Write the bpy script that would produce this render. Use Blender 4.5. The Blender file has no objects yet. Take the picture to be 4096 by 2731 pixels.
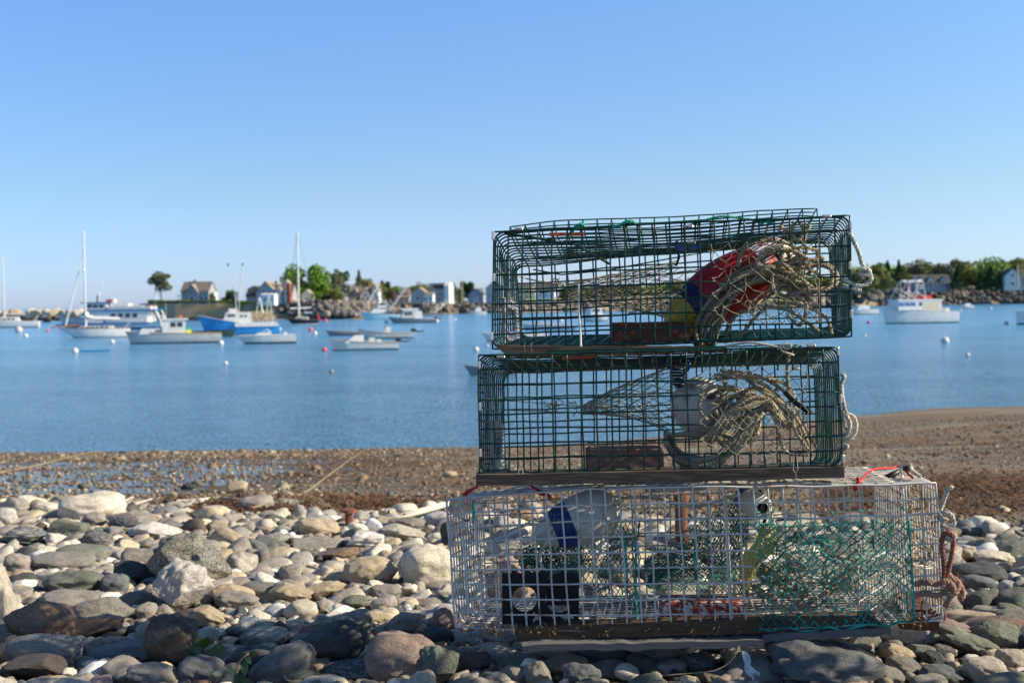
import bpy, bmesh, math, random
import numpy as np
from mathutils import Vector, Matrix, noise
random.seed(7)
rng = np.random.default_rng(7)
S = bpy.context.scene
C = S.collection
# ------------------------------------------------------------ camera
CAMZ = 3.3
FPX = 4400.0
PITCH = math.atan((1365.5 - 1210) / FPX)
ROLL = math.radians(0.7)
_F = Vector((0, math.cos(PITCH), -math.sin(PITCH)))
_U0 = Vector((0, math.sin(PITCH), math.cos(PITCH)))
_X0 = Vector((1, 0, 0))
_X = _X0 * math.cos(ROLL) - _U0 * math.sin(ROLL)
_U = _U0 * math.cos(ROLL) + _X0 * math.sin(ROLL)
CAMP = Vector((0, 0, CAMZ))
cam_d = bpy.data.cameras.new('camera')
cam = bpy.data.objects.new('camera', cam_d)
C.objects.link(cam)
m = Matrix((_X, _U, -_F)).transposed().to_4x4()
m.translation = CAMP
cam.matrix_world = m
cam_d.sensor_width = 36
cam_d.lens = FPX / 4096 * 36
cam_d.clip_end = 20000
cam_d.clip_start = .05
cam_d.dof.use_dof = True
cam_d.dof.focus_distance = 2.98
cam_d.dof.aperture_fstop = 5.0
S.camera = cam

def ray(px, py):
    return _F + _X * ((px - 2048) / FPX) - _U * ((py - 1365.5) / FPX)
def P(px, py, d):
    r = ray(px, py)
    return CAMP + r * (d / r.y)
def Pz(px, py, z=0.0):
    r = ray(px, py)
    return CAMP + r * ((z - CAMZ) / r.z)
def proj(p):
    v = Vector(p) - CAMP
    w = v.dot(_F)
    return 2048 + FPX * v.dot(_X) / w, 1365.5 - FPX * v.dot(_U) / w, w

# ------------------------------------------------------------ materials
def _nt(name):
    mt = bpy.data.materials.new(name); mt.use_nodes = True
    nt = mt.node_tree
    return mt, nt, nt.nodes['Principled BSDF']
def rgba(c): return (c[0], c[1], c[2], 1)
def nd(nt, t, **kw):
    n = nt.nodes.new(t)
    for k, v in kw.items():
        if k in n.inputs: n.inputs[k].default_value = v
        else: setattr(n, k, v)
    return n
def coords(nt, rnd=False, sc=(1, 1, 1)):
    tc = nt.nodes.new('ShaderNodeTexCoord')
    out = tc.outputs['Object']
    mp = nt.nodes.new('ShaderNodeMapping')
    mp.inputs['Scale'].default_value = sc
    nt.links.new(out, mp.inputs['Vector'])
    if rnd:
        oi = nt.nodes.new('ShaderNodeObjectInfo')
        mu = nd(nt, 'ShaderNodeMath', operation='MULTIPLY'); mu.inputs[1].default_value = 57.0
        nt.links.new(oi.outputs['Random'], mu.inputs[0])
        cb = nt.nodes.new('ShaderNodeCombineXYZ')
        for i in range(3): nt.links.new(mu.outputs[0], cb.inputs[i])
        nt.links.new(cb.outputs[0], mp.inputs['Location'])
    return mp.outputs[0]
def ramp(nt, fac, stops):
    r = nt.nodes.new('ShaderNodeValToRGB')
    e = r.color_ramp.elements
    while len(e) < len(stops): e.new(.5)
    for i, (p, c) in enumerate(stops):
        e[i].position = p; e[i].color = rgba(c) if not isinstance(c, float) else (c, c, c, 1)
    nt.links.new(fac, r.inputs[0])
    return r.outputs[0]
def mixc(nt, fac, a, b, mode='MIX'):
    n = nt.nodes.new('ShaderNodeMix'); n.data_type = 'RGBA'; n.blend_type = mode
    if isinstance(fac, float): n.inputs[0].default_value = fac
    else: nt.links.new(fac, n.inputs[0])
    for k, v in ((6, a), (7, b)):
        if isinstance(v, tuple): n.inputs[k].default_value = rgba(v)
        else: nt.links.new(v, n.inputs[k])
    return n.outputs[2]
def noi(nt, v, scale, detail=5, rough=.6, dist=0):
    n = nd(nt, 'ShaderNodeTexNoise', Scale=scale, Detail=detail, Roughness=rough, Distortion=dist)
    nt.links.new(v, n.inputs['Vector'])
    return n.outputs['Fac']
def bump(nt, b, h, strength=.3, dist=.01):
    n = nd(nt, 'ShaderNodeBump', Strength=strength, Distance=dist)
    nt.links.new(h, n.inputs['Height'])
    nt.links.new(n.outputs[0], b.inputs['Normal'])
_mc = {}
def M(name, col, rough=.6, col2=None, sc=12, lo=.4, hi=.6, metal=0.0, bmp=0.0, bsc=60, bd=.003, stretch=(1, 1, 1), var=.12, spec=.5, rnd=False, vsc=None):
    if name in _mc: return _mc[name]
    mt, nt, b = _nt(name)
    b.inputs['Roughness'].default_value = rough
    b.inputs['Metallic'].default_value = metal
    b.inputs['Specular IOR Level'].default_value = spec
    v = coords(nt, rnd, stretch)
    d = tuple(x * (1 - var) for x in col); l = tuple(min(1, x * (1 + var)) for x in col)
    base = ramp(nt, noi(nt, v, vsc or sc * .6), [(.3, d), (.7, l)])
    if col2 is not None:
        f = ramp(nt, noi(nt, v, sc), [(lo, 0.0), (hi, 1.0)])
        base = mixc(nt, f, base, col2)
    nt.links.new(base, b.inputs['Base Color'])
    if bmp: bump(nt, b, noi(nt, v, bsc), bmp, bd)
    _mc[name] = mt
    return mt

# ------------------------------------------------------------ mesh builder (world coordinates)
class MB:
    def __init__(s): s.v = []; s.f = []; s.m = []
    def add(s, vs, fs, mi=0):
        o = len(s.v); s.v.extend([tuple(v) for v in vs])
        for f in fs: s.f.append(tuple(i + o for i in f)); s.m.append(mi)
    def box(s, c, sz, rot=None, mi=0):
        R = rot or Matrix.Identity(3)
        c = Vector(c)
        vs = [c + R @ Vector((x * sz[0] / 2, y * sz[1] / 2, z * sz[2] / 2)) for x in (-1, 1) for y in (-1, 1) for z in (-1, 1)]
        s.add(vs, [(0, 1, 3, 2), (4, 6, 7, 5), (0, 4, 5, 1), (2, 3, 7, 6), (0, 2, 6, 4), (1, 5, 7, 3)], mi)
    def hexa(s, p8, mi=0):
        # p8: bottom 4 ccw, top 4 ccw
        s.add(p8, [(3, 2, 1, 0), (4, 5, 6, 7), (0, 1, 5, 4), (1, 2, 6, 5), (2, 3, 7, 6), (3, 0, 4, 7)], mi)
    def tube(s, pts, r, n=6, closed=False, cap=True, mi=0):
        pts = [Vector(p) for p in pts]
        N = len(pts)
        if N < 2: return
        rr = r if isinstance(r, (list, tuple)) else [r] * N
        t0 = (pts[1] - pts[0]).normalized()
        a = Vector((0, 0, 1)) if abs(t0.z) < .9 else Vector((1, 0, 0))
        u = t0.cross(a).normalized()
        vs = []
        for i in range(N):
            if closed: t = pts[(i + 1) % N] - pts[i - 1]
            else: t = pts[min(i + 1, N - 1)] - pts[max(i - 1, 0)]
            if t.length < 1e-9: t = t0
            t = t.normalized()
            u = u - t * u.dot(t)
            u = u.normalized() if u.length > 1e-6 else t.orthogonal().normalized()
            w = t.cross(u)
            for k in range(n):
                a = 2 * math.pi * k / n
                vs.append(pts[i] + (u * math.cos(a) + w * math.sin(a)) * rr[i])
        fs = []
        for i in range(N if closed else N - 1):
            j = (i + 1) % N
            for k in range(n):
                l = (k + 1) % n
                fs.append((i * n + k, i * n + l, j * n + l, j * n + k))
        if cap and not closed:
            fs.append(tuple(range(n - 1, -1, -1))); fs.append(tuple((N - 1) * n + k for k in range(n)))
        s.add(vs, fs, mi)
    def lathe(s, prof, o, axis, n=20, mi=None, ref=None):
        # prof: list of (t along axis, radius[, mat])
        axis = Vector(axis).normalized(); u = axis.orthogonal().normalized(); w = axis.cross(u)
        o = Vector(o); b = len(s.v)
        for p in prof:
            for k in range(n):
                a = 2 * math.pi * k / n
                s.v.append(tuple(o + axis * p[0] + (u * math.cos(a) + w * math.sin(a)) * max(p[1], 1e-4)))
        for i in range(len(prof) - 1):
            mm = prof[i][2] if len(prof[i]) > 2 else (mi or 0)
            for k in range(n):
                l = (k + 1) % n
                s.f.append((b + i * n + k, b + i * n + l, b + (i + 1) * n + l, b + (i + 1) * n + k)); s.m.append(mm)
    def build(s, name, mats, parent=None, smooth=False, origin=None):
        me = bpy.data.meshes.new(name)
        if not isinstance(mats, (list, tuple)): mats = [mats]
        v = np.array(s.v, dtype=float).reshape(-1, 3)
        if parent is not None:
            off = np.array(WORLD[parent.name])
            loc = (0, 0, 0)
        else:
            off = np.array([v[:, 0].mean(), v[:, 1].mean(), v[:, 2].min()]) if origin is None else np.array(origin)
            loc = tuple(off)
        me.from_pydata((v - off).tolist(), [], s.f)
        for mt in mats: me.materials.append(mt)
        if len(mats) > 1: me.polygons.foreach_set('material_index', s.m)
        if smooth: me.polygons.foreach_set('use_smooth', [True] * len(me.polygons))
        me.update()
        ob = bpy.data.objects.new(name, me)
        C.objects.link(ob)
        if parent is not None:
            ob.parent = parent
            WORLD[ob.name] = tuple(off)
        else:
            ob.location = loc
            WORLD[ob.name] = tuple(off)
        return ob
WORLD = {}
def tag(o, label=None, cat=None, group=None, kind=None):
    if label:
        o['label'] = label
    if cat: o['category'] = cat
    if group: o['group'] = group
    if kind: o['kind'] = kind
    return o
def thing(name, loc, label, cat, group=None):
    o = bpy.data.objects.new(name, None); C.objects.link(o)
    o.location = loc; o.empty_display_size = .1
    WORLD[o.name] = tuple(loc)
    return tag(o, label, cat, group)

def catmull(pts, step=.01, closed=False):
    pts = [Vector(p) for p in pts]
    if closed: q = [pts[-1]] + pts + [pts[0], pts[1]]
    else: q = [pts[0] * 2 - pts[1]] + pts + [pts[-1] * 2 - pts[-2]]
    out = []
    for i in range(1, len(q) - 2):
        a, b, c, d = q[i - 1:i + 3]
        n = max(2, int((c - b).length / step))
        for k in range(n):
            t = k / n
            out.append(.5 * ((2 * b) + (c - a) * t + (2 * a - 5 * b + 4 * c - d) * t * t + (3 * b - a - 3 * c + d) * t ** 3))
    if not closed: out.append(pts[-1])
    return out
def rope(mb, pts, r=.005, pitch=.035, fuzz=0, strands=3, mi=0, step=.006):
    c = catmull(pts, step)
    N = len(c)
    if N < 3: return
    u = (c[1] - c[0]).orthogonal().normalized()
    frames = []
    s = 0
    for i in range(N):
        t = (c[min(i + 1, N - 1)] - c[max(i - 1, 0)])
        t = t.normalized() if t.length > 1e-9 else Vector((1, 0, 0))
        u = (u - t * u.dot(t))
        u = u.normalized() if u.length > 1e-6 else t.orthogonal().normalized()
        if i: s += (c[i] - c[i - 1]).length
        frames.append((c[i], u.copy(), t.cross(u), s))
    for k in range(strands):
        pp = []
        for (p, a, b, s) in frames:
            an = 2 * math.pi * (s / pitch + k / strands)
            pp.append(p + (a * math.cos(an) + b * math.sin(an)) * r * .52)
        mb.tube(pp, r * .56, 5, mi=mi)
    for _ in range(int(fuzz * N)):
        p, a, b, s = frames[random.randrange(N)]
        an = random.uniform(0, 6.28)
        d = (a * math.cos(an) + b * math.sin(an))
        q = p + d * r
        e = q + (d + Vector((random.uniform(-1, 1), random.uniform(-1, 1), random.uniform(-1, 1)))) * r * random.uniform(.5, 1.2)
        mb.tube([q, e], .0004, 3, cap=False, mi=mi)
def sm01(a, b, x):
    t = max(0, min(1, (x - a) / (b - a))); return t * t * (3 - 2 * t)

# ------------------------------------------------------------ world and sun
SUN_AZ = math.radians(-5)      # from +X towards +Y
SUN_EL = math.radians(31)
w = bpy.data.worlds.new('World'); S.world = w; w.use_nodes = True
nt = w.node_tree
bg = nt.nodes['Background']
sky = nt.nodes.new('ShaderNodeTexSky'); sky.sky_type = 'NISHITA'; sky.sun_disc = False
sky.sun_elevation = SUN_EL
sky.sun_rotation = math.pi / 2 - SUN_AZ
sky.altitude = 0; sky.air_density = 0.95; sky.dust_density = 0.35; sky.ozone_density = 3.2
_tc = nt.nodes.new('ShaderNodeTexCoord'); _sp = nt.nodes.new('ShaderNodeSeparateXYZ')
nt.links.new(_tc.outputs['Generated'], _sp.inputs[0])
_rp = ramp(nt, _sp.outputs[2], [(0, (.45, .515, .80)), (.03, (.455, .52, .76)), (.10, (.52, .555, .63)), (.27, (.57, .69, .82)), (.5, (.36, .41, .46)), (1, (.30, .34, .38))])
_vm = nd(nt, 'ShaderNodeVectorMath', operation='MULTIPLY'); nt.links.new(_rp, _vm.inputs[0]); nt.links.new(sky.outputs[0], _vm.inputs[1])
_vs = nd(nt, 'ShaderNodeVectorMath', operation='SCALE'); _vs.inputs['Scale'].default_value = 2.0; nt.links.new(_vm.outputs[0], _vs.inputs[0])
_mx = nd(nt, 'ShaderNodeMapRange'); _mx.inputs[1].default_value = -.5; _mx.inputs[2].default_value = .5; nt.links.new(_sp.outputs[0], _mx.inputs[0])
_rx = ramp(nt, _mx.outputs[0], [(0, (.80, .88, .93)), (.5, (.97, .98, .98)), (1, (1.0, 1.0, .93))])
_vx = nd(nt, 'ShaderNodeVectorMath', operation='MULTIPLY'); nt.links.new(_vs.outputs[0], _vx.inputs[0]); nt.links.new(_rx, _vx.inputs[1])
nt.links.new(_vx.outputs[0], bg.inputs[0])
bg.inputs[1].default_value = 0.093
sl = bpy.data.lights.new('sun', 'SUN'); sl.energy = 5.0; sl.angle = math.radians(.53); sl.color = (1.0, .875, .67)
so = bpy.data.objects.new('sun', sl); C.objects.link(so)
sd = Vector((math.cos(SUN_AZ) * math.cos(SUN_EL), math.sin(SUN_AZ) * math.cos(SUN_EL), math.sin(SUN_EL)))
so.rotation_euler = sd.to_track_quat('Z', 'Y').to_euler()
so.location = (5, 0, 8)
S.view_settings.view_transform = 'Standard'; S.view_settings.look = 'None'; S.view_settings.gamma = 1
S.view_settings.exposure = 0.5
S.cycles.max_bounces = 6; S.cycles.transparent_max_bounces = 8
S.cycles.use_denoising = True

# ------------------------------------------------------------ ground
def drop_dist(x):      # distance of the shoreline
    return 25.0 + 8.0 * sm01(-1.0, 15.0, x)
def bed(x, y):
    b = .98 + .1 * (y - 2.85)
    ds = drop_dist(x)
    if y > 7:
        b7 = .98 + .1 * 4.15
        b = b7 + (3.3 - b7) * (y - 7) / (ds - 7)
    z = CAMZ - b
    z += .05 * noise.noise(Vector((x * .35, y * .35, 3))) * min(1, max(0, (y - 5) / 5)) * (1 if y < ds - 4 else .5)
    return z
def ground_hit(px, py):
    r = ray(px, py)
    lo, hi = 1.0, 60.0
    for _ in range(40):
        mid = (lo + hi) / 2
        p = CAMP + r * (mid / r.y)
        if p.z > bed(p.x, p.y): lo = mid
        else: hi = mid
    return CAMP + r * (lo / r.y)

def make_ground():
    ys = list(np.concatenate([np.linspace(-3, 7, 60), np.linspace(7.12, 40, 200), np.array([45, 60, 120, 400, 3000, 9000])]))
    xs = list(np.concatenate([np.array([-9000, -600, -80, -50]), np.linspace(-30, 34, 260), np.array([50, 80, 600, 9000])]))
    vs, fs = [], []
    for y in ys:
        for x in xs:
            xx = max(-30, min(34, x))
            if y <= 40: z = bed(xx, y)
            else: z = bed(xx, 40) - min(6, (y - 40) * .05)
            vs.append((x, y, z))
    nx = len(xs)
    for j in range(len(ys) - 1):
        for i in range(nx - 1):
            fs.append((j * nx + i, j * nx + i + 1, (j + 1) * nx + i + 1, (j + 1) * nx + i))
    mt, nt, b = _nt('beach_gravel')
    v = coords(nt)
    sep = nt.nodes.new('ShaderNodeSeparateXYZ'); nt.links.new(v, sep.inputs[0])
    fine = noi(nt, v, 60, 6, .75)
    mid = noi(nt, v, 9, 6, .75)
    base = ramp(nt, fine, [(.3, (.06, .045, .03)), (.5, (.155, .13, .10)), (.7, (.33, .28, .215))])
    base = mixc(nt, 1.0, base, ramp(nt, mid, [(.38, (.45, .40, .36)), (.5, (1., 1., 1.)), (.62, (1.35, 1.2, 1.0))]), 'MULTIPLY')
    big = noi(nt, coords(nt, sc=(.35, 1, 1)), 1.5, 7, .7)
    weed = ramp(nt, big, [(.48, 0.0), (.56, 1.0)])
    weedc = ramp(nt, fine, [(.35, (.07, .04, .018)), (.6, (.30, .18, .085))])
    base = mixc(nt, weed, base, weedc)
    wv = coords(nt, sc=(.28, 1, 1))
    stripe = ramp(nt, noi(nt, wv, .9, 4, .6), [(.5, 0.0), (.62, 1.0)])
    base = mixc(nt, stripe, base, (.29, .25, .19))
    # wet zone on the left flats
    def mr(src, a, b_):
        n = nd(nt, 'ShaderNodeMapRange'); n.clamp = True
        n.inputs[1].default_value = a; n.inputs[2].default_value = b_
        nt.links.new(src, n.inputs[0]); return n.outputs[0]
    def mul(a, b_):
        n = nd(nt, 'ShaderNodeMath', operation='MULTIPLY')
        nt.links.new(a, n.inputs[0]); nt.links.new(b_, n.inputs[1]); return n.outputs[0]
    zone = mul(mr(sep.outputs[0], -.5, -3.5), mul(mr(sep.outputs[1], 8.3, 10.5), mr(sep.outputs[1], 23, 17)))
    edge = mr(sep.outputs[1], 18, 26)
    pn = noi(nt, coords(nt, sc=(.45, 1.3, 1)), 1.6, 5, .6)
    add = nd(nt, 'ShaderNodeMath', operation='MULTIPLY_ADD')
    nt.links.new(zone, add.inputs[0]); add.inputs[1].default_value = .44
    nt.links.new(pn, add.inputs[2])
    wet = ramp(nt, add.outputs[0], [(.82, 0.0), (.87, 1.0)])
    damp = ramp(nt, add.outputs[0], [(.6, 0.0), (.8, 1.0)])
    base = mixc(nt, damp, base, mixc(nt, 1.0, base, (.5, .48, .46), 'MULTIPLY'))
    base = mixc(nt, wet, base, (.10, .095, .09))
    nt.links.new(base, b.inputs['Base Color'])
    rg = mixc(nt, wet, (.85, .85, .85), (.2, .2, .2))
    nt.links.new(rg, b.inputs['Roughness'])
    inv = ramp(nt, wet, [(0, 1.0), (1, .03)])
    bp = nd(nt, 'ShaderNodeBump', Distance=.03)
    nt.links.new(inv, bp.inputs['Strength']); nt.links.new(fine, bp.inputs['Height'])
    nt.links.new(bp.outputs[0], b.inputs['Normal'])
    me = bpy.data.meshes.new('ground'); me.from_pydata(vs, [], fs); me.materials.append(mt)
    me.polygons.foreach_set('use_smooth', [True] * len(me.polygons))
    o = bpy.data.objects.new('ground', me); C.objects.link(o)
    tag(o, 'gently sloping gravel and mud beach running down to the water', None, None, 'structure')
make_ground()

# ------------------------------------------------------------ water
def make_water():
    mb = MB()
    xs = [-9000, -1500, -300, -60, 60, 300, 1500, 9000]; ys = [20, 60, 150, 400, 1500, 6000, 14000]
    vs = [(x, y, 0) for y in ys for x in xs]
    n = len(xs)
    mb.add(vs, [(j * n + i, j * n + i + 1, (j + 1) * n + i + 1, (j + 1) * n + i) for j in range(len(ys) - 1) for i in range(n - 1)])
    mt, nt, b = _nt('sea_water')
    v = coords(nt)
    v2 = coords(nt, sc=(.35, 1.0, 1))
    patch = noi(nt, coords(nt, sc=(.12, 1, 1)), .10, 4, .55)
    col = ramp(nt, patch, [(.35, (.065, .22, .40)), (.65, (.105, .29, .48))])
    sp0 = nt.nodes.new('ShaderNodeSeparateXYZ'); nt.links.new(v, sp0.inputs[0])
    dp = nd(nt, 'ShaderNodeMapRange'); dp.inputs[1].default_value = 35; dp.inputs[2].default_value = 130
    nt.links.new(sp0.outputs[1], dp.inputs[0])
    col = mixc(nt, dp.outputs[0], col, mixc(nt, 1.0, col, (1.25, 1.25, 1.32), 'MULTIPLY'))  # base colour brightened with distance to make up for dim far reflections
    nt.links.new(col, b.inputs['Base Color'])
    b.inputs['Roughness'].default_value = .16
    b.inputs['IOR'].default_value = 1.333
    h1 = noi(nt, v2, 1.6, 4, .6)
    h2 = noi(nt, v, 7, 3, .6)
    h3 = noi(nt, v2, .25, 3, .5)
    b1 = nd(nt, 'ShaderNodeBump', Strength=1.0, Distance=.6); nt.links.new(h1, b1.inputs['Height'])
    b2 = nd(nt, 'ShaderNodeBump', Strength=1.0, Distance=.22); nt.links.new(h2, b2.inputs['Height'])
    nt.links.new(b1.outputs[0], b2.inputs['Normal'])
    b3 = nd(nt, 'ShaderNodeBump', Strength=1.0, Distance=1.1); nt.links.new(h3, b3.inputs['Height'])
    nt.links.new(b3.outputs[0], b1.inputs['Normal'])
    sp_ = nt.nodes.new('ShaderNodeSeparateXYZ'); nt.links.new(v, sp_.inputs[0])
    mr_ = nd(nt, 'ShaderNodeMapRange'); mr_.inputs[1].default_value = 40; mr_.inputs[2].default_value = 140; mr_.inputs[3].default_value = 1.0; mr_.inputs[4].default_value = .45
    nt.links.new(sp_.outputs[1], mr_.inputs[0])
    for q_ in (b1, b2, b3): nt.links.new(mr_.outputs[0], q_.inputs['Strength'])
    nt.links.new(b2.outputs[0], b.inputs['Normal'])
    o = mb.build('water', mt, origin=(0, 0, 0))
    tag(o, 'calm blue harbour water with fine ripples', None, None, 'structure')
make_water()
# ------------------------------------------------------------ stones
def rock_mat(name, base, alt, speck=None, sp=.0, spsc=140, vein=None, crack=True, rough=.75, sc=1.6, blo=.42, bhi=.62, bmp=.5):
    mt, nt, b = _nt(name)
    v = coords(nt, True)
    c = ramp(nt, noi(nt, v, sc * .5, 6, .65, .3), [(blo, base), (bhi, alt)])
    grain = noi(nt, v, 13, 5, .75)
    c = mixc(nt, .5, c, ramp(nt, grain, [(.35, tuple(x * .45 for x in base)), (.65, tuple(min(1, x * 1.4) for x in base))]))
    stain = ramp(nt, noi(nt, v, 2.6, 7, .75, .6), [(.36, (.62, .55, .47)), (.47, (1., 1., 1.)), (.62, (1.12, 1.12, 1.12))])
    c = mixc(nt, .8, c, mixc(nt, 1.0, c, stain, 'MULTIPLY'))
    if speck:
        f = ramp(nt, noi(nt, v, spsc * .26, 3, .8), [(.60 - sp, 0.0), (.64 - sp, 1.0)])
        c = mixc(nt, f, c, speck)
    if vein:
        f = ramp(nt, noi(nt, coords(nt, True, (1, 1, 4)), 1.6, 5, .6, 1.2), [(.47, 0.0), (.5, 1.0), (.53, 0.0)])
        c = mixc(nt, f, c, vein)
    if crack and not vein:
        vn = noi(nt, coords(nt, True, (1, 1.6, 2.2)), .9, 6, .62, 1.6)
        f = ramp(nt, vn, [(.488, 0.0), (.5, 1.0), (.512, 0.0)])
        c = mixc(nt, mixc(nt, 1.0, f, (.65, .65, .65), 'MULTIPLY'), c, tuple(min(.75, x * 2.1 + .08) for x in base) if sum(base) < .9 else tuple(x * .38 for x in base))
    lw = nt.nodes.new('ShaderNodeObjectInfo')
    mr = nd(nt, 'ShaderNodeMapRange'); mr.inputs[3].default_value = .78; mr.inputs[4].default_value = 1.18
    nt.links.new(lw.outputs['Random'], mr.inputs[0])
    cb = nt.nodes.new('ShaderNodeCombineXYZ')
    for i in range(3): nt.links.new(mr.outputs[0], cb.inputs[i])
    c = mixc(nt, 1.0, c, cb.outputs[0], 'MULTIPLY')
    nt.links.new(c, b.inputs['Base Color'])
    b.inputs['Roughness'].default_value = rough; b.inputs['Specular IOR Level'].default_value = .35
    h = mixc(nt, .5, noi(nt, v, 4, 6, .7), grain)
    bump(nt, b, h, min(1, bmp * 1.4), .02)
    return mt
RM = {
 'grey': rock_mat('grey_stone', (.29, .265, .225), (.38, .35, .30), (.16, .16, .155), .02, 160),
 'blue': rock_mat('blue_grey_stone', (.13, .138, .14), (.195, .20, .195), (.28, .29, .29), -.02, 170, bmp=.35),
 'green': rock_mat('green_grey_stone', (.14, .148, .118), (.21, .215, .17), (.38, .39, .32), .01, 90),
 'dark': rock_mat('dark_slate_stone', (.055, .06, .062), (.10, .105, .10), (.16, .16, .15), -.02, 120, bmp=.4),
 'tan': rock_mat('tan_stone', (.48, .39, .27), (.58, .49, .36), (.25, .19, .13), .0, 120),
 'pale': rock_mat('pale_stone', (.60, .54, .44), (.70, .64, .54), (.34, .30, .25), .0, 130),
 'white': rock_mat('white_quartz_stone', (.76, .70, .64), (.80, .77, .73), (.50, .36, .27), .03, 30, bmp=.6),
 'granite': rock_mat('speckled_granite', (.30, .29, .235), (.22, .215, .175), (.05, .05, .045), .09, 70, bmp=.9),
 'granite2': rock_mat('fine_granite', (.40, .38, .33), (.32, .31, .28), (.12, .12, .11), .06, 120, bmp=.7),
 'rust': rock_mat('rust_brown_stone', (.17, .105, .065), (.32, .235, .16), (.10, .06, .04), .02, 60, rough=.5),
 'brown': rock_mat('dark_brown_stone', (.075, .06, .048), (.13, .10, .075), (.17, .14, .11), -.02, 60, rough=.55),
 'pink': rock_mat('pinkish_stone', (.34, .25, .21), (.42, .33, .28), (.22, .15, .12), .02, 110),
 'stripe': rock_mat('banded_stone', (.10, .10, .10), (.17, .17, .165), None, 0, 10, vein=(.55, .53, .50)),
 'lilac': rock_mat('lilac_grey_stone', (.36, .325, .285), (.44, .40, .35), (.26, .24, .25), .0, 150, bmp=.35),
}
def proto(seed, sub, n=2.4, amp=.12, cuts=0, freq=1.3, fine=.02):
    r = random.Random(seed)
    bm = bmesh.new(); bmesh.ops.create_icosphere(bm, subdivisions=max(1, sub), radius=1)
    pl = []
    for _ in range(cuts):
        d = Vector((r.gauss(0, 1), r.gauss(0, 1), r.gauss(0, 1))).normalized()
        pl.append((d, r.uniform(.55, .85)))
    off = Vector((seed * 3.1, seed * 1.7, seed * .9))
    for v in bm.verts:
        p = v.co.normalized()
        k = (abs(p.x) ** n + abs(p.y) ** n + abs(p.z) ** n) ** (-1 / n)
        q = p * k
        q = q * (1 + amp * noise.noise(p * freq + off) + amp * .4 * noise.noise(p * freq * 2.3 + off))
        for d, h in pl:
            e = q.dot(d) - h
            if e > 0: q -= d * e * .9
        q = q * (1 + fine * 1.4 * noise.noise(p * 5 + off) + fine * .8 * noise.noise(p * 13 + off))
        v.co = q
    mx = [max(abs(v.co[i]) for v in bm.verts) for i in range(3)]
    for v in bm.verts: v.co = Vector((v.co.x / mx[0], v.co.y / mx[1], v.co.z / mx[2]))
    return bm
def proto_mesh(*a, **k):
    bm = proto(*a, **k)
    me = bpy.data.meshes.new('stone'); bm.to_mesh(me); bm.free()
    me.polygons.foreach_set('use_smooth', [True] * len(me.polygons))
    return me
def proto_arr(*a, **k):
    bm = proto(*a, **k); bm.verts.ensure_lookup_table(); bm.verts.index_update()
    v = np.array([x.co[:] for x in bm.verts]); f = np.array([[y.index for y in x.verts] for x in bm.faces]); bm.free()
    return v, f
ROUND = [(s, dict(n=n_, amp=a_ * 1.3, fine=.02)) for s, n_, a_ in ((1, 2.0, .12), (2, 2.3, .16), (3, 2.6, .14), (4, 2.2, .2), (5, 2.9, .1), (6, 2.4, .22))]
LUMPY = [(s, dict(n=n_, amp=a_, cuts=c_, fine=.03, freq=1.6)) for s, n_, a_, c_ in ((11, 2.4, .25, 3), (12, 2.8, .3, 4), (13, 2.3, .3, 3), (14, 2.6, .28, 5))]
ANG = [(s, dict(n=n_, amp=a_, cuts=c_, fine=.025, freq=1.8)) for s, n_, a_, c_ in ((21, 2.8, .2, 8), (22, 2.6, .25, 9), (23, 3.0, .2, 7), (24, 2.5, .22, 10))]
SETS = {'r': ROUND, 'l': LUMPY, 'a': ANG}
_pm = {}
def get_mesh(kind, i, sub, mat):
    key = (kind, i, sub, mat)
    if key not in _pm:
        base = (kind, i, sub, None)
        if base not in _pm:
            s, k = SETS[kind][i]
            _pm[base] = proto_mesh(s, sub, **k)
        me = _pm[base].copy(); me.materials.append(RM[mat]); _pm[key] = me
    return _pm[key]

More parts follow.
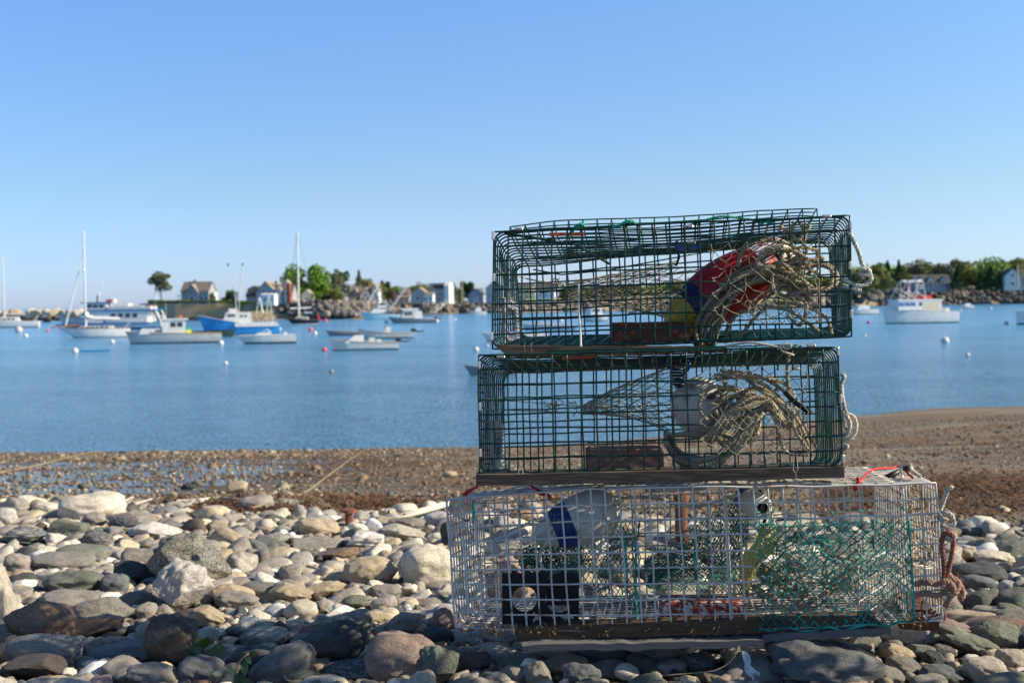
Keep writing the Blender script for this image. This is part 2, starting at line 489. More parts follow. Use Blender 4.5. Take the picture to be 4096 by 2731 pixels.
# landmark stones: x0,y0,x1,y1 in photo pixels, material, shape, tilt(deg, in picture plane), label, (short name used by neighbours)
LM = [
 (600,2132,940,2345,'granite','l',-8,'big grey speckled granite boulder with rough faces behind the pinkish white rock','speckled granite boulder'),
 (595,2259,842,2455,'white','l',35,'pinkish white quartz rock leaning in front of the speckled granite boulder','pinkish white rock'),
 (235,1972,508,2090,'pale','r',0,'large pale domed boulder at the back edge of the stones','pale domed boulder'),
 (-95,2225,66,2530,'pale','r',10,'tall pale boulder cut off by the left edge of the photo','tall pale edge boulder'),
 (2,2396,305,2585,'rust','l',-14,'wet looking rusty brown wedge shaped boulder with pale top','rusty wedge boulder'),
 (160,2274,424,2385,'green','r',4,'wide green grey stone dotted with pale spots','green spotted stone'),
 (274,2389,528,2500,'granite2','r',2,'cracked light grey oval stone in front of the long smooth tan one','cracked grey oval'),
 (160,2364,440,2440,'lilac','r',-3,'long smooth sausage shaped stone behind the cracked grey oval','sausage shaped stone'),
 (402,2292,518,2382,'blue','r',0,'smooth round blue grey stone right of the green spotted one','round blue grey stone'),
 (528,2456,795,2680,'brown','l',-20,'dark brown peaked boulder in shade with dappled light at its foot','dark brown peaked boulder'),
 (8,2543,312,2665,'granite2','r',-6,'brownish grained boulder half in shade near the bottom left','grained shaded boulder'),
 (14,2618,284,2725,'brown','l',-4,'low dark brown boulder with worn tan top in the bottom left corner','low brown corner boulder'),
 (322,2568,638,2640,'blue','r',7,'long bone shaped blue grey stone lying across others','bone shaped stone'),
 (495,2618,735,2770,'grey','a',-4,'blocky light blue grey stone at the bottom edge','blocky blue grey stone'),
 (708,2622,900,2750,'blue','r',-6,'smooth dark blue oval stone in shade at the bottom edge','dark blue oval stone'),
 (760,2414,920,2512,'tan','l',-22,'tan grained stone slanting down right of the pinkish white rock','slanting tan stone'),
 (546,2411,630,2482,'grey','r',0,'small round grey stone below the pinkish white rock','small round grey stone'),
 (848,2358,1046,2448,'grey','r',-4,'smooth pale grey oval stone with a shadow on its right end','pale grey smooth oval'),
 (454,2244,618,2334,'dark','a',-6,'dark grey block shaped stone against the speckled granite boulder','dark grey block'),
 (114,2210,384,2282,'granite2','r',0,'flat tan granite slab behind the green spotted stone','flat tan granite slab'),
 (224,2178,440,2246,'green','r',-4,'smooth olive grey slab lying flat left of the granite boulder','smooth olive slab'),
 (318,2116,446,2200,'stripe','r',-12,'black stone with white bands','black banded stone'),
 (-6,2102,194,2190,'stripe','l',-5,'dark stone swirled with white lines at the left edge','white swirled stone'),
 (516,2085,738,2160,'white','l',-8,'broad whitish stone behind the speckled granite boulder','broad whitish stone'),
 (416,2042,640,2120,'lilac','l',-10,'wide lilac grey stone right of the pale domed boulder','wide lilac grey stone'),
 (182,2035,308,2084,'tan','r',6,'tan rounded stone in front of the pale domed boulder','tan stone by the dome'),
 (190,2078,356,2146,'green','a',-6,'flat green grey stone below the tan rounded one','flat green grey stone'),
 (318,2045,430,2114,'grey','r',0,'round grey stone leaning against the pale domed boulder','grey leaning stone'),
 (-14,1988,118,2056,'grey','l',-8,'grey boulder at the far left of the back row','far left grey boulder'),
 (138,1996,260,2054,'pale','a',-6,'cream lumpy stone left of the pale domed boulder','cream lumpy stone'),
 (-22,2025,74,2106,'white','r',-20,'white stone with tan edge cut by the left edge of the photo','white edge stone'),
 (262,2466,496,2552,'rust','a',6,'flat jagged stone with rust orange top and black underside','rust topped jagged stone'),
 (16,2212,120,2296,'lilac','r',-14,'rounded lilac brown stone with a jagged shadow on its left','lilac brown stone'),
 (1354,2219,1616,2356,'tan','r',4,'large tan oval boulder marked with fine cracks','large tan oval boulder'),
 (1605,2180,1840,2356,'pale','r',-8,'rough pale boulder touching the left end of the white trap','rough pale boulder'),
 (1060,2326,1262,2422,'tan','l',-6,'cream tan block shaped stone tapering to the right','cream tan block'),
 (1134,2399,1280,2480,'pale','r',0,'pale speckled oval stone below the cream tan block','pale speckled oval'),
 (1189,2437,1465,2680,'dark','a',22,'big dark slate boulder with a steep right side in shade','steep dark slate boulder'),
 (1450,2528,1752,2735,'pink','r',-8,'big rounded brown grained boulder in shade left of the trap','rounded brown grained boulder'),
 (1670,2580,1842,2745,'green','a',-14,'dark green block shaped stone with dotted light on its face','green block with dotted light'),
 (1530,2434,1706,2552,'grey','l',28,'grey slab tilted upright with striped shade on it','tilted striped slab'),
 (1690,2498,1815,2588,'dark','r',0,'round black rough stone left of the trap end','round black rough stone'),
 (1720,2424,1828,2536,'pink','r',-4,'purple brown stone beside the lower left corner of the white trap','purple brown stone'),
 (1470,2334,1608,2402,'granite2','r',-6,'grey granite egg shaped stone below the large tan oval boulder','granite egg stone'),
 (1478,2384,1592,2446,'lilac','r',10,'smooth lilac pebble with a bent outline','bent lilac pebble'),
 (1362,2364,1472,2436,'green','a',0,'small olive brown blocky stone','small olive block'),
 (1364,2122,1540,2200,'white','l',0,'whitish lumpy boulder dented with dark hollows','dented whitish boulder'),
 (1508,2092,1712,2166,'pale','l',-10,'pale wide boulder behind the dented whitish one','pale wide boulder'),
 (1550,2060,1702,2124,'grey','a',-8,'pale grey angular boulder under the two cream reeds','angular boulder by the reeds'),
 (1184,2073,1360,2148,'tan','r',-6,'round tan boulder beside dry straw','round tan boulder'),
 (950,1980,1098,2054,'grey','r',3,'lone light grey block shaped stone on the seaweed line','lone grey block'),
 (1760,2085,1830,2200,'dark','a',0,'dark triangular stone standing behind the left end of the white trap','dark triangular stone'),
 (1008,2578,1262,2750,'blue','r',24,'long blue grey speckled stone sloping up in shade','sloping blue grey stone'),
 (1050,2624,1298,2750,'green','r',-16,'dark green slate with dappled light at the bottom edge','dappled green slate'),
 (1286,2644,1600,2730,'stripe','l',5,'long wood like striped stone lying in front of the brown boulder','wood like striped stone'),
 (1146,2152,1372,2202,'grey','a',-2,'flat pale grey slab behind the rust coloured slab','flat pale slab'),
 (1258,2189,1438,2240,'rust','a',2,'flat rust brown slab','flat rust slab'),
 (1140,2706,1410,2790,'pale','r',2,'pale boulder top poking in at the bottom edge','pale bottom boulder'),
 (958,2510,1150,2584,'lilac','r',-2,'grey speckled stone half in dappled shade left of the steep slate boulder','speckled half shaded stone'),
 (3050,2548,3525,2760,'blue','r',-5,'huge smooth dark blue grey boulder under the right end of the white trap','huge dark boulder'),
 (3530,2478,3745,2600,'white','l',0,'pale angular rock wedged under the right end of the white trap','pale wedge rock'),
 (3890,2440,4090,2610,'green','a',-16,'green grey angular pointed rock on the right','green pointed rock'),
 (3850,2628,4034,2735,'pale','r',-6,'smooth cream boulder near the bottom right','smooth cream boulder'),
 (3672,2658,3866,2735,'blue','r',-3,'long smooth grey stone left of the cream boulder','long smooth grey stone'),
 (3765,2534,3918,2606,'lilac','r',-14,'smooth taupe oval stone right of the wedge rock','smooth taupe oval'),
 (3745,2506,3985,2620,'green','r',-16,'wide green grey stone behind the taupe oval','wide green grey stone'),
 (3538,2622,3692,2708,'granite2','r',-10,'dark grained oval stone right of the huge dark boulder','dark grained oval'),
 (3512,2568,3658,2650,'tan','r',-20,'tan smooth stone behind the dark grained oval','tan smooth stone'),
 (3808,2252,4034,2336,'dark','r',-2,'long dark slate stone behind the pile at the right','long dark slate'),
 (3866,2198,4058,2256,'pale','r',-3,'whitish flat stone behind the long dark slate','whitish flat stone'),
 (3846,2300,3990,2366,'blue','r',-10,'dark grey rounded stone in front of the long dark slate','dark rounded stone'),
 (3838,2100,3930,2156,'blue','r',-4,'dark grey stone at the back right edge of the stones','back dark stone'),
 (3974,2590,4130,2690,'pale','r',-12,'large beige stone cut off by the right edge','beige edge stone'),
 (3688,2602,3774,2664,'dark','r',-8,'small dark smooth stone between the banded stones','small dark smooth stone'),
 (3496,2664,3616,2745,'granite2','r',-12,'grey egg shaped stone at the bottom right of the huge boulder','grey egg stone'),
 (3610,2570,3745,2640,'stripe','l',8,'brown stone with wood like bands under the wedge rock','brown banded stone'),
 (3740,2575,3820,2640,'stripe','a',20,'small banded angular stone right of the brown banded one','small banded stone'),
 (2238,2645,2406,2745,'blue','r',0,'round dark grey cobble under the left half of the driftwood board','round dark cobble'),
 (2094,2648,2220,2745,'grey','l',10,'grey upright cobble left of the round dark one','grey upright cobble'),
 (2616,2636,2750,2700,'lilac','r',0,'grey brown cobble under the middle of the driftwood board','grey brown cobble'),
 (2728,2610,2866,2690,'stripe','r',-4,'dark cobble with curved bands under the board','dark curved banded cobble'),
 (3128,2658,3232,2750,'lilac','r',4,'smooth grey upright stone in front of the huge dark boulder','smooth upright stone'),
 (3252,2680,3318,2735,'blue','r',-6,'small bluish white stone in front of the huge dark boulder','small bluish stone'),
 (1836,2600,1975,2695,'dark','a',0,'dark angular stone below the left end of the board','dark angular stone'),
 (1925,2230,2140,2430,'pink','l',0,'pinkish rock seen through the left end of the white trap','pinkish rock behind the trap'),
 (3310,2708,3480,2775,'pink','r',4,'pinkish stone poking in at the bottom edge under the huge boulder','pinkish bottom stone'),
 (3640,2700,3800,2770,'granite2','r',0,'white grained stone at the bottom edge','white grained stone'),
]
STONES = []   # (center, (a,b,c), screen info)
lm_info = []
for i, (x0, y0, x1, y1, mt_, kd, tilt, lab, short) in enumerate(LM):
    g = ground_hit((x0 + x1) / 2, y1 + 4)
    d0 = g.y
    if y1 > 2731: d0 = ground_hit((x0 + x1) / 2, 2731).y - (y1 - 2731) * .002
    a = (x1 - x0) / 2 * d0 / FPX
    dep = min(max(a * .8, .04), .26)
    dc = d0 + dep * .55
    a = (x1 - x0) / 2 * dc / FPX; c_ = (y1 - y0) / 2 * dc / FPX * 1.04
    ctr = P((x0 + x1) / 2, (y0 + y1) / 2, dc)
    t = math.radians(tilt)
    # undo tilt growth of the box so that the rotated ellipsoid keeps the measured extents
    ca, sa = math.cos(t) ** 2, math.sin(t) ** 2
    den = ca * ca - sa * sa
    if den > .35:
        a2 = (ca * a * a - sa * c_ * c_) / den; c2 = (ca * c_ * c_ - sa * a * a) / den
        if a2 > 0 and c2 > (.3 * c_) ** 2: a, c_ = math.sqrt(a2), math.sqrt(c2)
    me = get_mesh(kd, i % len(SETS[kd]), 5 if (x1 - x0) > 150 else 4, mt_)
    o = bpy.data.objects.new('boulder' if (x1 - x0) * dc / FPX > .16 else 'stone', me); C.objects.link(o)
    flip = random.choice((0, math.pi))
    o.rotation_mode = 'XYZ'
    R = Matrix.Rotation(math.radians({1: 35, 34: 25, 2: 15, 33: 15}.get(i, 0)), 3, 'Z') @ Matrix.Rotation(-t, 3, 'Y')
    o.rotation_euler = (R @ Matrix.Rotation(flip, 3, 'Z')).to_euler()
    o.scale = (a, dep, c_)
    o.location = ctr
    tag(o, lab, 'boulder' if o.name.startswith('boulder') else 'stone', None)
    lm_info.append((x0, y0, x1, y1, dc, short, ctr, max(a, dep)))
    STONES.append((ctr.x, ctr.y, (a + dep) / 2))

# random stones
def edge_depth(px):   # far edge of the stones, by photo column
    if px < 600: return 8.6
    if px < 1750: return 8.6 - 1.2 * sm01(600, 1000, px)
    return 7.3 - 1.3 * sm01(1750, 3900, px)
cell = {}
def near(x, y, r, k=.8):
    ix, iy = int(math.floor(x / .25)), int(math.floor(y / .25))
    for i in range(ix - 2, ix + 3):
        for j in range(iy - 2, iy + 3):
            for (u, v, q) in cell.get((i, j), ()):
                if (u - x) ** 2 + (v - y) ** 2 < ((r + q) * k) ** 2: return True
    return False
def put(x, y, r):
    cell.setdefault((int(math.floor(x / .25)), int(math.floor(y / .25))), []).append((x, y, r))
for (x, y, r) in STONES: put(x, y, r * .85)
MATS_W = [('grey', 20), ('blue', 7), ('green', 10), ('dark', 4), ('tan', 17), ('pale', 17), ('white', 6), ('granite2', 8), ('rust', 2), ('brown', 2), ('pink', 3), ('stripe', 3), ('lilac', 12)]
MK = [k for k, n in MATS_W for _ in range(n)]
RS = []
T3X = (1790, 3790)
for (rmin, rmax, tries, kk) in ((.075, .11, 900, .80), (.052, .085, 9000, .76), (.034, .052, 16000, .76), (.022, .034, 26000, .74)):
    for _ in range(tries):
        y = 2.35 + 6.4 * random.random() ** .8
        hw = .47 * y + .5
        x = random.uniform(-hw, hw)
        px, py, _w = proj((x, y, bed(x, y)))
        ed = edge_depth(px) + .35 * noise.noise(Vector((x * 1.2, y, 0)))
        if y > ed: continue
        if rmin > .07 and random.random() < .5: continue
        r = random.uniform(rmin, rmax)
        if near(x, y, r * .85, kk): continue
        e1 = random.uniform(.95, 1.35); e2 = random.uniform(.65, .95); e3 = random.uniform(.40, .82)
        c_ = r * e3
        under = 1760 < px < 3800 and y < 3.6
        lift = random.uniform(.15, .5) * c_
        z = bed(x, y) + lift + .02 * abs(noise.noise(Vector((x * 3, y * 3, 9)))) * 2
        if under:
            lim = CAMZ - .935 - (y - 2.8) * .1 * 0
            if z + c_ > lim:
                c_ = min(c_, .03); z = min(z, lim - c_)
        # keep the landmark stones visible
        cx, cy, ww = proj((x, y, z))
        bad = False
        for (x0, y0, x1, y1, dc, *_r) in lm_info:
            if y < dc:
                ex = r * 1.15 * FPX / y; ey = c_ * FPX / y
                mx = (x1 - x0) * .10; my = (y1 - y0) * .22
                if cx + ex > x0 + mx and cx - ex < x1 - mx and cy + ey > y0 and cy - ey < y1 - my:
                    bad = True; break
        if bad: continue
        put(x, y, r * .85)
        RS.append(dict(x=x, y=y, z=z, s=(r * e1, r * e2, c_), r=r, px=cx, py=cy, size=r * r * e1 * e3 / (y * y), mat=random.choice(MK)))
inview = [s for s in RS if -60 < s['px'] < 4150 and s['py'] < 2790 and not (2050 < s['px'] < 3650 and 1950 < s['py'] < 2560 and s['y'] < 3.9)]
inview.sort(key=lambda s: -s['size'])
NIND = 298 - len(LM)
ind = inview[:NIND]
indset = set(id(s) for s in ind)
COLN = {'grey': 'mid grey', 'blue': 'blue grey', 'green': 'green grey', 'dark': 'black slate', 'tan': 'tan', 'pale': 'cream', 'white': 'whitish', 'granite2': 'speckled', 'rust': 'rusty', 'brown': 'dark brown', 'pink': 'pinkish', 'stripe': 'banded', 'lilac': 'lilac grey'}
labs = {}
for s in ind:
    best = min(lm_info, key=lambda q: math.hypot(((q[0] + q[2]) / 2 - s['px']), ((q[1] + q[3]) / 2 - s['py']) * 1.3))
    bx, by = (best[0] + best[2]) / 2, (best[1] + best[3]) / 2
    dx, dy = s['px'] - bx, s['py'] - by
    if abs(dx) > abs(dy): rel = 'right of' if dx > 0 else 'left of'
    else: rel = 'in front of' if dy > 0 else 'behind'
    el = s['s'][0] / s['s'][1]; fl = s['s'][2] / s['r']
    shp = 'long' if el > 1.65 else ('flat' if fl < .46 else ('plump' if fl > .6 else 'oval'))
    s['base'] = (COLN[s['mat']], shp, rel, best[5])
    s['dd'] = math.hypot(dx, dy)
    labs.setdefault(s['base'], []).append(s)
for k, l in labs.items():
    l.sort(key=lambda s: s['dd'])
    words_ = [''] if len(l) == 1 else (['nearer ', 'farther '] if len(l) == 2 else ['nearest ', 'second nearest ', 'third nearest ', 'fourth nearest ', 'fifth nearest ', 'sixth nearest ', 'seventh nearest '])
    for s, wd in zip(l, words_ + ['outlying '] * 20):
        s['label'] = f'{wd}{k[0]} {k[1]} stone {k[2]} the {k[3]}'.strip()
for n, s in enumerate(ind):
    kd = random.choice('rrrllla')
    me = get_mesh(kd, random.randrange(len(SETS[kd])), 4, s['mat'])
    o = bpy.data.objects.new('stone', me); C.objects.link(o)
    o.location = (s['x'], s['y'], s['z']); o.scale = s['s']
    o.rotation_euler = (random.uniform(-.3, .3), random.uniform(-.35, .35), random.uniform(-.9, .9))
    tag(o, s['label'], 'stone', 'beach stones')

# the rest as one mass
PALV = {'grey': (.33, .30, .255), 'blue': (.165, .17, .165), 'green': (.18, .185, .145), 'dark': (.08, .085, .085), 'tan': (.50, .42, .30), 'pale': (.65, .59, .49), 'white': (.78, .73, .68), 'granite2': (.33, .315, .28), 'rust': (.30, .20, .12), 'brown': (.12, .095, .07), 'pink': (.38, .29, .24), 'stripe': (.24, .235, .23), 'lilac': (.40, .36, .31)}
def mass(items, sub, name, label, mat, protos, dk=1.0):
    arrs = [proto_arr(s, sub, **k) for s, k in protos]
    V, Fc, Co = [], [], []
    off = 0
    for it in items:
        v, f = arrs[rng.integers(len(arrs))]
        a, b_, c_ = rng.uniform(-.5, .5), rng.uniform(-.5, .5), rng.uniform(0, 6.28)
        R = np.array((Matrix.Rotation(c_, 3, 'Z') @ Matrix.Rotation(b_, 3, 'Y') @ Matrix.Rotation(a, 3, 'X')))
        w_ = (v * np.array(it['s'])) @ R.T + np.array([it['x'], it['y'], it['z']])
        V.append(w_); Fc.append(f + off); off += len(v)
        c = np.array(PALV[it['mat']]) * rng.uniform(.7, 1.2) * dk
        Co.append(np.tile(np.append(np.clip(c, 0, 1), 1), (len(v), 1)))
    V = np.concatenate(V); Fc = np.concatenate(Fc); Co = np.concatenate(Co)
    me = bpy.data.meshes.new(name)
    me.vertices.add(len(V)); me.vertices.foreach_set('co', V.ravel().astype(np.float32))
    me.loops.add(Fc.size); me.loops.foreach_set('vertex_index', Fc.ravel().astype(np.int32))
    me.polygons.add(len(Fc)); me.polygons.foreach_set('loop_start', np.arange(0, Fc.size, 3, dtype=np.int32))
    me.polygons.foreach_set('loop_total', np.full(len(Fc), 3, dtype=np.int32))
    me.polygons.foreach_set('use_smooth', np.ones(len(Fc), dtype=bool))
    me.update(calc_edges=True)
    at = me.color_attributes.new('stone_colour', 'FLOAT_COLOR', 'POINT')
    at.data.foreach_set('color', Co.ravel().astype(np.float32))
    me.materials.append(mat)
    o = bpy.data.objects.new(name, me); C.objects.link(o)
    tag(o, label, None, None, 'stuff')
    return o
def attr_mat(name, rough=.75):
    mt, nt, b = _nt(name)
    at = nd(nt, 'ShaderNodeAttribute'); at.attribute_name = 'stone_colour'
    v = coords(nt)
    g = noi(nt, v, 90, 4, .7)
    lo = ramp(nt, g, [(.3, (.6, .6, .6)), (.7, (1.3, 1.3, 1.3))])
    c = mixc(nt, 1.0, at.outputs['Color'], lo, 'MULTIPLY')
    c = mixc(nt, .6, c, mixc(nt, 1.0, c, ramp(nt, noi(nt, v, 20, 4, .6), [(.3, (.75, .72, .68)), (.7, (1.2, 1.2, 1.2))]), 'MULTIPLY'))
    nt.links.new(c, b.inputs['Base Color'])
    b.inputs['Roughness'].default_value = rough; b.inputs['Specular IOR Level'].default_value = .35
    bump(nt, b, mixc(nt, .5, g, noi(nt, v, 25, 5, .65)), .45, .006)
    return mt
AM = attr_mat('pebble_surface')
rest = [s for s in RS if id(s) not in indset]
mass(rest, 3, 'pebbles', 'mass of smaller rounded grey, tan and white beach stones between the boulders', AM, ROUND[:4] + LUMPY + ANG[:3])
# fine fill under the stones, coloured darker to deepen the shade in the gaps
fill = []
for _ in range(8000):
    y = 2.3 + 6.8 * random.random() ** .9
    hw = .47 * y + .5; x = random.uniform(-hw, hw)
    px, py, _w = proj((x, y, bed(x, y)))
    if y > edge_depth(px) + .5 + .4 * noise.noise(Vector((x * 1.2, y, 0))): continue
    r = random.uniform(.009, .024)
    fill.append(dict(x=x, y=y, z=bed(x, y) + r * random.uniform(.2, .9), s=(r * 1.2, r * .9, r * .65), mat=random.choice(MK)))
mass(fill, 2, 'gravel', 'small pebbles filling the gaps between the beach stones', AM, ROUND[:4], .55)
# flats: scattered gravel, ochre near the water on the left
fl = []
for _ in range(34000):
    y = 6.5 + 20 * random.random() ** 1.3
    hw = .47 * y + 1.5; x = random.uniform(-hw, hw)
    if y > drop_dist(x) + .6: continue
    px, py, _w = proj((x, y, bed(x, y)))
    left = sm01(3, -3, x)
    if random.random() > .5 + .5 * left: continue
    if left > .5 and 10 < y < 20 and random.random() < .66: continue
    r = random.uniform(.006, .017) * (1 + .4 * left) * (1 + y * .02)
    if random.random() < .012: r *= 2.4
    mt_ = random.choice(['rust', 'rust', 'rust', 'brown', 'grey', 'green', 'tan', 'brown', 'dark', 'rust', 'tan'])
    fl.append(dict(x=x, y=y, z=bed(x, y) + r * .2, s=(r * 1.3, r, r * .6), mat=mt_))
mass([f for f in fl if f['y'] < 10], 1, 'gravel', 'brown and ochre gravel strewn over the near flats', AM, ROUND[:3] + ANG[:1], .85)
mass([f for f in fl if f['y'] >= 10], 0, 'gravel', 'ochre and brown gravel near the water edge', AM, ROUND[:3] + ANG[:1], .85)
# a few lone stones on the flats
for (x0, y0, x1, y1, mt_, kd, lab) in (
  (898, 1920, 992, 1972, 'tan', 'a', 'olive tan pointed rock on the wet flats'),
  (1095, 1990, 1200, 2045, 'grey', 'r', 'low grey stone half buried on the seaweed line'),
  (660, 1965, 712, 1992, 'tan', 'l', 'small olive stone on the flats behind the dome boulder'),
  (720, 1930, 790, 1958, 'dark', 'r', 'dark flat stone at the edge of the puddle'),
  (1770, 1880, 1830, 1910, 'tan', 'r', 'small orange tan stone on the flats left of the middle trap'),
  (1400, 1995, 1500, 2030, 'pale', 'l', 'pale jagged stone on the seaweed line behind the reeds'),
  (750, 2008, 800, 2034, 'tan', 'a', 'small ochre stone beside the bleached branch'),
  (870, 1968, 915, 1988, 'rust', 'r', 'small orange stone in front of the olive tan rock'),
  (535, 2005, 585, 2032, 'pale', 'a', 'tiny pale pointed stone right of the dome boulder'),
):
    g = ground_hit((x0 + x1) / 2, y1); dc = g.y + .08
    a = (x1 - x0) / 2 * dc / FPX; c_ = (y1 - y0) / 2 * dc / FPX
    o = bpy.data.objects.new('stone', get_mesh(kd, random.randrange(len(SETS[kd])), 3, mt_)); C.objects.link(o)
    o.location = P((x0 + x1) / 2, (y0 + y1) / 2 + 3, dc); o.scale = (a, a * .7, c_ * 1.1)
    tag(o, lab, 'stone')
# ------------------------------------------------------------ lobster traps
GREEN = M('green_coated_wire', (.002, .066, .050), .36, (.002, .035, .028), 30, spec=.5, var=.25)
GREEND = M('green_wire_worn', (.004, .062, .05), .32, (.05, .04, .03), 14, .58, .66, spec=.6, var=.25)
WHITEW = M('white_coated_wire', (.68, .65, .59), .5, (.24, .12, .06), 22, .57, .66, var=.12)
CLIP = M('aluminium_clip', (.62, .62, .63), .35, metal=.8, var=.1, bmp=.2, bsc=120)
WOODD = M('weathered_dark_wood', (.075, .046, .03), .85, (.15, .115, .09), 7, .45, .62, stretch=(1.5, 12, 24), bmp=.6, bsc=12, bd=.003)
WOODR = M('reddish_worn_wood', (.22, .12, .07), .75, (.10, .065, .045), 6, .4, .6, stretch=(1.5, 12, 24), bmp=.5, bsc=12, bd=.003)
WOODB = M('brown_runner_wood', (.12, .07, .038), .8, (.07, .042, .026), 6, .4, .6, stretch=(1.2, 12, 20), bmp=.4, bsc=12, bd=.003)
DRIFT = M('bleached_driftwood', (.15, .145, .14), .85, (.13, .125, .13), 6, .52, .60, stretch=(1.2, 14, 26), bmp=.9, bsc=10, bd=.004)
BRICK = M('brown_brick', (.12, .05, .028), .85, (.08, .035, .02), 20, bmp=.5, bsc=70)
BRICK2 = M('clay_brick', (.24, .13, .10), .85, (.19, .10, .075), 20, bmp=.4, bsc=70)
BRICKB = M('barnacled_red_brick', (.30, .05, .03), .85, (.62, .56, .52), 75, .50, .56, bmp=.6, bsc=70)
TWINE = M('olive_twine', (.30, .27, .17), .85, (.42, .38, .27), 30, bmp=.3, bsc=300)
ROPEO = M('beige_rope', (.40, .35, .25), .9, (.22, .19, .12), 10, .45, .65, bmp=.5, bsc=300, bd=.001)
ROPEG = M('grey_green_rope', (.30, .27, .19), .9, (.17, .16, .10), 10, .45, .65, bmp=.5, bsc=300, bd=.001)
ROPEW = M('white_rope', (.60, .56, .46), .9, (.36, .33, .27), 18, .5, .65, bmp=.4, bsc=300, bd=.001)
ROPEM = M('mint_flecked_rope', (.66, .66, .58), .9, (.20, .36, .28), 60, .5, .6, bmp=.4, bsc=300, bd=.001)
ROPER = M('rust_red_rope', (.36, .13, .09), .9, (.22, .08, .05), 20, bmp=.5, bsc=300, bd=.001)
ROPEP = M('faded_rust_rope', (.40, .25, .19), .95, (.30, .17, .12), 20, bmp=.5, bsc=300, bd=.001)
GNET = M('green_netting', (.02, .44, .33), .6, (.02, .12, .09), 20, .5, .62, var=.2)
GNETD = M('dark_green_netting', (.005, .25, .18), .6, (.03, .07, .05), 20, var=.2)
GBUN = M('bright_green_cord', (.0, .38, .22), .55, (.02, .26, .17), 40, var=.15)
REDC = M('red_cord', (.62, .015, .015), .5, var=.15)
ORANGE = M('orange_plastic', (.85, .16, .02), .5, (.55, .10, .03), 30, var=.1)
BLACKP = M('black_plastic', (.012, .012, .013), .45, (.62, .58, .48), 26, .64, .655, var=.2)
BLACKQ = M('plain_black_plastic', (.014, .014, .015), .45, var=.2)
GREYP = M('scuffed_grey_plastic', (.34, .35, .37), .6, (.08, .08, .08), 14, .56, .62, var=.1)
BLUEP = M('blue_plastic', (.01, .04, .30), .45, var=.15)
WHITEP = M('white_plastic', (.75, .75, .76), .4, (.55, .53, .48), 9, var=.05)
SCUM = M('dried_seaweed', (.33, .22, .10), .95, (.16, .09, .04), 30)
RUSTS = M('rusty_iron', (.25, .09, .05), .9, (.13, .05, .03), 25, bmp=.6, bsc=80)

class Box8:
    """trap body: corners from 8 world points, u along the length, v depth, w height"""
    def __init__(s, f, b, extra=None):
        s.f = f; s.b = b; s.extra = extra   # f: TL TR BL BR
    def __call__(s, u, v, w, j=True):
        def face(c):
            return (c[2] * (1 - u) + c[3] * u) * (1 - w) + (c[0] * (1 - u) + c[1] * u) * w
        p = face(s.f) * (1 - v) + face(s.b) * v
        if s.extra: p = p + s.extra(u, v, w)
        if j: p = p + noise.noise_vector(p * 9) * .0035
        return p
def grid_panel(mb, fn, us, ws, r, hole=None, n=5, seg=None):
    """wires along both directions of a panel; fn(a,b)->point"""
    def run(fixed, arr, horiz):
        fine = []
        for i in range(len(arr) - 1):
            fine += [arr[i], (arr[i] + arr[i + 1]) / 2]
        fine.append(arr[-1])
        cur = []
        for k, t in enumerate(fine):
            a, b = (t, fixed) if horiz else (fixed, t)
            if k:
                pt = (fine[k - 1] + t) / 2
                ha, hb = (pt, fixed) if horiz else (fixed, pt)
                if hole and hole(ha, hb):
                    if len(cur) > 1: mb.tube(cur, r, n)
                    cur = []
                    cur = [fn(a, b)] ; continue
            cur.append(fn(a, b))
        if len(cur) > 1: mb.tube(cur, r, n)
    for w in ws: run(w, us, True)
    for u in us: run(u, ws, False)

def rr_path(L, H, rad, n=4):
    """rounded rectangle path in metres; list of (x,z), starting at left bottom going up the left end, over the top, down the right end, back along the floor"""
    out = []
    def arc(cx, cz, a0, a1):
        for k in range(n + 1):
            a = a0 + (a1 - a0) * k / n
            out.append((cx + rad * math.cos(a), cz + rad * math.sin(a)))
    arc(rad, rad, math.pi * 1.5, math.pi)
    arc(rad, H - rad, math.pi, math.pi / 2)
    arc(L - rad, H - rad, math.pi / 2, 0)
    arc(L - rad, rad, 0, -math.pi / 2)
    return out
def sub_path(pts, step):
    out = []
    for i in range(len(pts)):
        a = pts[i]; b = pts[(i + 1) % len(pts)]
        d = math.hypot(b[0] - a[0], b[1] - a[1]); n = max(1, int(d / step))
        for k in range(n): out.append((a[0] + (b[0] - a[0]) * k / n, a[1] + (b[1] - a[1]) * k / n))
    return out

def trap_frame(bx, L, W, H, pitch, r, mat, root, hole=None, rad=.03, floor=True, front_down=0, lidgap=False):
    nu, nw, nv = round(L / pitch), round(H / pitch), round(W / pitch)
    us = [i / nu for i in range(nu + 1)]; ws = [i / nw for i in range(nw + 1)]; vs = [i / nv for i in range(nv + 1)]
    mb = MB(); grid_panel(mb, lambda a, b: bx(a, 0, b), us, ws, r, hole); mb.build('front_panel', mat, root, True)
    mb = MB(); grid_panel(mb, lambda a, b: bx(a, 1, b), us, ws, r); mb.build('back_panel', mat, root, True)
    # wrapped sheet: ends, top and floor
    mb = MB()
    path = rr_path(L, H, rad)
    fine = sub_path(path, pitch * .6)
    for v in vs[1:-1]:
        mb.tube([bx(x / L, v, z / H) for x, z in fine], r, 5, closed=True)
    for v in (0.004, .996):
        mb.tube([bx(x / L, v, z / H) for x, z in fine], r * 1.25, 5, closed=True)
    # cross wires at each pitch along the perimeter
    per = sub_path(path, .004); tot = 0; last = None; nxt = 0; cross = []
    for p in per:
        if last: tot += math.hypot(p[0] - last[0], p[1] - last[1])
        if tot >= nxt: cross.append(p); nxt += pitch
        last = p
    for x, z in cross:
        mb.tube([bx(x / L, v, z / H) for v in np.linspace(0, 1, 6)], r, 5)
    mb.build('body_mesh', mat, root, True)
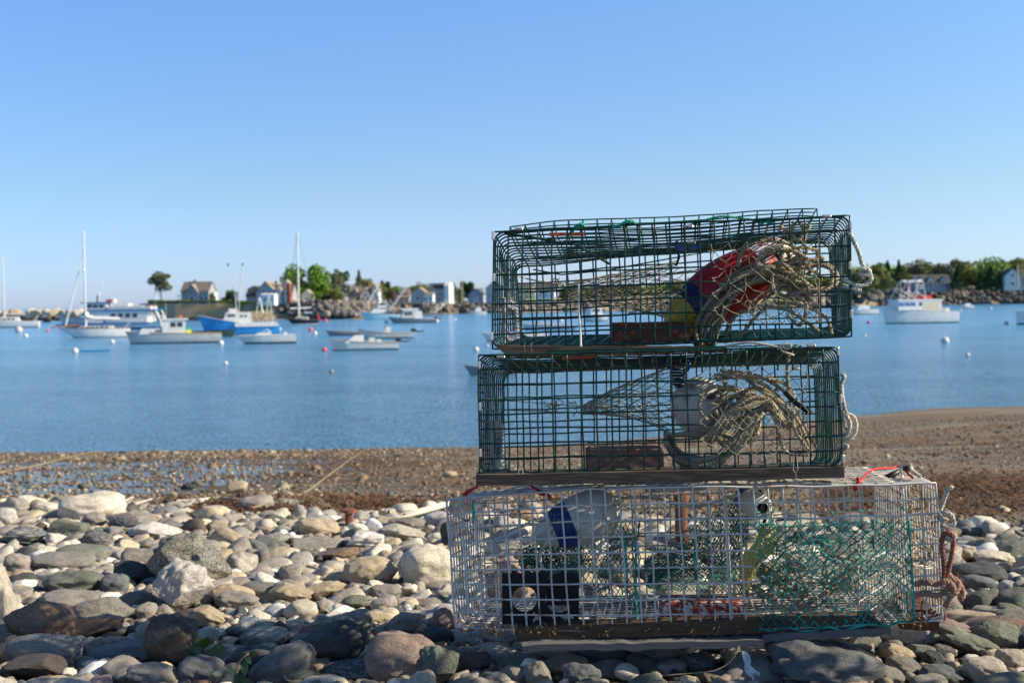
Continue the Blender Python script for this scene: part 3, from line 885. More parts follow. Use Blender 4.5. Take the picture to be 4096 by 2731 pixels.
def clips(root, pts, mat=CLIP, size=(.021, .009, .009), name='clip'):
    for p, ang in pts:
        mb = MB(); R = Matrix.Rotation(ang, 3, 'Y')
        mb.tube([p - R @ Vector((size[0] / 2, 0, 0)), p - R @ Vector((size[0] * .45, 0, 0)), p + R @ Vector((size[0] * .45, 0, 0)), p + R @ Vector((size[0] / 2, 0, 0))],
                [size[2] * .42, size[2] * .5, size[2] * .5, size[2] * .42], 8)
        mb.build(name, mat, root)
def net_sheet(mb, fn, nu, nv, r, sag=.004, knots=True, jit=.12, skip=0.0):
    pt = {}
    def node(i, j):
        if (i, j) not in pt:
            u = (i + (j % 2) * .5) / nu; v = j / nv
            u += random.uniform(-jit, jit) / nu * (0 < j < nv); v += random.uniform(-jit, jit) / nv * (0 < j < nv)
            pt[(i, j)] = Vector(fn(min(1, max(0, u)), min(1, max(0, v))))
        return pt[(i, j)]
    for j in range(nv):
        for i in range(nu + 1):
            for di in ((0, -1) if j % 2 == 0 else (0, 1)):
                k = i + di
                if k < 0 or k > nu: continue
                if random.random() < skip: continue
                a, b = node(i, j), node(k, j + 1)
                m_ = (a + b) / 2 + Vector((0, 0, -sag * random.random())) + noise.noise_vector((a + b) * 20) * .002
                mb.tube([a, m_, b], r, 4, cap=False)
    if knots:
        for p in pt.values():
            s = r * random.uniform(1.5, 2.2)
            d = [p + Vector(o) * s for o in ((1, 0, 0), (-1, 0, 0), (0, 1, 0), (0, -1, 0), (0, 0, 1), (0, 0, -1))]
            mb.add(d, [(0, 2, 4), (2, 1, 4), (1, 3, 4), (3, 0, 4), (2, 0, 5), (1, 2, 5), (3, 1, 5), (0, 3, 5)])
def funnel(mb, c0, ry0, rd0, c1, ry1, rd1, nu, nv, r, dy=Vector((0, 1, 0)), sagc=.01):
    c0, c1 = Vector(c0), Vector(c1)
    up = Vector((0, 0, 1))
    def fn(u, v):
        a = u * 2 * math.pi
        t = v ** .8
        c = c0.lerp(c1, v) + Vector((0, 0, -sagc * math.sin(math.pi * v)))
        ry = ry0 + (ry1 - ry0) * t; rd = rd0 + (rd1 - rd0) * t
        return c + up * ry * math.sin(a) + dy * rd * math.cos(a)
    net_sheet(mb, fn, nu, nv, r, sag=.002, jit=.2)
def plank(mb, a, b, h, dpt, end_round=0, n=24, wob=.002, mi=0, taper=(0, 0)):
    """plank from a to b (top front edge line), height h, depth dpt going back"""
    a, b = Vector(a), Vector(b); L = (b - a); t = L.normalized(); back = Vector((0, 0, 1)).cross(t) ; back = Vector((-t.y, t.x, 0)).normalized(); up = t.cross(back) * -1
    if up.z < 0: up = -up
    rows = []
    for i in range(n + 1):
        s = i / n; c = a + L * s
        hh = h * (1 - taper[0] * (1 - s) ** 3 - taper[1] * s ** 1.5)
        lo = 0
        if end_round and s < end_round: lo = hh * (1 - math.sqrt(max(0, 1 - (1 - s / end_round) ** 2))) * .85
        w1 = noise.noise(Vector((s * 12, h * 90, 1))) * wob; w2 = noise.noise(Vector((s * 17, 4, h * 50))) * wob
        rows.append([c + up * w1, c + back * dpt + up * w2, c + back * dpt - up * (hh - lo + w2 * 1.5), c - up * (hh - lo - w1 * 1.5)])
    vs = [p for r_ in rows for p in r_]; fs = []
    for i in range(n):
        for k in range(4):
            l = (k + 1) % 4
            fs.append((i * 4 + k, (i + 1) * 4 + k, (i + 1) * 4 + l, i * 4 + l))
    fs.append((0, 1, 2, 3)); fs.append((n * 4 + 3, n * 4 + 2, n * 4 + 1, n * 4))
    mb.add(vs, fs, mi)
def brick(c, sz, rotz, mat, label, name='brick', group=None, rotx=0):
    bm = bmesh.new(); bmesh.ops.create_cube(bm, size=1)
    for v in bm.verts: v.co = Vector((v.co.x * sz[0], v.co.y * sz[1], v.co.z * sz[2]))
    bmesh.ops.bevel(bm, geom=bm.edges[:], offset=.004, segments=2, affect='EDGES')
    bmesh.ops.subdivide_edges(bm, edges=[e for e in bm.edges if e.calc_length() > .03], cuts=8, use_grid_fill=True)
    for v in bm.verts: v.co += noise.noise_vector(v.co * 60) * .0016
    me = bpy.data.meshes.new(name); bm.to_mesh(me); bm.free(); me.materials.append(mat)
    o = bpy.data.objects.new(name, me); C.objects.link(o); o.location = c; o.rotation_euler = (rotx, 0, rotz)
    WORLD[o.name] = tuple(c)
    return tag(o, label, 'brick', group)
def scum(mb, p, size, n=14):
    for _ in range(n):
        q = Vector(p) + Vector((random.gauss(0, 1), random.gauss(0, .6), random.gauss(0, 1))) * size * .5
        pts = [q]
        for _k in range(3): pts.append(pts[-1] + Vector((random.uniform(-1, 1), random.uniform(-1, 1), random.uniform(-1.2, .7))) * size * .28)
        mb.tube(pts, random.uniform(.0006, .0018), 3, cap=False)

ROLLA = -0.042
# --- top trap
T1 = Box8([P(1975, 925, 2.886), P(3400, 862, 2.83), P(1968, 1395, 2.886), P(3408, 1345, 2.83)],
          [P(2062, 1035, 3.36), P(3318, 975, 3.30), P(2085, 1350, 3.36), P(3330, 1310, 3.30)],
          lambda u, v, w: Vector((0, 0, w * v * (-.028 * math.exp(-((u - .12) / .22) ** 2)) - .018 * w * math.sin(math.pi * v) * math.sin(math.pi * u) + .006 * w * math.sin(u * 9) * (v > .02))))
t1 = thing('lobster_trap', P(2690, 1400, 3.1), 'green wire lobster trap on top of the stack holding a red striped buoy', 'lobster trap', 'stacked lobster traps')
def hole1(a, b): return .617 < a < .905 and .15 < b < .80
trap_frame(T1, .93, .48, .305, .0381, .0024, GREEN, t1, hole1)
# lid resting on top
mb = MB()
def lid1(a, b):
    u = .045 + a * .865
    p = T1(u, max(0, b - .02), 1.0)
    lift = .012 + .014 * math.sin(a * 2.6) * (1 - b)
    return p + Vector((0, 0, lift if b > .04 else lift * .25 - .006))
us = [i / 21 for i in range(22)]
grid_panel(mb, lambda a, b: lid1(a, b), us, [0, .05] + [.05 + .95 * k / 12 for k in range(1, 13)], .0018)
mb.build('lid', GREEN, t1, True)
# inner partition
# brace wires seen through the back left
mb = MB()
mb.tube([T1(.07, .75, .86), T1(.16, .72, .77), T1(.3, .7, .80), T1(.62, .68, .96)], .0022, 5)
mb.tube([T1(.08, .9, .6), T1(.4, .85, .72), T1(.6, .85, .78)], .0022, 5)
mb.tube([T1(.03, .02, .99), T1(.22, .3, .97), T1(.31, .62, .86)], .004, 5)
mb.build('brace', GREEN, t1, True)
# end vent
def end_vent(bx, root, v0, v1, w0, w1, mat, u=.006):
    mb = MB()
    def bar(va, wa, vb, wb):
        mb.hexa([bx(u, va, wa, False), bx(u + .008, va, wa, False), bx(u + .008, vb, wa, False), bx(u, vb, wa, False), bx(u, va, wb, False), bx(u + .008, va, wb, False), bx(u + .008, vb, wb, False), bx(u, vb, wb, False)])
    tv, tw = (v1 - v0) * .2, (w1 - w0) * .22
    bar(v0, w0, v1, w0 + tw); bar(v0, w1 - tw, v1, w1)
    bar(v0, w0 + tw, v0 + tv, w1 - tw); bar(v1 - tv, w0 + tw, v1, w1 - tw)
    mb.build('escape_vent', mat, root)
end_vent(T1, t1, .25, .78, .02, .46, GREYP)
# runner of worn wood under the front edge
mb = MB(); plank(mb, P(1985, 1381, 2.875), P(2905, 1388, 2.84), .030, .045, end_round=.10, taper=(0, .55), wob=.003)
mb.build('runner', WOODR, t1)
mb = MB(); plank(mb, P(2095, 1362, 3.33), P(3310, 1320, 3.27), .026, .04, wob=.003)
mb.build('runner', WOODD, t1)
# net over the opening
mb = MB()
def fr1(u, v): return T1(.612 + u * .298, -.004 - .02 * math.sin(math.pi * u) * math.sin(math.pi * v), .10 + v * .72)
def bag1(u, v):
    p = T1(.612 + u * .298, 0, .13 + v * .68)
    return p + Vector((0, -.012 + .05 * math.sin(math.pi * u) * math.sin(math.pi * v), 0))
net_sheet(mb, bag1, 6, 10, .0010, sag=.008, jit=.35)
net_sheet(mb, lambda u, v: bag1(.35 + u * .65, v * .3) + Vector((0, .025, 0)), 8, 5, .0009, sag=.002, jit=.15)
mb.build('net_panel', TWINE, t1, True)
# twine funnel
mb = MB()
funnel(mb, P(2700, 1165, 3.10), .085, .19, P(2275, 1165, 3.10), .022, .04, 22, 12, .0010, sagc=-.004)
for (a, b) in (((2275, 1140, 3.08), (1985, 1085, 2.90)), ((2290, 1150, 3.12), (2050, 1100, 3.33)), ((2285, 1200, 3.12), (2075, 1210, 3.34)), ((2280, 1195, 3.08), (1990, 1190, 2.9))):
    pa, pb = P(*a), P(*b)
    mb.tube(catmull([pa, (pa + pb) / 2 + Vector((0, 0, -.004)), pb], .03), .0012, 4)
for k in range(6):
    c = P(2235 + random.uniform(-12, 12), random.choice((1135, 1140, 1205)) + random.uniform(-8, 8), 3.1)
    mb.tube(catmull([c + Vector((random.gauss(0, 1), random.gauss(0, 1), random.gauss(0, 1))) * .008 for _ in range(6)], .004), .0012, 4)
mb.build('net_funnel', TWINE, t1, True)
# bait strap and blue clip
mb = MB(); rope(mb, [T1(.52, .3, .99), T1(.515, .33, .90), T1(.525, .3, .84), T1(.515, .35, .76)], .004)
mb.build('bait_strap', GREEN, t1, True)
mb = MB(); mb.box(P(2718, 992, 2.98), (.022, .012, .014), Matrix.Rotation(.5, 3, 'Y')); mb.box(P(2775, 990, 2.99), (.018, .010, .009), Matrix.Rotation(-.4, 3, 'Y'))
mb.build('blue_clip', BLUEP, t1)
clips(t1, [(P(2075, 917, 2.88), .04), (P(2755, 906, 2.84), .04), (P(2766, 969, 2.88), .04), (P(3307, 866, 2.825), .04), (P(2180, 1035, 3.2), .04),
           (P(2530, 1251, 2.87), 0), (P(2652, 1251, 2.87), 0), (P(1973, 943, 2.88), 1.62), (P(1975, 1110, 2.88), 1.66), (P(1966, 1345, 2.88), 1.6),
           (P(3402, 898, 2.825), 1.53), (P(3400, 1062, 2.825), 1.53), (P(3405, 1255, 2.825), 1.53)])
mb = MB()
for (a, b, c_) in (((2260, 940, 2.88), (2275, 905, 2.87), (2330, 893, 2.87)), ((2440, 905, 2.86), (2490, 900, 2.86), (2515, 885, 2.86))):
    pass
rope(mb, [P(2262, 955, 2.9), P(2290, 925, 2.885), P(2300, 908, 2.87), P(2322, 896, 2.865), P(2335, 905, 2.87), P(2300, 915, 2.87)], .004, fuzz=.8)
rope(mb, [P(2300, 915, 2.87), P(2320, 900, 2.87), P(2338, 893, 2.87)], .005, fuzz=2)
mb.build('green_tie', GBUN, t1, True)
mb = MB()
rope(mb, [P(2432, 905, 2.87), P(2470, 908, 2.865), P(2495, 892, 2.86), P(2520, 884, 2.86), P(2545, 896, 2.87), P(2560, 905, 2.88)], .0045, fuzz=.8)
mb.build('green_tie', GBUN, t1, True)
mb = MB()
rope(mb, [P(2755, 903, 2.87), P(2830, 878, 2.86), P(2890, 866, 2.86), P(2950, 872, 2.86), P(3020, 882, 2.86), P(3050, 893, 2.85), P(3030, 905, 2.86)], .0035, pitch=.02, fuzz=.15)
rope(mb, [P(3020, 884, 2.86), P(3055, 888, 2.85), P(3095, 884, 2.85), P(3070, 895, 2.85)], .004, fuzz=1)
mb.build('green_tie', GBUN, t1, True)
mb = MB(); mb.box(P(2268, 937, 2.91), (.094, .012, .009), Matrix.Rotation(ROLLA * -0, 3, 'Y')); mb.build('orange_strip', ORANGE, t1)
mb = MB(); mb.tube([P(2315, 1135, 2.872), P(2316, 1250, 2.872), P(2322, 1330, 2.87), P(2324, 1402, 2.866)], .0028, 4); mb.box(P(2324, 1388, 2.866), (.008, .005, .008)); mb.build('zip_tie', WHITEP, t1)
mb = MB()
for sx in (2100, 2127): mb.tube([P(sx, 1368, 2.87), P(sx - 3, 1390, 2.866), P(sx + 2, 1408, 2.868)], .0006, 3)
mb.tube([P(2400, 1372, 2.87), P(2415, 1392, 2.865), P(2428, 1370, 2.87)], .0006, 3); mb.tube([P(2415, 1392, 2.865), P(2414, 1402, 2.865)], .0006, 3)
mb.build('lashing_wire', CLIP, t1)
# --- middle trap
T2 = Box8([P(1912, 1420, 2.86), P(3352, 1386, 2.80), P(1918, 1893, 2.86), P(3370, 1864, 2.80)],
          [P(2013, 1492, 3.33), P(3258, 1453, 3.27), P(2020, 1885, 3.33), P(3270, 1852, 3.27)],
          lambda u, v, w: Vector((0, 0, -.012 * w * math.sin(math.pi * u) * math.sin(math.pi * v))))
t2 = thing('lobster_trap', P(2640, 1950, 3.1), 'green wire lobster trap in the middle of the stack holding a white ball buoy', 'lobster trap', 'stacked lobster traps')
def hole2(a, b): return .617 < a < .905 and .14 < b < .84
trap_frame(T2, .93, .48, .305, .0381, .0024, GREEN, t2, hole2)
mb = MB()
def lid2(a, b): return T2(.2 + a * .7, .02 + b * .9, 1.0) + Vector((0, 0, .008))
grid_panel(mb, lid2, [i / 17 for i in range(18)], [k / 12 for k in range(13)], .0019); mb.build('lid', GREEN, t2, True)
mb = MB(); grid_panel(mb, lambda a, b: T2(.50 + .02 * a, a * .96 + .02, b * .97), [0, 1], [0, 1], .0018)
end_vent(T2, t2, .30, .80, .03, .47, GREYP)
mb2 = MB()
plank(mb2, P(1903, 1899, 2.84), P(3377, 1867, 2.785), .0285, .060, wob=.0015, n=40); mb2.build('runner', WOODD, t2)
mb2 = MB(); plank(mb2, P(2010, 1893, 3.27), P(3280, 1857, 3.21), .027, .055, wob=.002, n=40); mb2.build('runner', WOODD, t2)
mb = MB()
def bag2(u, v):
    p = T2(.612 + u * .298, 0, .12 + v * .74)
    return p + Vector((0, -.010 + .06 * math.sin(math.pi * u) * math.sin(math.pi * v), 0))
net_sheet(mb, bag2, 6, 11, .0010, sag=.006, jit=.3)
net_sheet(mb, lambda u, v: bag2(.3 + u * .5, v * .4) + Vector((0, .03, 0)), 6, 7, .0009, sag=.002, jit=.12)
mb.build('net_panel', TWINE, t2, True)
mb = MB()
funnel(mb, P(2675, 1600, 3.06), .092, .18, P(2330, 1638, 3.06), .012, .03, 22, 12, .0010, sagc=-.012)
for (a, b) in (((2330, 1625, 3.03), (1930, 1594, 2.87)), ((2320, 1650, 3.08), (2020, 1640, 3.32))):
    pa, pb = P(*a), P(*b); mb.tube([pa, (pa + pb) / 2, pb], .0013, 4)
for k in range(7):
    c = P(random.choice((2190, 2230, 2300, 2340)) + random.uniform(-10, 10), random.choice((1622, 1645, 1612)), 3.06)
    mb.tube(catmull([c + Vector((random.gauss(0, 1), random.gauss(0, 1), random.gauss(0, 1))) * .007 for _ in range(6)], .004), .0014, 4)
mb.build('net_funnel', TWINE, t2, True)
clips(t2, [(P(2003, 1428, 2.85), .03), (P(1917, 1460, 2.86), 1.57), (P(1919, 1625, 2.86), 1.57), (P(1921, 1810, 2.86), 1.57), (P(2716, 1406, 2.83), .03), (P(2716, 1466, 2.85), .03),
           (P(3245, 1382, 2.80), .03), (P(3352, 1405, 2.795), 1.55), (P(2366, 1773, 2.85), .02), (P(2606, 1764, 2.84), .02), (P(3181, 1474, 3.2), .02), (P(3363, 1595, 2.795), 1.55), (P(3371, 1835, 2.795), 1.55)])
mb = MB()
for k in range(8):
    a = k / 8
    mb.tube([P(2683 + 3 * a, 1452 + 12 * k, 2.98), P(2690, 1454 + 12 * k, 2.95), P(2730, 1454 + 12 * k, 2.95), P(2740 - 3 * a, 1450 + 12 * k, 2.98)], .004, 6)
mb.tube([P(2736, 1425, 2.97), P(2738, 1480, 2.96), P(2728, 1545, 2.95), P(2700, 1548, 2.95)], .004, 6)
mb.build('spring_hinge', BLACKQ, t2, True)
mb = MB(); mb.tube([P(2652, 1440, 2.95), P(2668, 1462, 2.95), P(2690, 1480, 2.95)], .0045, 6); mb.build('blue_clip', BLUEP, t2, True); mb = MB(); mb.tube([P(2752, 1440, 2.95), P(2760, 1462, 2.95), P(2748, 1485, 2.95)], .004, 6)
mb.build('blue_clip', BLUEP, t2, True)
mb = MB(); mb.box(P(2318, 1430, 2.90), (.092, .012, .006), Matrix.Rotation(-.03, 3, 'Y')); mb.build('orange_strip', ORANGE, t2)
mb = MB()
for q in ((2083, 1888, 2.84), (3181, 1869, 2.785)):
    c = P(*q)
    mb.tube([c + Vector((-.004, -.001, .012)), c + Vector((-.006, -.004, -.006)), c + Vector((0, -.005, -.014)), c + Vector((.006, -.004, -.004)), c + Vector((.005, -.001, .012))], .0007, 4)
    mb.tube([c + Vector((0, -.005, -.014)), c + Vector((.001, -.005, -.036))], .0007, 4)
mb.build('lashing_wire', CLIP, t2)

# --- bottom white trap
T3 = Box8([P(1783, 1998, 2.875), P(3745, 1914, 2.75), P(1822, 2508, 2.87), P(3772, 2478, 2.745)],
          [P(1932, 1965, 3.40), P(3605, 1880, 3.26), P(1945, 2392, 3.40), P(3618, 2362, 3.26)],
          lambda u, v, w: Vector((0, 0, .010 * w * math.sin(u * 5) * (1 - v) + .006 * w * v * (u > .55) * math.sin((u - .55) * 5) - .018 * (1 - w) * (1 - v) * math.sin(math.pi * u))))
t3 = thing('lobster_trap', P(2770, 2600, 3.1), 'battered white wire lobster trap with green netting at the bottom of the stack', 'lobster trap', 'stacked lobster traps')
def hole3(a, b): return .632 < a < .942 and .02 < b < .74
trap_frame(T3, 1.257, .53, .33, .0381, .0025, WHITEW, t3, hole3, rad=.012)
mb = MB()
def lid3(a, b): return T3(.08 + a * .84, .06 + b * .92, 1.0) + Vector((0, 0, .005 + .004 * b))
grid_panel(mb, lid3, [i / 28 for i in range(29)], [k / 12 for k in range(13)], .0019); mb.build('lid', WHITEW, t3, True)
mb = MB()
mb.tube([P(2580, 1950, 3.0), P(2700, 1945, 2.98), P(2800, 1938, 2.92), P(2815, 1942, 2.90)], [.014, .015, .015, .012], 12)
mb.build('tube_edging', WHITEP, t3, True)
mb = MB(); plank(mb, P(2822, 1928, 3.0), P(3590, 1880, 3.2), .012, .05, n=20, wob=.003); mb.build('edge_strip', GREYP, t3)
# small pocket at the right end
mb = MB(); grid_panel(mb, lambda a, b: T3(.845 + .10 * a, .15 + a * .6, b * .38), [i / 9 for i in range(10)], [0, .33, .66, 1], .0019)
mb.build('corner_pocket', WHITEW, t3, True)
mb = MB(); grid_panel(mb, lambda a, b: T3(.86 + a * .13, .1 + b * .8, .36 - .05 * b), [0, .33, .66, 1], [i / 11 for i in range(12)], .0019)
mb.build('corner_pocket', WHITEW, t3, True)
mb = MB(); grid_panel(mb, lambda a, b: T3(.58 + .01 * a, a * .96 + .02, b * .97), [i / 13 for i in range(14)], [i / 8 for i in range(9)], .0018)
mb.build('partition', WHITEW, t3, True)
mb = MB(); grid_panel(mb, lambda a, b: T3(.935, a * .96 + .02, b * .97), [i / 13 for i in range(14)], [i / 8 for i in range(9)], .0020)
mb.build('partition', WHITEW, t3, True)
# rusty bent wires at the lower right corner
mb = MB()
for (a, b, c_) in (((3630, 2440), (3665, 2470), (3690, 2485)), ((3690, 2400), (3685, 2450), (3700, 2488)), ((3745, 2440), (3725, 2465), (3700, 2488)), ((3770, 2420), (3775, 2445), (3745, 2462)), ((3775, 2445), (3780, 2478), (3700, 2490))):
    mb.tube(catmull([P(*a, 2.75), P(*b, 2.745), P(*c_, 2.75)], .01), .0021, 5)
mb.build('bent_wire', RUSTS, t3, True)
# wood under the trap
mb = MB(); plank(mb, P(2062, 2508, 2.85), P(3500, 2462, 2.76), .036, .05, n=40, wob=.002); mb.build('runner', WOODB, t3)
mb = MB(); plank(mb, P(2150, 2420, 3.36), P(3480, 2385, 3.28), .036, .05, n=30, wob=.002); mb.build('runner', WOODB, t3)
def driftboard(a, b, h, dpt, label):
    mb = MB(); plank(mb, P(*a), P(*b), h, dpt, n=60, wob=.006); o = mb.build('driftwood_board', DRIFT)
    tag(o, label, 'board')
driftboard((2088, 2582, 2.80), (3052, 2558, 2.76), .018, .16, 'split grey driftwood board under the left half of the white trap')
driftboard((3050, 2538, 2.775), (3562, 2508, 2.74), .020, .15, 'shorter grey driftwood board under the right half of the white trap')
# green net door
mb = MB()
def bag3(u, v):
    p = T3(.632 + u * .308, -.006, .02 + v * .72)
    return p + Vector((0, -.004 + .035 * math.sin(math.pi * u) * math.sin(math.pi * v), -.006 * math.sin(math.pi * u) * (1 - v)))
net_sheet(mb, bag3, 15, 20, .0014, sag=.004, jit=.28)
mb.tube(catmull([bag3(u, 0) + Vector((0, -.004, -.004 - .006 * math.sin(u * 25))) for u in np.linspace(0, 1, 12)], .01), .0032, 6)
mb.tube(catmull([bag3(1, v) + Vector((0.002, -.003, 0)) for v in np.linspace(0, 1, 8)], .01), .0024, 6)
for _ in range(46):
    u = random.random(); v = random.choice([random.random(), 1.0, 1.12, 0.0])
    p = bag3(u, v)
    mb.tube([p, p + Vector((random.uniform(-1, 1), random.uniform(-1, .2), random.uniform(-1, 1))) * .012], [.0022, .0008], 4)
mb.build('net_panel', GNET, t3, True)
mb = MB()
net_sheet(mb, lambda u, v: T3(.64 + u * .29, .25 + .5 * v, .70 - .5 * v) + noise.noise_vector(Vector((u * 6, v * 6, 0))) * .02, 14, 14, .0012, sag=.006, jit=.4)
0 and net_sheet(mb, lambda u, v: T3(.30 + u * .62, .45 + .3 * v, .62 - .6 * v) + noise.noise_vector(Vector((u * 7, v * 5, 4))) * .035, 26, 13, .0011, sag=.004, jit=.45, skip=.15)
mb.build('net_lining', GNET, t3, True)
# green funnels
mb = MB()
def fan(u, v):   # from the narrow left to the wide right at the partition
    x = 2590 + 400 * u; top = 2290 - 285 * u; bot = 2350 + 30 * u
    return P(x, top + (bot - top) * v, 3.10 + .12 * math.sin(v * 3.1) - .05 * u) + noise.noise_vector(Vector((u * 5, v * 5, 3))) * .008
net_sheet(mb, fan, 24, 28, .0014, sag=.001, jit=.25)
net_sheet(mb, lambda u, v: fan(u, v) + Vector((.004, .12, .01)), 20, 22, .0014, sag=.001, jit=.25)
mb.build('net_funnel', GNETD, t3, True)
mb = MB()
def fan2(u, v):
    x = 2080 + 480 * u; top = 2190 - 110 * u; bot = 2290 + 130 * u
    return P(x, top + (bot - top) * v, 3.12 + .1 * math.sin(v * 3.1)) + noise.noise_vector(Vector((u * 5, v * 5, 8))) * .012
net_sheet(mb, fan2, 24, 20, .0015, sag=.003, jit=.35)
net_sheet(mb, lambda u, v: fan2(u * .5, v * .8) + Vector((0, -.05, 0)), 18, 18, .0015, sag=.003, jit=.35)
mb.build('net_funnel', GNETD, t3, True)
for (x, y0, y1) in ((2782, 2080, 2320), (2505, 2130, 2420), (2545, 2140, 2480), (1893, 2000, 2090)):
    mb = MB(); rope(mb, [P(x + random.uniform(-4, 4), y0 + (y1 - y0) * k / 4, 2.862) for k in range(5)], .0035, fuzz=.5)
    mb.build('green_tie', GNET, t3, True)
# black plate with two round holes
mb = MB()
def plate(x0, y0, x1, y1, holes, d, th):
    # a plate in the picture plane made from a fine grid with cells inside the holes left out and rims added
    n = 40; mrow = 26
    def pt(a, b, dd): return P(x0 + (x1 - x0) * a, y0 + (y1 - y0) * b, d + dd)
    def inside(x, y): return any((x - hx) ** 2 / hr ** 2 + (y - hy) ** 2 / hr2 ** 2 < 1 for hx, hy, hr, hr2 in holes)
    grid = {}
    for j in range(mrow + 1):
        for i in range(n + 1):
            x, y = x0 + (x1 - x0) * i / n, y0 + (y1 - y0) * j / mrow
            for hx, hy, hr, hr2 in holes:
                q = math.hypot((x - hx) / hr, (y - hy) / hr2)
                if .86 < q < 1.12: x = hx + (x - hx) / q; y = hy + (y - hy) / q
            grid[(i, j)] = (x, y)
    for j in range(mrow):
        for i in range(n):
            c = [grid[(i, j)], grid[(i + 1, j)], grid[(i + 1, j + 1)], grid[(i, j + 1)]]
            mx = sum(p[0] for p in c) / 4; my = sum(p[1] for p in c) / 4
            if inside(mx, my): continue
            mb.hexa([P(*c[3], d), P(*c[2], d), P(*c[2], d + th), P(*c[3], d + th), P(*c[0], d), P(*c[1], d), P(*c[1], d + th), P(*c[0], d + th)])
plate(2008, 2290, 2316, 2496, [(2098, 2394, 50, 50), (2236, 2394, 54, 54)], 2.885, .006)
mb.hexa([P(2185, 2420, 2.93), P(2300, 2420, 2.93), P(2300, 2420, 2.94), P(2185, 2420, 2.94), P(2185, 2340, 2.93), P(2300, 2340, 2.93), P(2300, 2340, 2.94), P(2185, 2340, 2.94)])  # black panel added behind the right hole, stands in for its shade
for x in (2055, 2170, 2253): mb.box(P(x, 2284, 2.888), (.014, .008, .012))
mb.build('escape_vent', BLACKP, t3)
# white plastic bracket at the upper left
mb = MB(); plank(mb, P(1955, 2170, 3.02), P(2110, 2120, 3.06), .012, .03, n=8); plank(mb, P(1975, 2150, 3.0), P(2010, 2200, 3.02), .02, .02, n=6)
mb.build('plastic_bracket', WHITEP, t3)
mb = MB()
rope(mb, [P(1850, 1978, 2.87), P(1872, 1962, 2.865), P(1898, 1952, 2.86), P(1912, 1943, 2.86)], .0035); rope(mb, [P(1852, 1976, 2.87), P(1862, 1980, 2.865), P(1885, 1960, 2.86)], .003)
mb.build('red_tie', REDC, t3, True)
mb = MB()
rope(mb, [P(2122, 1940, 2.9), P(2150, 1958, 2.88), P(2180, 1974, 2.87), P(2205, 1990, 2.865)], .0038); rope(mb, [P(2148, 1965, 2.87), P(2165, 1975, 2.865), P(2195, 1978, 2.86), P(2200, 1990, 2.86)], .0045)
mb.build('red_tie', REDC, t3, True)
mb = MB()
rope(mb, [P(3418, 1952, 2.79), P(3440, 1925, 2.79), P(3475, 1888, 2.85), P(3500, 1876, 2.9), P(3560, 1872, 3.0), P(3600, 1868, 3.02), P(3650, 1910, 2.82)], .0035, pitch=.02)
rope(mb, [P(3428, 1910, 2.79), P(3436, 1925, 2.785), P(3425, 1940, 2.785), P(3418, 1958, 2.785), P(3432, 1945, 2.785)], .005)
mb.build('red_tie', REDC, t3, True)
mb = MB(); mb.tube([P(2160, 1998, 2.93), P(2200, 1994, 2.9), P(2250, 1990, 2.9)], .002, 5); mb.build('orange_strip', ORANGE, t3)
mb = MB(); mb.tube([P(3515, 1925, 2.95), P(3560, 1905, 2.95), P(3598, 1882, 2.95)], [.008, .010, .006], 8); mb.tube([P(3600, 1870, 2.93), P(3628, 1872, 2.92), P(3640, 1866, 2.92)], [.007, .011, .007], 8)
mb.build('black_toggle', BLACKQ, t3, True)
mb = MB(); mb.tube(catmull([P(3036, 1960, 3.0), P(3058, 1990, 2.99), P(3066, 2040, 2.99), P(3056, 2090, 2.99), P(3044, 2105, 2.99)], .01), .005, 6)
mb.build('black_hook', BLACKQ, t3, True)
def scrap(p, size, n):
    mb = MB(); scum(mb, p, size, n); mb.build('seaweed_scrap', SCUM, t3)
for _ in range(34):
    u = random.choice([random.uniform(0, .12), random.uniform(0, .5), random.uniform(.93, 1), random.random()])
    scrap(T3(u, random.choice([0, 0, .5 * random.random()]), random.choice([random.random(), 0, .02])), random.uniform(.012, .03), 14)
for _ in range(22): scrap(T3(random.uniform(.05, .95), 0, 0), .02, 12)
for _ in range(20): scrap(T3(random.uniform(.96, 1.0), random.uniform(0, .5), random.uniform(.2, 1)), .022, 14)


# ------------------------------------------------------------ bricks
brick(P(2600, 1332, 2.955), (.205, .09, .058), math.radians(-2), BRICK, 'dark brown brick lying inside the top green trap')
brick(P(2496, 1836, 2.96), (.205, .09, .062), math.radians(-2), BRICK2, 'plain clay brown brick lying inside the middle green trap')
brick(P(2800, 2446, 2.93), (.215, .09, .072), math.radians(-3), BRICKB, 'red brick crusted with white barnacles inside the white trap')
brick(P(3660, 2440, 2.95), (.10, .19, .055), math.radians(-14), BRICK, 'rust brown brick in the lower right corner of the white trap')

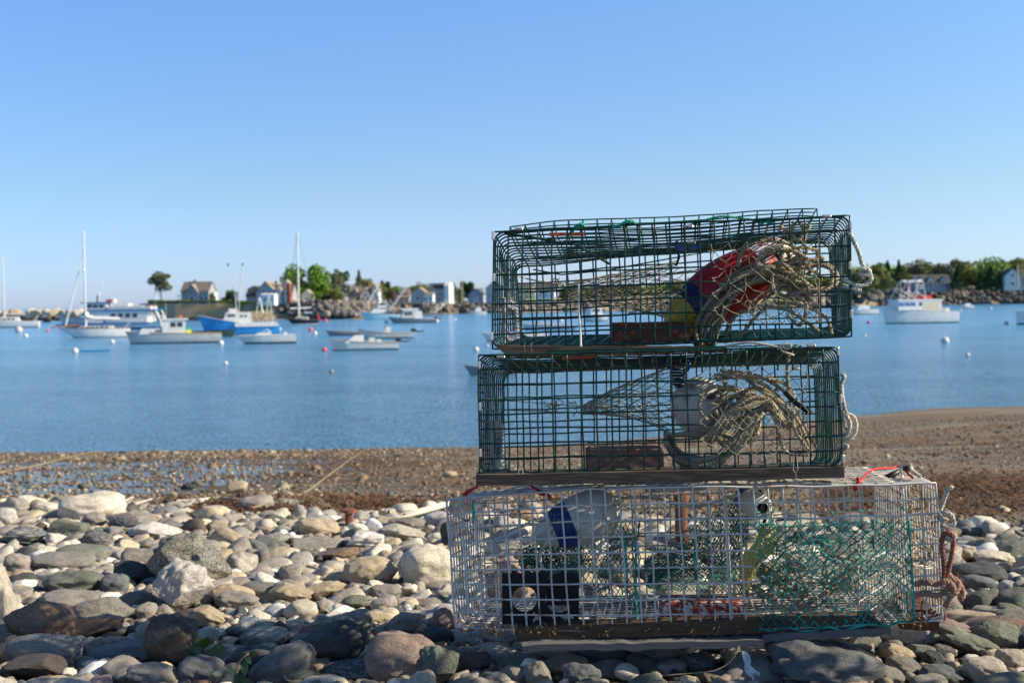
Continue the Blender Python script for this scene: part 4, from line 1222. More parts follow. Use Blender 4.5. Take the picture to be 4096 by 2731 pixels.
# ------------------------------------------------------------ buoys in the traps
def paint(name, col, chip=None, lo=.58, hi=.62, sc=20, rough=.4):
    return M(name, col, rough, chip, sc, lo, hi, var=.06, bmp=.15, bsc=120)
RED = paint('red_buoy_paint', (.34, .012, .014), (.10, .02, .02), .60, .66, 14)
REDW = paint('peeling_red_paint', (.60, .10, .10), (.78, .72, .68), .46, .50, 18)
NAVY = paint('navy_buoy_paint', (.006, .010, .055), (.22, .20, .10), .62, .66, 20)
YEL = paint('yellow_buoy_paint', (.50, .33, .03), (.20, .15, .08), .60, .66, 14)
WHB = paint('white_buoy_foam', (.62, .60, .54), (.34, .29, .20), .56, .66, 14, .5)
BLB = paint('blue_buoy_paint', (.012, .05, .24), (.01, .03, .14), .5, .6, 8)
HOLE = M('buoy_hole', (.07, .06, .05), .9)
def buoy(name, label, segs, origin, axis, prof, mats, extra=None):
    o = thing(name, origin, label, 'buoy')
    axis = Vector(axis).normalized()
    for pname, mt, a, b in segs:
        pr = [(t, r) for t, r in prof if a - 1e-6 <= t <= b + 1e-6]
        # interpolate the band edges
        def rad(t):
            for i in range(len(prof) - 1):
                if prof[i][0] <= t <= prof[i + 1][0]:
                    k = (t - prof[i][0]) / max(1e-9, prof[i + 1][0] - prof[i][0]); return prof[i][1] + (prof[i + 1][1] - prof[i][1]) * k
            return prof[-1][1]
        if not pr or pr[0][0] > a + 1e-6: pr.insert(0, (a, rad(a)))
        if pr[-1][0] < b - 1e-6: pr.append((b, rad(b)))
        mb = MB(); mb.lathe(pr, origin, axis, 32); mb.build(pname, mt, o, True)
    return o
def smooth_prof(keys, n=28):
    ts = [k[0] for k in keys]
    c = catmull([Vector((k[0], k[1], 0)) for k in keys], (ts[-1] - ts[0]) / n)
    return [(p.x, max(0, p.y)) for p in c]
a, b = P(2665, 1300, 3.03), P(3150, 1000, 3.10)
L = (b - a).length; ax = (b - a).normalized()
pf = smooth_prof([(0, .012), (.02 * 1, .034), (.06, .055), (.12, .074), (.20, .085), (.29, .076), (L - .015, .052), (L, .02)])
buoy('buoy', 'red buoy with navy and yellow end and peeling white tip inside the top trap', [('yellow_end', YEL, 0, .07), ('navy_band', NAVY, .07, .115), ('red_body', RED, .115, L - .11), ('peeling_tip', REDW, L - .11, L)], a, ax, pf, None)
# white ball in the middle trap
a, b = P(2690, 1625, 3.08), P(2925, 1618, 3.0)
L = (b - a).length; ax = (b - a).normalized()
pf = smooth_prof([(0, .004), (.006, .032), (.03, .064), (.070, .080), (.105, .074), (.135, .054), (.148, .040), (L, .022), (L + .004, .006)])
o = buoy('buoy', 'white ball shaped buoy with a rope eye inside the middle trap', [('ball', WHB, 0, .13), ('nose', WHITEP, .13, L + .004)], a, ax, pf, None)
mb = MB(); mb.tube([P(2842, 1585, 2.935), P(2850, 1582, 2.95)], [.009, .009], 12); mb.build('eye', HOLE, o)
# white and blue buoy in the bottom trap
a, b = P(2135, 2150, 2.96), P(2480, 2018, 2.99)
L = (b - a).length; ax = (b - a).normalized()
pf = smooth_prof([(-.01, .004), (0, .014), (.03, .034), (.07, .056), (.12, .068), (.17, .070), (.21, .062), (L - .008, .03), (L, .008)])
o = buoy('buoy', 'white lobster buoy with a dark blue band inside the white trap', [('white_tip', WHB, -.01, .055), ('blue_band', BLB, .055, .108), ('white_body', WHB, .108, L)], a, ax, pf, None)
a, b = P(2965, 1985, 3.06), P(3050, 2030, 2.95)
L = (b - a).length; ax = (b - a).normalized()
pf = smooth_prof([(0, .01), (.012, .03), (.04, .036), (L - .01, .034), (L, .016)])
buoy('buoy', 'small blue and white buoy hanging under the lid of the white trap', [('blue_end', BLUEP, 0, .05), ('white_end', WHB, .05, L)], a, ax, pf, None)

# ------------------------------------------------------------ ropes
def ropething(label, paths, r, mat, fuzz=.3, name='rope', pitch=.032, cat='rope'):
    mb = MB()
    for p in paths:
        rope(mb, [P(*q) for q in p], r, pitch=pitch, fuzz=fuzz)
    o = mb.build(name, mat, None, True)
    return tag(o, label, cat)
def jitp(path, s, dd=.02):
    ox, oy, od = random.uniform(-s, s), random.uniform(-s, s), random.uniform(-dd, dd)
    return [(x + ox + random.uniform(-s, s) * .5, y + oy + random.uniform(-s, s) * .5, d + od + random.uniform(-dd, dd) * .4) for x, y, d in path]
base = [(2790, 1395, 2.97), (2800, 1310, 2.95), (2850, 1210, 2.93), (2935, 1140, 2.92), (3040, 1105, 2.93), (3140, 1110, 2.96), (3240, 1160, 3.0)]
base2 = [(2830, 1385, 2.98), (2870, 1280, 2.95), (2930, 1180, 2.93), (3020, 1120, 2.92), (3110, 1080, 2.94), (3180, 1060, 2.97)]
base3 = [(2880, 1150, 2.95), (2960, 1090, 2.93), (3050, 1065, 2.92), (3140, 1090, 2.94), (3200, 1130, 2.97), (3230, 1200, 3.0)]
paths = [jitp(base, 24, .035) for _ in range(6)] + [jitp(base2, 22, .035) for _ in range(4)] + [jitp(base3, 20, .03) for _ in range(4)]
paths += [[(2950, 1070, 2.92), (2975, 1000, 2.92), (3040, 965, 2.93), (3110, 965, 2.95), (3180, 990, 2.98), (3230, 1060, 3.0)]]
paths += [[(2900, 1370, 3.0), (2915, 1300, 2.97), (2960, 1250, 2.96), (3020, 1240, 2.97), (3070, 1190, 2.98), (3120, 1150, 3.0)],
          [(2830, 1390, 3.0), (2880, 1360, 2.97), (2960, 1340, 2.97), (3010, 1280, 2.97), (3060, 1230, 2.98)]]
ropething('heavy olive beige rope coiled over the red buoy in the top trap', paths, .0058, ROPEG, .35)
paths = []
for k in range(3):
    paths.append(jitp([(3150, 1180, 2.97), (3230, 1165, 2.96), (3320, 1150, 2.97), (3335, 1090, 3.0), (3270, 1060, 3.02), (3200, 1075, 3.0)], 16))
paths += [[(3060, 1225, 2.99), (3150, 1240, 2.97), (3230, 1290, 2.94), (3290, 1340, 2.92)], [(3100, 1210, 3.0), (3200, 1220, 2.98), (3300, 1265, 2.95), (3330, 1345, 2.92)],
          [(3120, 905, 2.90), (3150, 930, 2.92), (3170, 985, 2.93), (3200, 1050, 2.95), (3190, 1120, 2.97)], [(3180, 890, 2.9), (3165, 930, 2.92), (3190, 960, 2.92), (3215, 930, 2.92), (3200, 890, 2.91)],
          [(3240, 900, 2.93), (3215, 960, 2.93), (3225, 1010, 2.94), (3170, 1040, 2.95), (3180, 1100, 2.96), (3230, 1180, 2.97)], [(3130, 1000, 2.93), (3190, 1010, 2.93), (3240, 1040, 2.95), (3290, 1030, 2.97), (3270, 1070, 2.98)],
          [(3180, 1180, 2.95), (3225, 1220, 2.96), (3200, 1300, 2.98), (3150, 1260, 3.0)]]
def loop(cx, cy, rx, ry, d, turns=1.4):
    a0 = random.uniform(0, 6.28); n_ = int(9 * turns)
    return [(cx + rx * math.cos(a0 + 6.28 * turns * k / n_) * random.uniform(.85, 1.15), cy + ry * math.sin(a0 + 6.28 * turns * k / n_) * random.uniform(.8, 1.2), d + .05 * math.sin(a0 + k * .9) + .012 * k / n_) for k in range(n_ + 1)]
for _ in range(9):
    paths.append(loop(random.uniform(3090, 3230), random.uniform(1000, 1200), random.uniform(35, 95), random.uniform(28, 70), random.uniform(2.93, 3.02)))
ropething('frayed beige rope tangled at the right side of the top trap', paths, .0054, ROPEO, 1.0)
paths = [[(3385, 905, 2.835), (3410, 955, 2.83), (3435, 1010, 2.83), (3450, 1060, 2.83), (3478, 1092, 2.83), (3484, 1120, 2.83), (3455, 1142, 2.83), (3420, 1140, 2.83), (3380, 1120, 2.84), (3372, 1112, 2.88)],
         [(3372, 1140, 2.85), (3395, 1150, 2.84), (3420, 1155, 2.83), (3442, 1165, 2.83), (3430, 1150, 2.83)], [(3440, 1080, 2.825), (3470, 1076, 2.825), (3480, 1095, 2.825), (3458, 1100, 2.825), (3440, 1090, 2.83)]]
ropething('pale mint flecked rope hanging outside the right end of the top trap', paths, .0060, ROPEM, 1.0)
# middle trap
A = [(2790, 1590, 2.93), (2800, 1680, 2.92), (2850, 1730, 2.93)]
paths = [[(2855, 1500, 2.92), (2900, 1530, 2.92), (2915, 1560, 2.93), (2870, 1545, 2.92), (2820, 1560, 2.92), (2800, 1600, 2.92), (2802, 1650, 2.92), (2840, 1690, 2.92)],
         [(2870, 1500, 2.93), (2960, 1498, 2.92), (3060, 1512, 2.93), (3130, 1530, 2.95), (3170, 1570, 2.96), (3180, 1640, 2.97)],
         [(2980, 1510, 2.96), (3040, 1560, 2.95), (3110, 1600, 2.95), (3165, 1640, 2.97)], [(3160, 1390, 2.95), (3150, 1460, 2.95), (3152, 1540, 2.95), (3175, 1600, 2.96)],
         [(3000, 1590, 2.93), (3060, 1600, 2.94), (3100, 1680, 2.95), (3120, 1760, 2.96), (3150, 1810, 2.97), (3235, 1818, 2.97)],
         [(3170, 1640, 2.96), (3180, 1720, 2.95), (3220, 1780, 2.94), (3245, 1815, 2.92)]]
for _ in range(8): paths.append(jitp([(2830, 1760, 2.95), (2870, 1690, 2.93), (2930, 1640, 2.92), (3000, 1600, 2.92), (3060, 1600, 2.94), (3110, 1650, 2.96), (3160, 1700, 2.98)], 20))
for _ in range(8):
    paths.append(loop(random.uniform(2900, 3130), random.uniform(1590, 1730), random.uniform(40, 100), random.uniform(30, 75), random.uniform(2.94, 3.05)))
for _ in range(3): paths.append(jitp([(2860, 1500, 2.93), (2960, 1500, 2.92), (3060, 1540, 2.94), (3140, 1610, 2.96), (3190, 1700, 2.97), (3240, 1800, 2.97)], 20))
for _ in range(12): paths.append(jitp([(2660, 1750, 3.02), (2690, 1810, 3.0), (2770, 1850, 2.97), (2870, 1840, 2.95), (2950, 1770, 2.94), (3000, 1680, 2.93), (3050, 1640, 2.95)], 22, .03))
for _ in range(3): paths.append(jitp([(2670, 1740, 3.03), (2740, 1730, 3.0), (2830, 1740, 2.97), (2900, 1720, 2.95), (2960, 1680, 2.95)], 14))
ropething('beige rope heaped around the white buoy in the middle trap', paths, .0054, ROPEO, .8)
mb = MB(); mb.tube([P(3140, 1565, 2.9), P(3180, 1605, 2.89), P(3245, 1655, 2.88)], [.009, .009, .007], 10); o = mb.build('dowel_toggle', BLACKQ); tag(o, 'short black toggle stick caught in the rope of the middle trap', 'toggle')
paths = [[(3362, 1495, 2.82), (3378, 1505, 2.815), (3372, 1520, 2.815), (3365, 1540, 2.815), (3372, 1600, 2.81), (3385, 1650, 2.81), (3410, 1662, 2.81), (3424, 1690, 2.81), (3420, 1730, 2.81), (3400, 1755, 2.81), (3360, 1765, 2.82), (3340, 1778, 2.85)],
         [(3385, 1660, 2.80), (3400, 1690, 2.80), (3395, 1720, 2.80), (3380, 1740, 2.81), (3345, 1745, 2.83)], [(3345, 1790, 2.83), (3370, 1785, 2.82), (3390, 1782, 2.81), (3380, 1795, 2.82), (3342, 1800, 2.85)], [(3372, 1640, 2.81), (3376, 1690, 2.81), (3388, 1715, 2.81)]]
ropething('cream rope knotted outside the right end of the middle trap', paths, .0055, ROPEW, 1.0)
paths = [[(2800, 1402, 2.90), (2900, 1385, 2.83), (2990, 1370, 2.80), (3060, 1378, 2.79), (3120, 1390, 2.79)], [(3110, 1395, 2.79), (3135, 1378, 2.785), (3165, 1380, 2.785), (3150, 1396, 2.785), (3122, 1385, 2.785), (3130, 1405, 2.785), (3175, 1420, 2.79)]]
ropething('white braided cord tied between the top and middle traps', paths, .0038, ROPEW, .6, name='cord', pitch=.018)
# bottom trap
paths = [[(2120, 2090, 2.95), (2060, 2115, 2.96), (2000, 2135, 2.97), (1935, 2160, 2.98)], [(2135, 2075, 2.94), (2200, 2095, 2.93), (2215, 2140, 2.92), (2170, 2190, 2.91), (2160, 2240, 2.91), (2172, 2275, 2.90)],
         [(2450, 1990, 2.92), (2428, 2040, 2.91), (2412, 2110, 2.90), (2405, 2190, 2.90), (2380, 2250, 2.90), (2325, 2300, 2.90)], [(2455, 2000, 2.95), (2530, 1988, 2.98), (2640, 1995, 3.0), (2760, 2025, 3.0), (2850, 2010, 2.98), (2960, 1975, 2.96)],
         [(3050, 1970, 2.97), (3076, 2010, 2.96), (3084, 2060, 2.95), (3100, 2110, 2.95)], [(3380, 2030, 2.95), (3420, 1960, 2.86), (3430, 1930, 2.82)]]
ropething('grey white rope running through the blue banded buoy in the white trap', paths, .0050, ROPEW, .4)
paths = [[(3150, 2225, 2.97), (3190, 2280, 2.96), (3230, 2350, 2.95), (3280, 2400, 2.95)], [(3290, 2280, 3.0), (3310, 2235, 2.99), (3350, 2222, 2.98), (3390, 2250, 2.97), (3402, 2320, 2.96), (3380, 2380, 2.96), (3340, 2400, 2.96)],
         [(3260, 2190, 2.98), (3330, 2210, 2.98), (3400, 2270, 2.98), (3440, 2300, 2.99)]]
for _ in range(44):
    c = (random.uniform(3020, 3420), random.uniform(2250, 2410))
    paths.append([(c[0] + random.gauss(0, 34), c[1] + random.gauss(0, 22), random.uniform(2.95, 3.1)) for _k in range(5)])
ropething('tangled white twine and rope on the floor of the white trap', paths, .0030, ROPEO, .8)
paths = [[(3765, 2072, 2.74), (3758, 2050, 2.75), (3772, 2010, 2.75), (3790, 1960, 2.74), (3812, 1946, 2.74)], [(3765, 2050, 2.74), (3790, 2048, 2.735), (3812, 2070, 2.735), (3815, 2100, 2.735), (3790, 2110, 2.735), (3770, 2095, 2.735), (3765, 2070, 2.735), (3790, 2080, 2.73)],
         [(3770, 2110, 2.735), (3785, 2130, 2.735), (3812, 2135, 2.735), (3820, 2145, 2.735), (3795, 2160, 2.735), (3778, 2130, 2.74)]]
ropething('white cord looped over the black toggle on top of the white trap', [[(3608, 1915, 2.83), (3612, 1900, 2.88), (3605, 1868, 2.92), (3640, 1858, 2.91), (3648, 1880, 2.88), (3680, 1905, 2.80)]], .0055, ROPEW, .5)
ropething('white knotted rope outside the right end of the white trap', paths, .0058, ROPEW, 1.0)
ropething('rust red rope loop hanging below the white knot', [[(3776, 2310, 2.735), (3775, 2250, 2.735), (3768, 2190, 2.735), (3772, 2140, 2.735), (3792, 2128, 2.73), (3812, 2150, 2.735), (3808, 2210, 2.735), (3795, 2270, 2.735), (3782, 2320, 2.735)]], .0068, ROPER, 1.2)
paths = [[(3665, 2335, 2.80), (3700, 2328, 2.735), (3745, 2335, 2.73), (3790, 2322, 2.73), (3820, 2318, 2.73), (3845, 2350, 2.73), (3850, 2385, 2.73), (3835, 2395, 2.73)], [(3660, 2378, 2.80), (3700, 2372, 2.735), (3750, 2382, 2.73), (3780, 2365, 2.73), (3800, 2340, 2.725), (3780, 2325, 2.725)],
         [(3770, 2320, 2.72), (3800, 2330, 2.72), (3815, 2360, 2.72), (3795, 2400, 2.72), (3782, 2425, 2.725)], [(3790, 2300, 2.74), (3835, 2330, 2.73), (3820, 2370, 2.72), (3790, 2385, 2.72)]]
ropething('thick frayed rust pink rope lashed round the lower right corner', paths, .0080, ROPEP, 3.0)
# yellow mesh bait bag
mb = MB()
def bag(u, v):
    a = u * 2 * math.pi; cx = 3070 - 95 * v + 10 * math.sin(v * 7); cy = 2100 + 250 * v; r = (.007 + .020 * math.sin(min(1, v * 1.15) * math.pi) ** .6) * (1 + .25 * math.sin(a * 3 + v * 9))
    return P(cx, cy, 2.94) + Vector((math.cos(a) * r, math.sin(a) * r, .004 * math.sin(a * 5)))
net_sheet(mb, bag, 20, 26, .0011, sag=.001, jit=.3)
net_sheet(mb, lambda u, v: bag(u + .03, v * .98) + Vector((.002, 0, 0)), 18, 24, .0012, sag=.001, jit=.4)
o = mb.build('bait_bag', M('yellow_mesh', (.60, .50, .10), .6, (.70, .62, .30), 40), None, True); tag(o, 'crumpled yellow mesh bait bag inside the white trap', 'bait bag')
# rusty stakes
mb = MB(); mb.tube([P(2726, 2165, 3.75), P(2724, 2000, 3.75)], .022, 12); mb.tube([P(2724, 2002, 3.75), P(2724, 1975, 3.75)], .027, 12)
o = mb.build('iron_post', RUSTS); tag(o, 'rusty iron post standing behind the white trap', 'post')
gp = ground_hit(1395, 2130)
mb = MB(); mb.tube([gp - Vector((0, 0, .05)), P(1396, 2045, gp.y)], .024, 8); mb.tube([P(1396, 2048, gp.y), P(1396, 2036, gp.y)], .045, 8)
o = mb.build('iron_stake', RUSTS); tag(o, 'short rusty stake at the left end of the cream reeds', 'stake')
# shredded plastic under the trap
mb = MB()
for k in range(8):
    x = 2975 + random.uniform(-8, 12)
    mb.tube(catmull([P(x, 2610 + random.uniform(-8, 8), 2.70), P(x + random.uniform(0, 18), 2640, 2.69), P(x + random.uniform(5, 40), 2680, 2.69), P(x + random.uniform(20, 60), 2705 + random.uniform(-20, 20), 2.68)], .01), random.uniform(.001, .0035), 4)
o = mb.build('plastic_shred', M('frosted_plastic', (.75, .76, .80), .35, var=.05), None, True); tag(o, 'crumpled white plastic shred hanging below the driftwood boards', 'plastic scrap')
mb = MB(); mb.tube(catmull([P(2955, 2582, 2.70), P(2945, 2610, 2.69), P(2915, 2650, 2.69), P(2860, 2680, 2.68), P(2780, 2690, 2.68), P(2650, 2700, 2.68)], .02), .0018, 5)
o = mb.build('twig', M('bare_twig', (.30, .24, .15), .9), None, True); tag(o, 'thin bent twig under the driftwood boards', 'twig')
# ------------------------------------------------------------ background helpers
def hor(px): return 1365.5 - FPX * math.tan(0) if False else (1210 + (2048 - px) * math.tan(ROLL))
def wdist(px, py): return Pz(px, py, 0).y
WHT = M('white_gelcoat', (.74, .74, .72), .3, (.66, .65, .62), 1.5, var=.03)
WHT2 = M('white_house_paint', (.72, .71, .68), .7, var=.05, sc=2)
CREAM = M('cream_trim', (.62, .55, .42), .5)
BLUEH = M('bright_blue_hull', (.05, .38, .74), .35, (.03, .27, .6), .8, var=.08)
DKBLUE = M('navy_hull', (.008, .012, .03), .25)
LTBLUE = M('pale_blue_hull', (.42, .66, .72), .3, var=.05)
GRYH = M('grey_hull', (.22, .24, .27), .45, var=.08, sc=2)
GRYL = M('weathered_white_hull', (.64, .63, .60), .5, (.55, .54, .50), 1.5, var=.08)
DKGRN = M('dark_green_hull', (.01, .045, .04), .4)
BOOT = M('bottom_paint_red', (.16, .05, .03), .7); BOOTG = M('bottom_paint_green', (.015, .07, .07), .6); BOOTK = M('bottom_paint_dark', (.02, .025, .025), .6)
BLUET = M('blue_trim', (.03, .14, .36), .5)
GLS = M('dark_window_glass', (.03, .045, .06), .12, spec=.8)
ALU = M('mast_aluminium', (.66, .65, .62), .4, metal=.3)
DARKM = M('dark_gear', (.02, .02, .022), .5)
WOODM = M('varnished_wood', (.33, .16, .06), .5)
TANB = M('tan_timber', (.42, .32, .2), .8)
FLAGR = M('red_fabric', (.55, .04, .04), .7); FLAGB = M('blue_fabric', (.03, .06, .3), .7)
ORG = M('orange_gear', (.85, .22, .03), .6); YELL = M('yellow_gear', (.75, .68, .04), .6)

class Boat:
    def __init__(s, label, cat, name, xb, xs, wl, beam=None, fbow=30, fstern=16, hull=WHT, boot=BOOTK, deck=WHT, yaw=16, rake=.12, open_=False, boot_h=3, transom=.8, group='boats moored in the harbour', sheer=2.0):
        # xb: bow pixel, xs: stern pixel, wl waterline pixel row
        s.dirn = 1 if xs > xb else -1
        s.m = wdist((xb + xs) / 2, wl) / FPX
        c = Pz((xb + xs) / 2, wl, 0)
        s.o = thing(name, c, label, cat, group)
        s.c = c; yr = math.radians(yaw)
        s.L = abs(xs - xb) * s.m / math.cos(yr)
        s.B = beam or s.L * .3
        s.fb, s.fs = fbow * s.m, fstern * s.m
        s.rake = rake * s.L; s.tr = transom; s.sheer = sheer
        s.o.rotation_euler = (0, 0, yr + (0 if s.dirn == 1 else math.pi))
        s.deckm = deck
        bh = boot_h * s.m
        n = 16; mb = MB(); rows = []
        for i in range(n + 1):
            t = i / n
            zs = s.zs(t); hb = s.hb(t)
            row = []
            for k, (f, z) in enumerate(((1.0, zs), (.98, zs * .75), (.93, zs * .45), (.86, bh), (.80, 0), (.5, -.35), (0.0, -.5))):
                x = t * s.L + s.rake * (1 - t) ** 3 * (1 - max(0, z) / s.fb)
                row.append((x, hb * f, z))
            rows.append(row)
        for side in (1, -1):
            vs = [s.w(x, y * side, z) for r_ in rows for (x, y, z) in r_]
            fs = []; ms = []
            for i in range(n):
                for k in range(6):
                    f = (i * 7 + k, (i + 1) * 7 + k, (i + 1) * 7 + k + 1, i * 7 + k + 1)
                    mb.add([], [], 0)
                    fs.append(f if side == 1 else f[::-1]); ms.append(0 if k < 3 else 1)
            o_ = len(mb.v); mb.v.extend([tuple(v) for v in vs])
            for f, q in zip(fs, ms): mb.f.append(tuple(a + o_ for a in f)); mb.m.append(q)
        r_ = rows[-1]
        mb.add([s.w(x, y, z) for x, y, z in r_] + [s.w(x, -y, z) for x, y, z in r_], [(k, k + 7, k + 8, k + 1) for k in range(6)], 0)
        mb.build('hull', [hull, boot], s.o, True)
        # deck
        mb = MB()
        dz = (lambda t: s.zs(t) * .92) if not open_ else (lambda t: s.zs(t) * (.9 if t < .2 else .35))
        vs = []
        for i in range(n + 1):
            t = i / n
            x = t * s.L; y = s.hb(t) * .96
            vs += [s.w(x, y, dz(t)), s.w(x, -y, dz(t))]
        mb.add(vs, [(2 * i, 2 * i + 1, 2 * i + 3, 2 * i + 2) for i in range(n)])
        mb.build('deck', deck, s.o)
        # rub rail
        mb = MB()
        for side in (1, -1): mb.tube([s.w(i / n * s.L, side * s.hb(i / n) * 1.005, s.zs(i / n)) for i in range(n + 1)], max(.03, .8 * s.m), 5)
        s.rail = mb
    def zs(s, t): return s.fs + (s.fb - s.fs) * (1 - t) ** s.sheer
    def hb(s, t): return max(.02, s.B / 2 * (1 - (1 - t) ** 2.4) ** .75 * (1 - (1 - s.tr) * t ** 3))
    def w(s, x, y, z): return s.c + Vector((x - s.L / 2, y, z))
    def finish_rail(s, mt): s.rail.build('gunwale', mt, s.o)
    def box(s, name, mt, t0, t1, wf, z0, z1, fr=0, ar=0, parent=None, top=1.0):
        """z in photo px above the waterline; fr/ar front and aft rake in fractions of the length"""
        L = s.L; hw = s.B / 2 * wf; z0 *= s.m; z1 *= s.m
        mb = MB()
        mb.hexa([s.w(t0 * L, -hw, z0), s.w(t1 * L, -hw, z0), s.w(t1 * L, hw, z0), s.w(t0 * L, hw, z0),
                 s.w((t0 + fr) * L, -hw * top, z1), s.w((t1 - ar) * L, -hw * top, z1), s.w((t1 - ar) * L, hw * top, z1), s.w((t0 + fr) * L, hw * top, z1)])
        return mb.build(name, mt, parent or s.o)
    def windows(s, n, t0, t1, wf, z0, z1, mt=GLS, gap=.25, name='window'):
        for k in range(n):
            a = t0 + (t1 - t0) * k / n; b = t0 + (t1 - t0) * (k + 1 - gap) / n
            for side in (-1, 1):
                mb = MB(); y = side * (s.B / 2 * wf + .012)
                mb.box(s.w((a + b) / 2 * s.L, y, (z0 + z1) / 2 * s.m), ((b - a) * s.L, .03, (z1 - z0) * s.m))
                mb.build(name, mt, s.o)
    def front_glass(s, t, wf, z0, z1, mt=GLS, rake=0):
        hw = s.B / 2 * wf * .9; mb = MB(); L = s.L
        a, b = (t) * L - .03, (t + rake) * L - .03
        mb.hexa([s.w(a, -hw, z0 * s.m), s.w(a + .03, -hw, z0 * s.m), s.w(a + .03, hw, z0 * s.m), s.w(a, hw, z0 * s.m), s.w(b, -hw, z1 * s.m), s.w(b + .03, -hw, z1 * s.m), s.w(b + .03, hw, z1 * s.m), s.w(b, hw, z1 * s.m)])
        mb.build('windscreen', mt, s.o)
    def pole(s, name, mt, p0, p1, r, r1=None, n=6):
        # points: (t, yfrac, zpx)
        a = s.w(p0[0] * s.L, p0[1] * s.B / 2, p0[2] * s.m); b = s.w(p1[0] * s.L, p1[1] * s.B / 2, p1[2] * s.m)
        mb = MB(); mb.tube([a, b], [r * s.m, (r1 if r1 is not None else r) * s.m], n); return mb.build(name, mt, s.o)
    def frame(s, name, mt, segs, r):
        mb = MB()
        for sg in segs: mb.tube([s.w(p[0] * s.L, p[1] * s.B / 2, p[2] * s.m) for p in sg], r * s.m, 5)
        return mb.build(name, mt, s.o)
    def outboard(s, zc=14, size=26, mt=DARKM, tilt=.5):
        mb = MB(); c = s.w(s.L * 1.02, 0, (zc + 6) * s.m); R = Matrix.Rotation(-tilt, 3, 'Y'); k = size * s.m
        mb.tube([c + R @ Vector((-.1 * k, 0, .45 * k)), c + R @ Vector((.05 * k, 0, .5 * k)), c + R @ Vector((.45 * k, 0, .3 * k)), c + R @ Vector((.5 * k, 0, .05 * k))], [.18 * k, .26 * k, .26 * k, .12 * k], 8)
        ob = mb.build('outboard_motor', mt, s.o)
        mb = MB(); mb.tube([c + R @ Vector((.45 * k, 0, .1 * k)), c + R @ Vector((.9 * k, 0, -.25 * k)), c + R @ Vector((1.5 * k, 0, -.45 * k))], [.12 * k, .1 * k, .07 * k], 6)
        mb.tube([c + R @ Vector((1.35 * k, 0, -.2 * k)), c + R @ Vector((1.5 * k, 0, -.65 * k))], .05 * k, 5)
        mb.build('drive_leg', mt, ob)

# --- sailboats
b = Boat('white sailing yacht at the far left with a bare mast, cut by the left edge', 'sailboat', 'sailboat', -95, 143, 1310, fbow=34, fstern=24, rake=.1)
b.box('cabin', WHT, .3, .72, .5, 24, 42, fr=.06, ar=.03); b.windows(4, .4, .66, .5, 30, 37); b.pole('mast', ALU, (.48, 0, 20), (.48, 0, 282), 3.2, 2.4); b.pole('boom', ALU, (.48, 0, 55), (.8, 0, 52), 3); b.finish_rail(WHT)
b.frame('pulpit', ALU, [[(.93, .6, 25), (.99, .5, 46), (.99, -.5, 46), (.93, -.6, 25)]], 1.2)
b = Boat('white sailing yacht with a furled jib and white sail cover on its boom', 'sailboat', 'sailboat', 250, 508, 1350, fbow=40, fstern=36, hull=WHT, boot=BOOTG, rake=.22, transom=.45, sheer=1.2)
b.finish_rail(WOODM)
b.box('cabin', WHT, .27, .78, .5, 34, 47, fr=.05, ar=.02); b.windows(6, .32, .72, .5, 38, 44)
b.pole('mast', ALU, (.38, 0, 34), (.38, 0, 425), 4.6, 3.4); b.frame('sail_cover', WHT, [[(.385, 0, 96), (.41, 0, 84), (.5, 0, 76), (.86, 0, 72)]], 9)
b.pole('furled_jib', WHT, (.10, 0, 52), (.36, 0, 322), 3.6, 2.0); b.pole('forestay', ALU, (.36, 0, 322), (.38, 0, 400), .5)
b.pole('bowsprit', WOODM, (.30, 0, 52), (-.10, 0, 44), 3.2); b.frame('spreader', ALU, [[(.38, -1.0, 255), (.38, 1.0, 255)]], 1.5)
b.frame('pulpit', ALU, [[(.92, .4, 36), (.99, .4, 56), (.99, -.4, 56), (.92, -.4, 36)]], 1.6)
b.frame('spray_hood', FLAGB, [[(.62, -.5, 48), (.64, -.4, 66), (.64, .4, 66), (.62, .5, 48)]], 4)
mbb = MB(); mbb.lathe([(-3 * b.m, .001), (0, 6 * b.m), (6 * b.m, 6 * b.m), (9 * b.m, .001)], b.w(.37 * b.L, -.3, 265 * b.m), (0, 0, 1), 10); mbb.build('radar_dome', WHT, b.o, True)
b = Boat('small dark blue sailing yacht moored in front of the rock wall', 'sailboat', 'sailboat', 1152, 1270, 1297, fbow=26, fstern=18, hull=DKBLUE, boot=CREAM, rake=.15, transom=.6)
b.finish_rail(WOODM); b.box('cabin', WHT, .25, .7, .5, 18, 30, fr=.04, ar=.02); b.windows(4, .3, .66, .5, 22, 27)
b.pole('mast', ALU, (.38, 0, 20), (.38, 0, 372), 4.4, 3.2); b.frame('sail_cover', WHT, [[(.1, 0, 63), (.78, 0, 66)]], 3.5); b.frame('bimini', WHT, [[(.55, -.6, 46), (.8, -.6, 46), (.8, .6, 46), (.55, .6, 46)]], 2)
b.pole('stay', DARKM, (.02, 0, 26), (.37, 0, 365), .9); b.pole('stay', DARKM, (1, 0, 20), (.385, 0, 365), .5)
mf = MB(); mf.hexa([b.w(1.0 * b.L, 0, 22 * b.m), b.w(1.08 * b.L, 0, 10 * b.m), b.w(1.08 * b.L, .05, 10 * b.m), b.w(1.0 * b.L, .05, 22 * b.m), b.w(.97 * b.L, 0, 44 * b.m), b.w(1.06 * b.L, 0, 34 * b.m), b.w(1.06 * b.L, .05, 34 * b.m), b.w(.97 * b.L, .05, 44 * b.m)]); mf.build('flag', FLAGR, b.o)
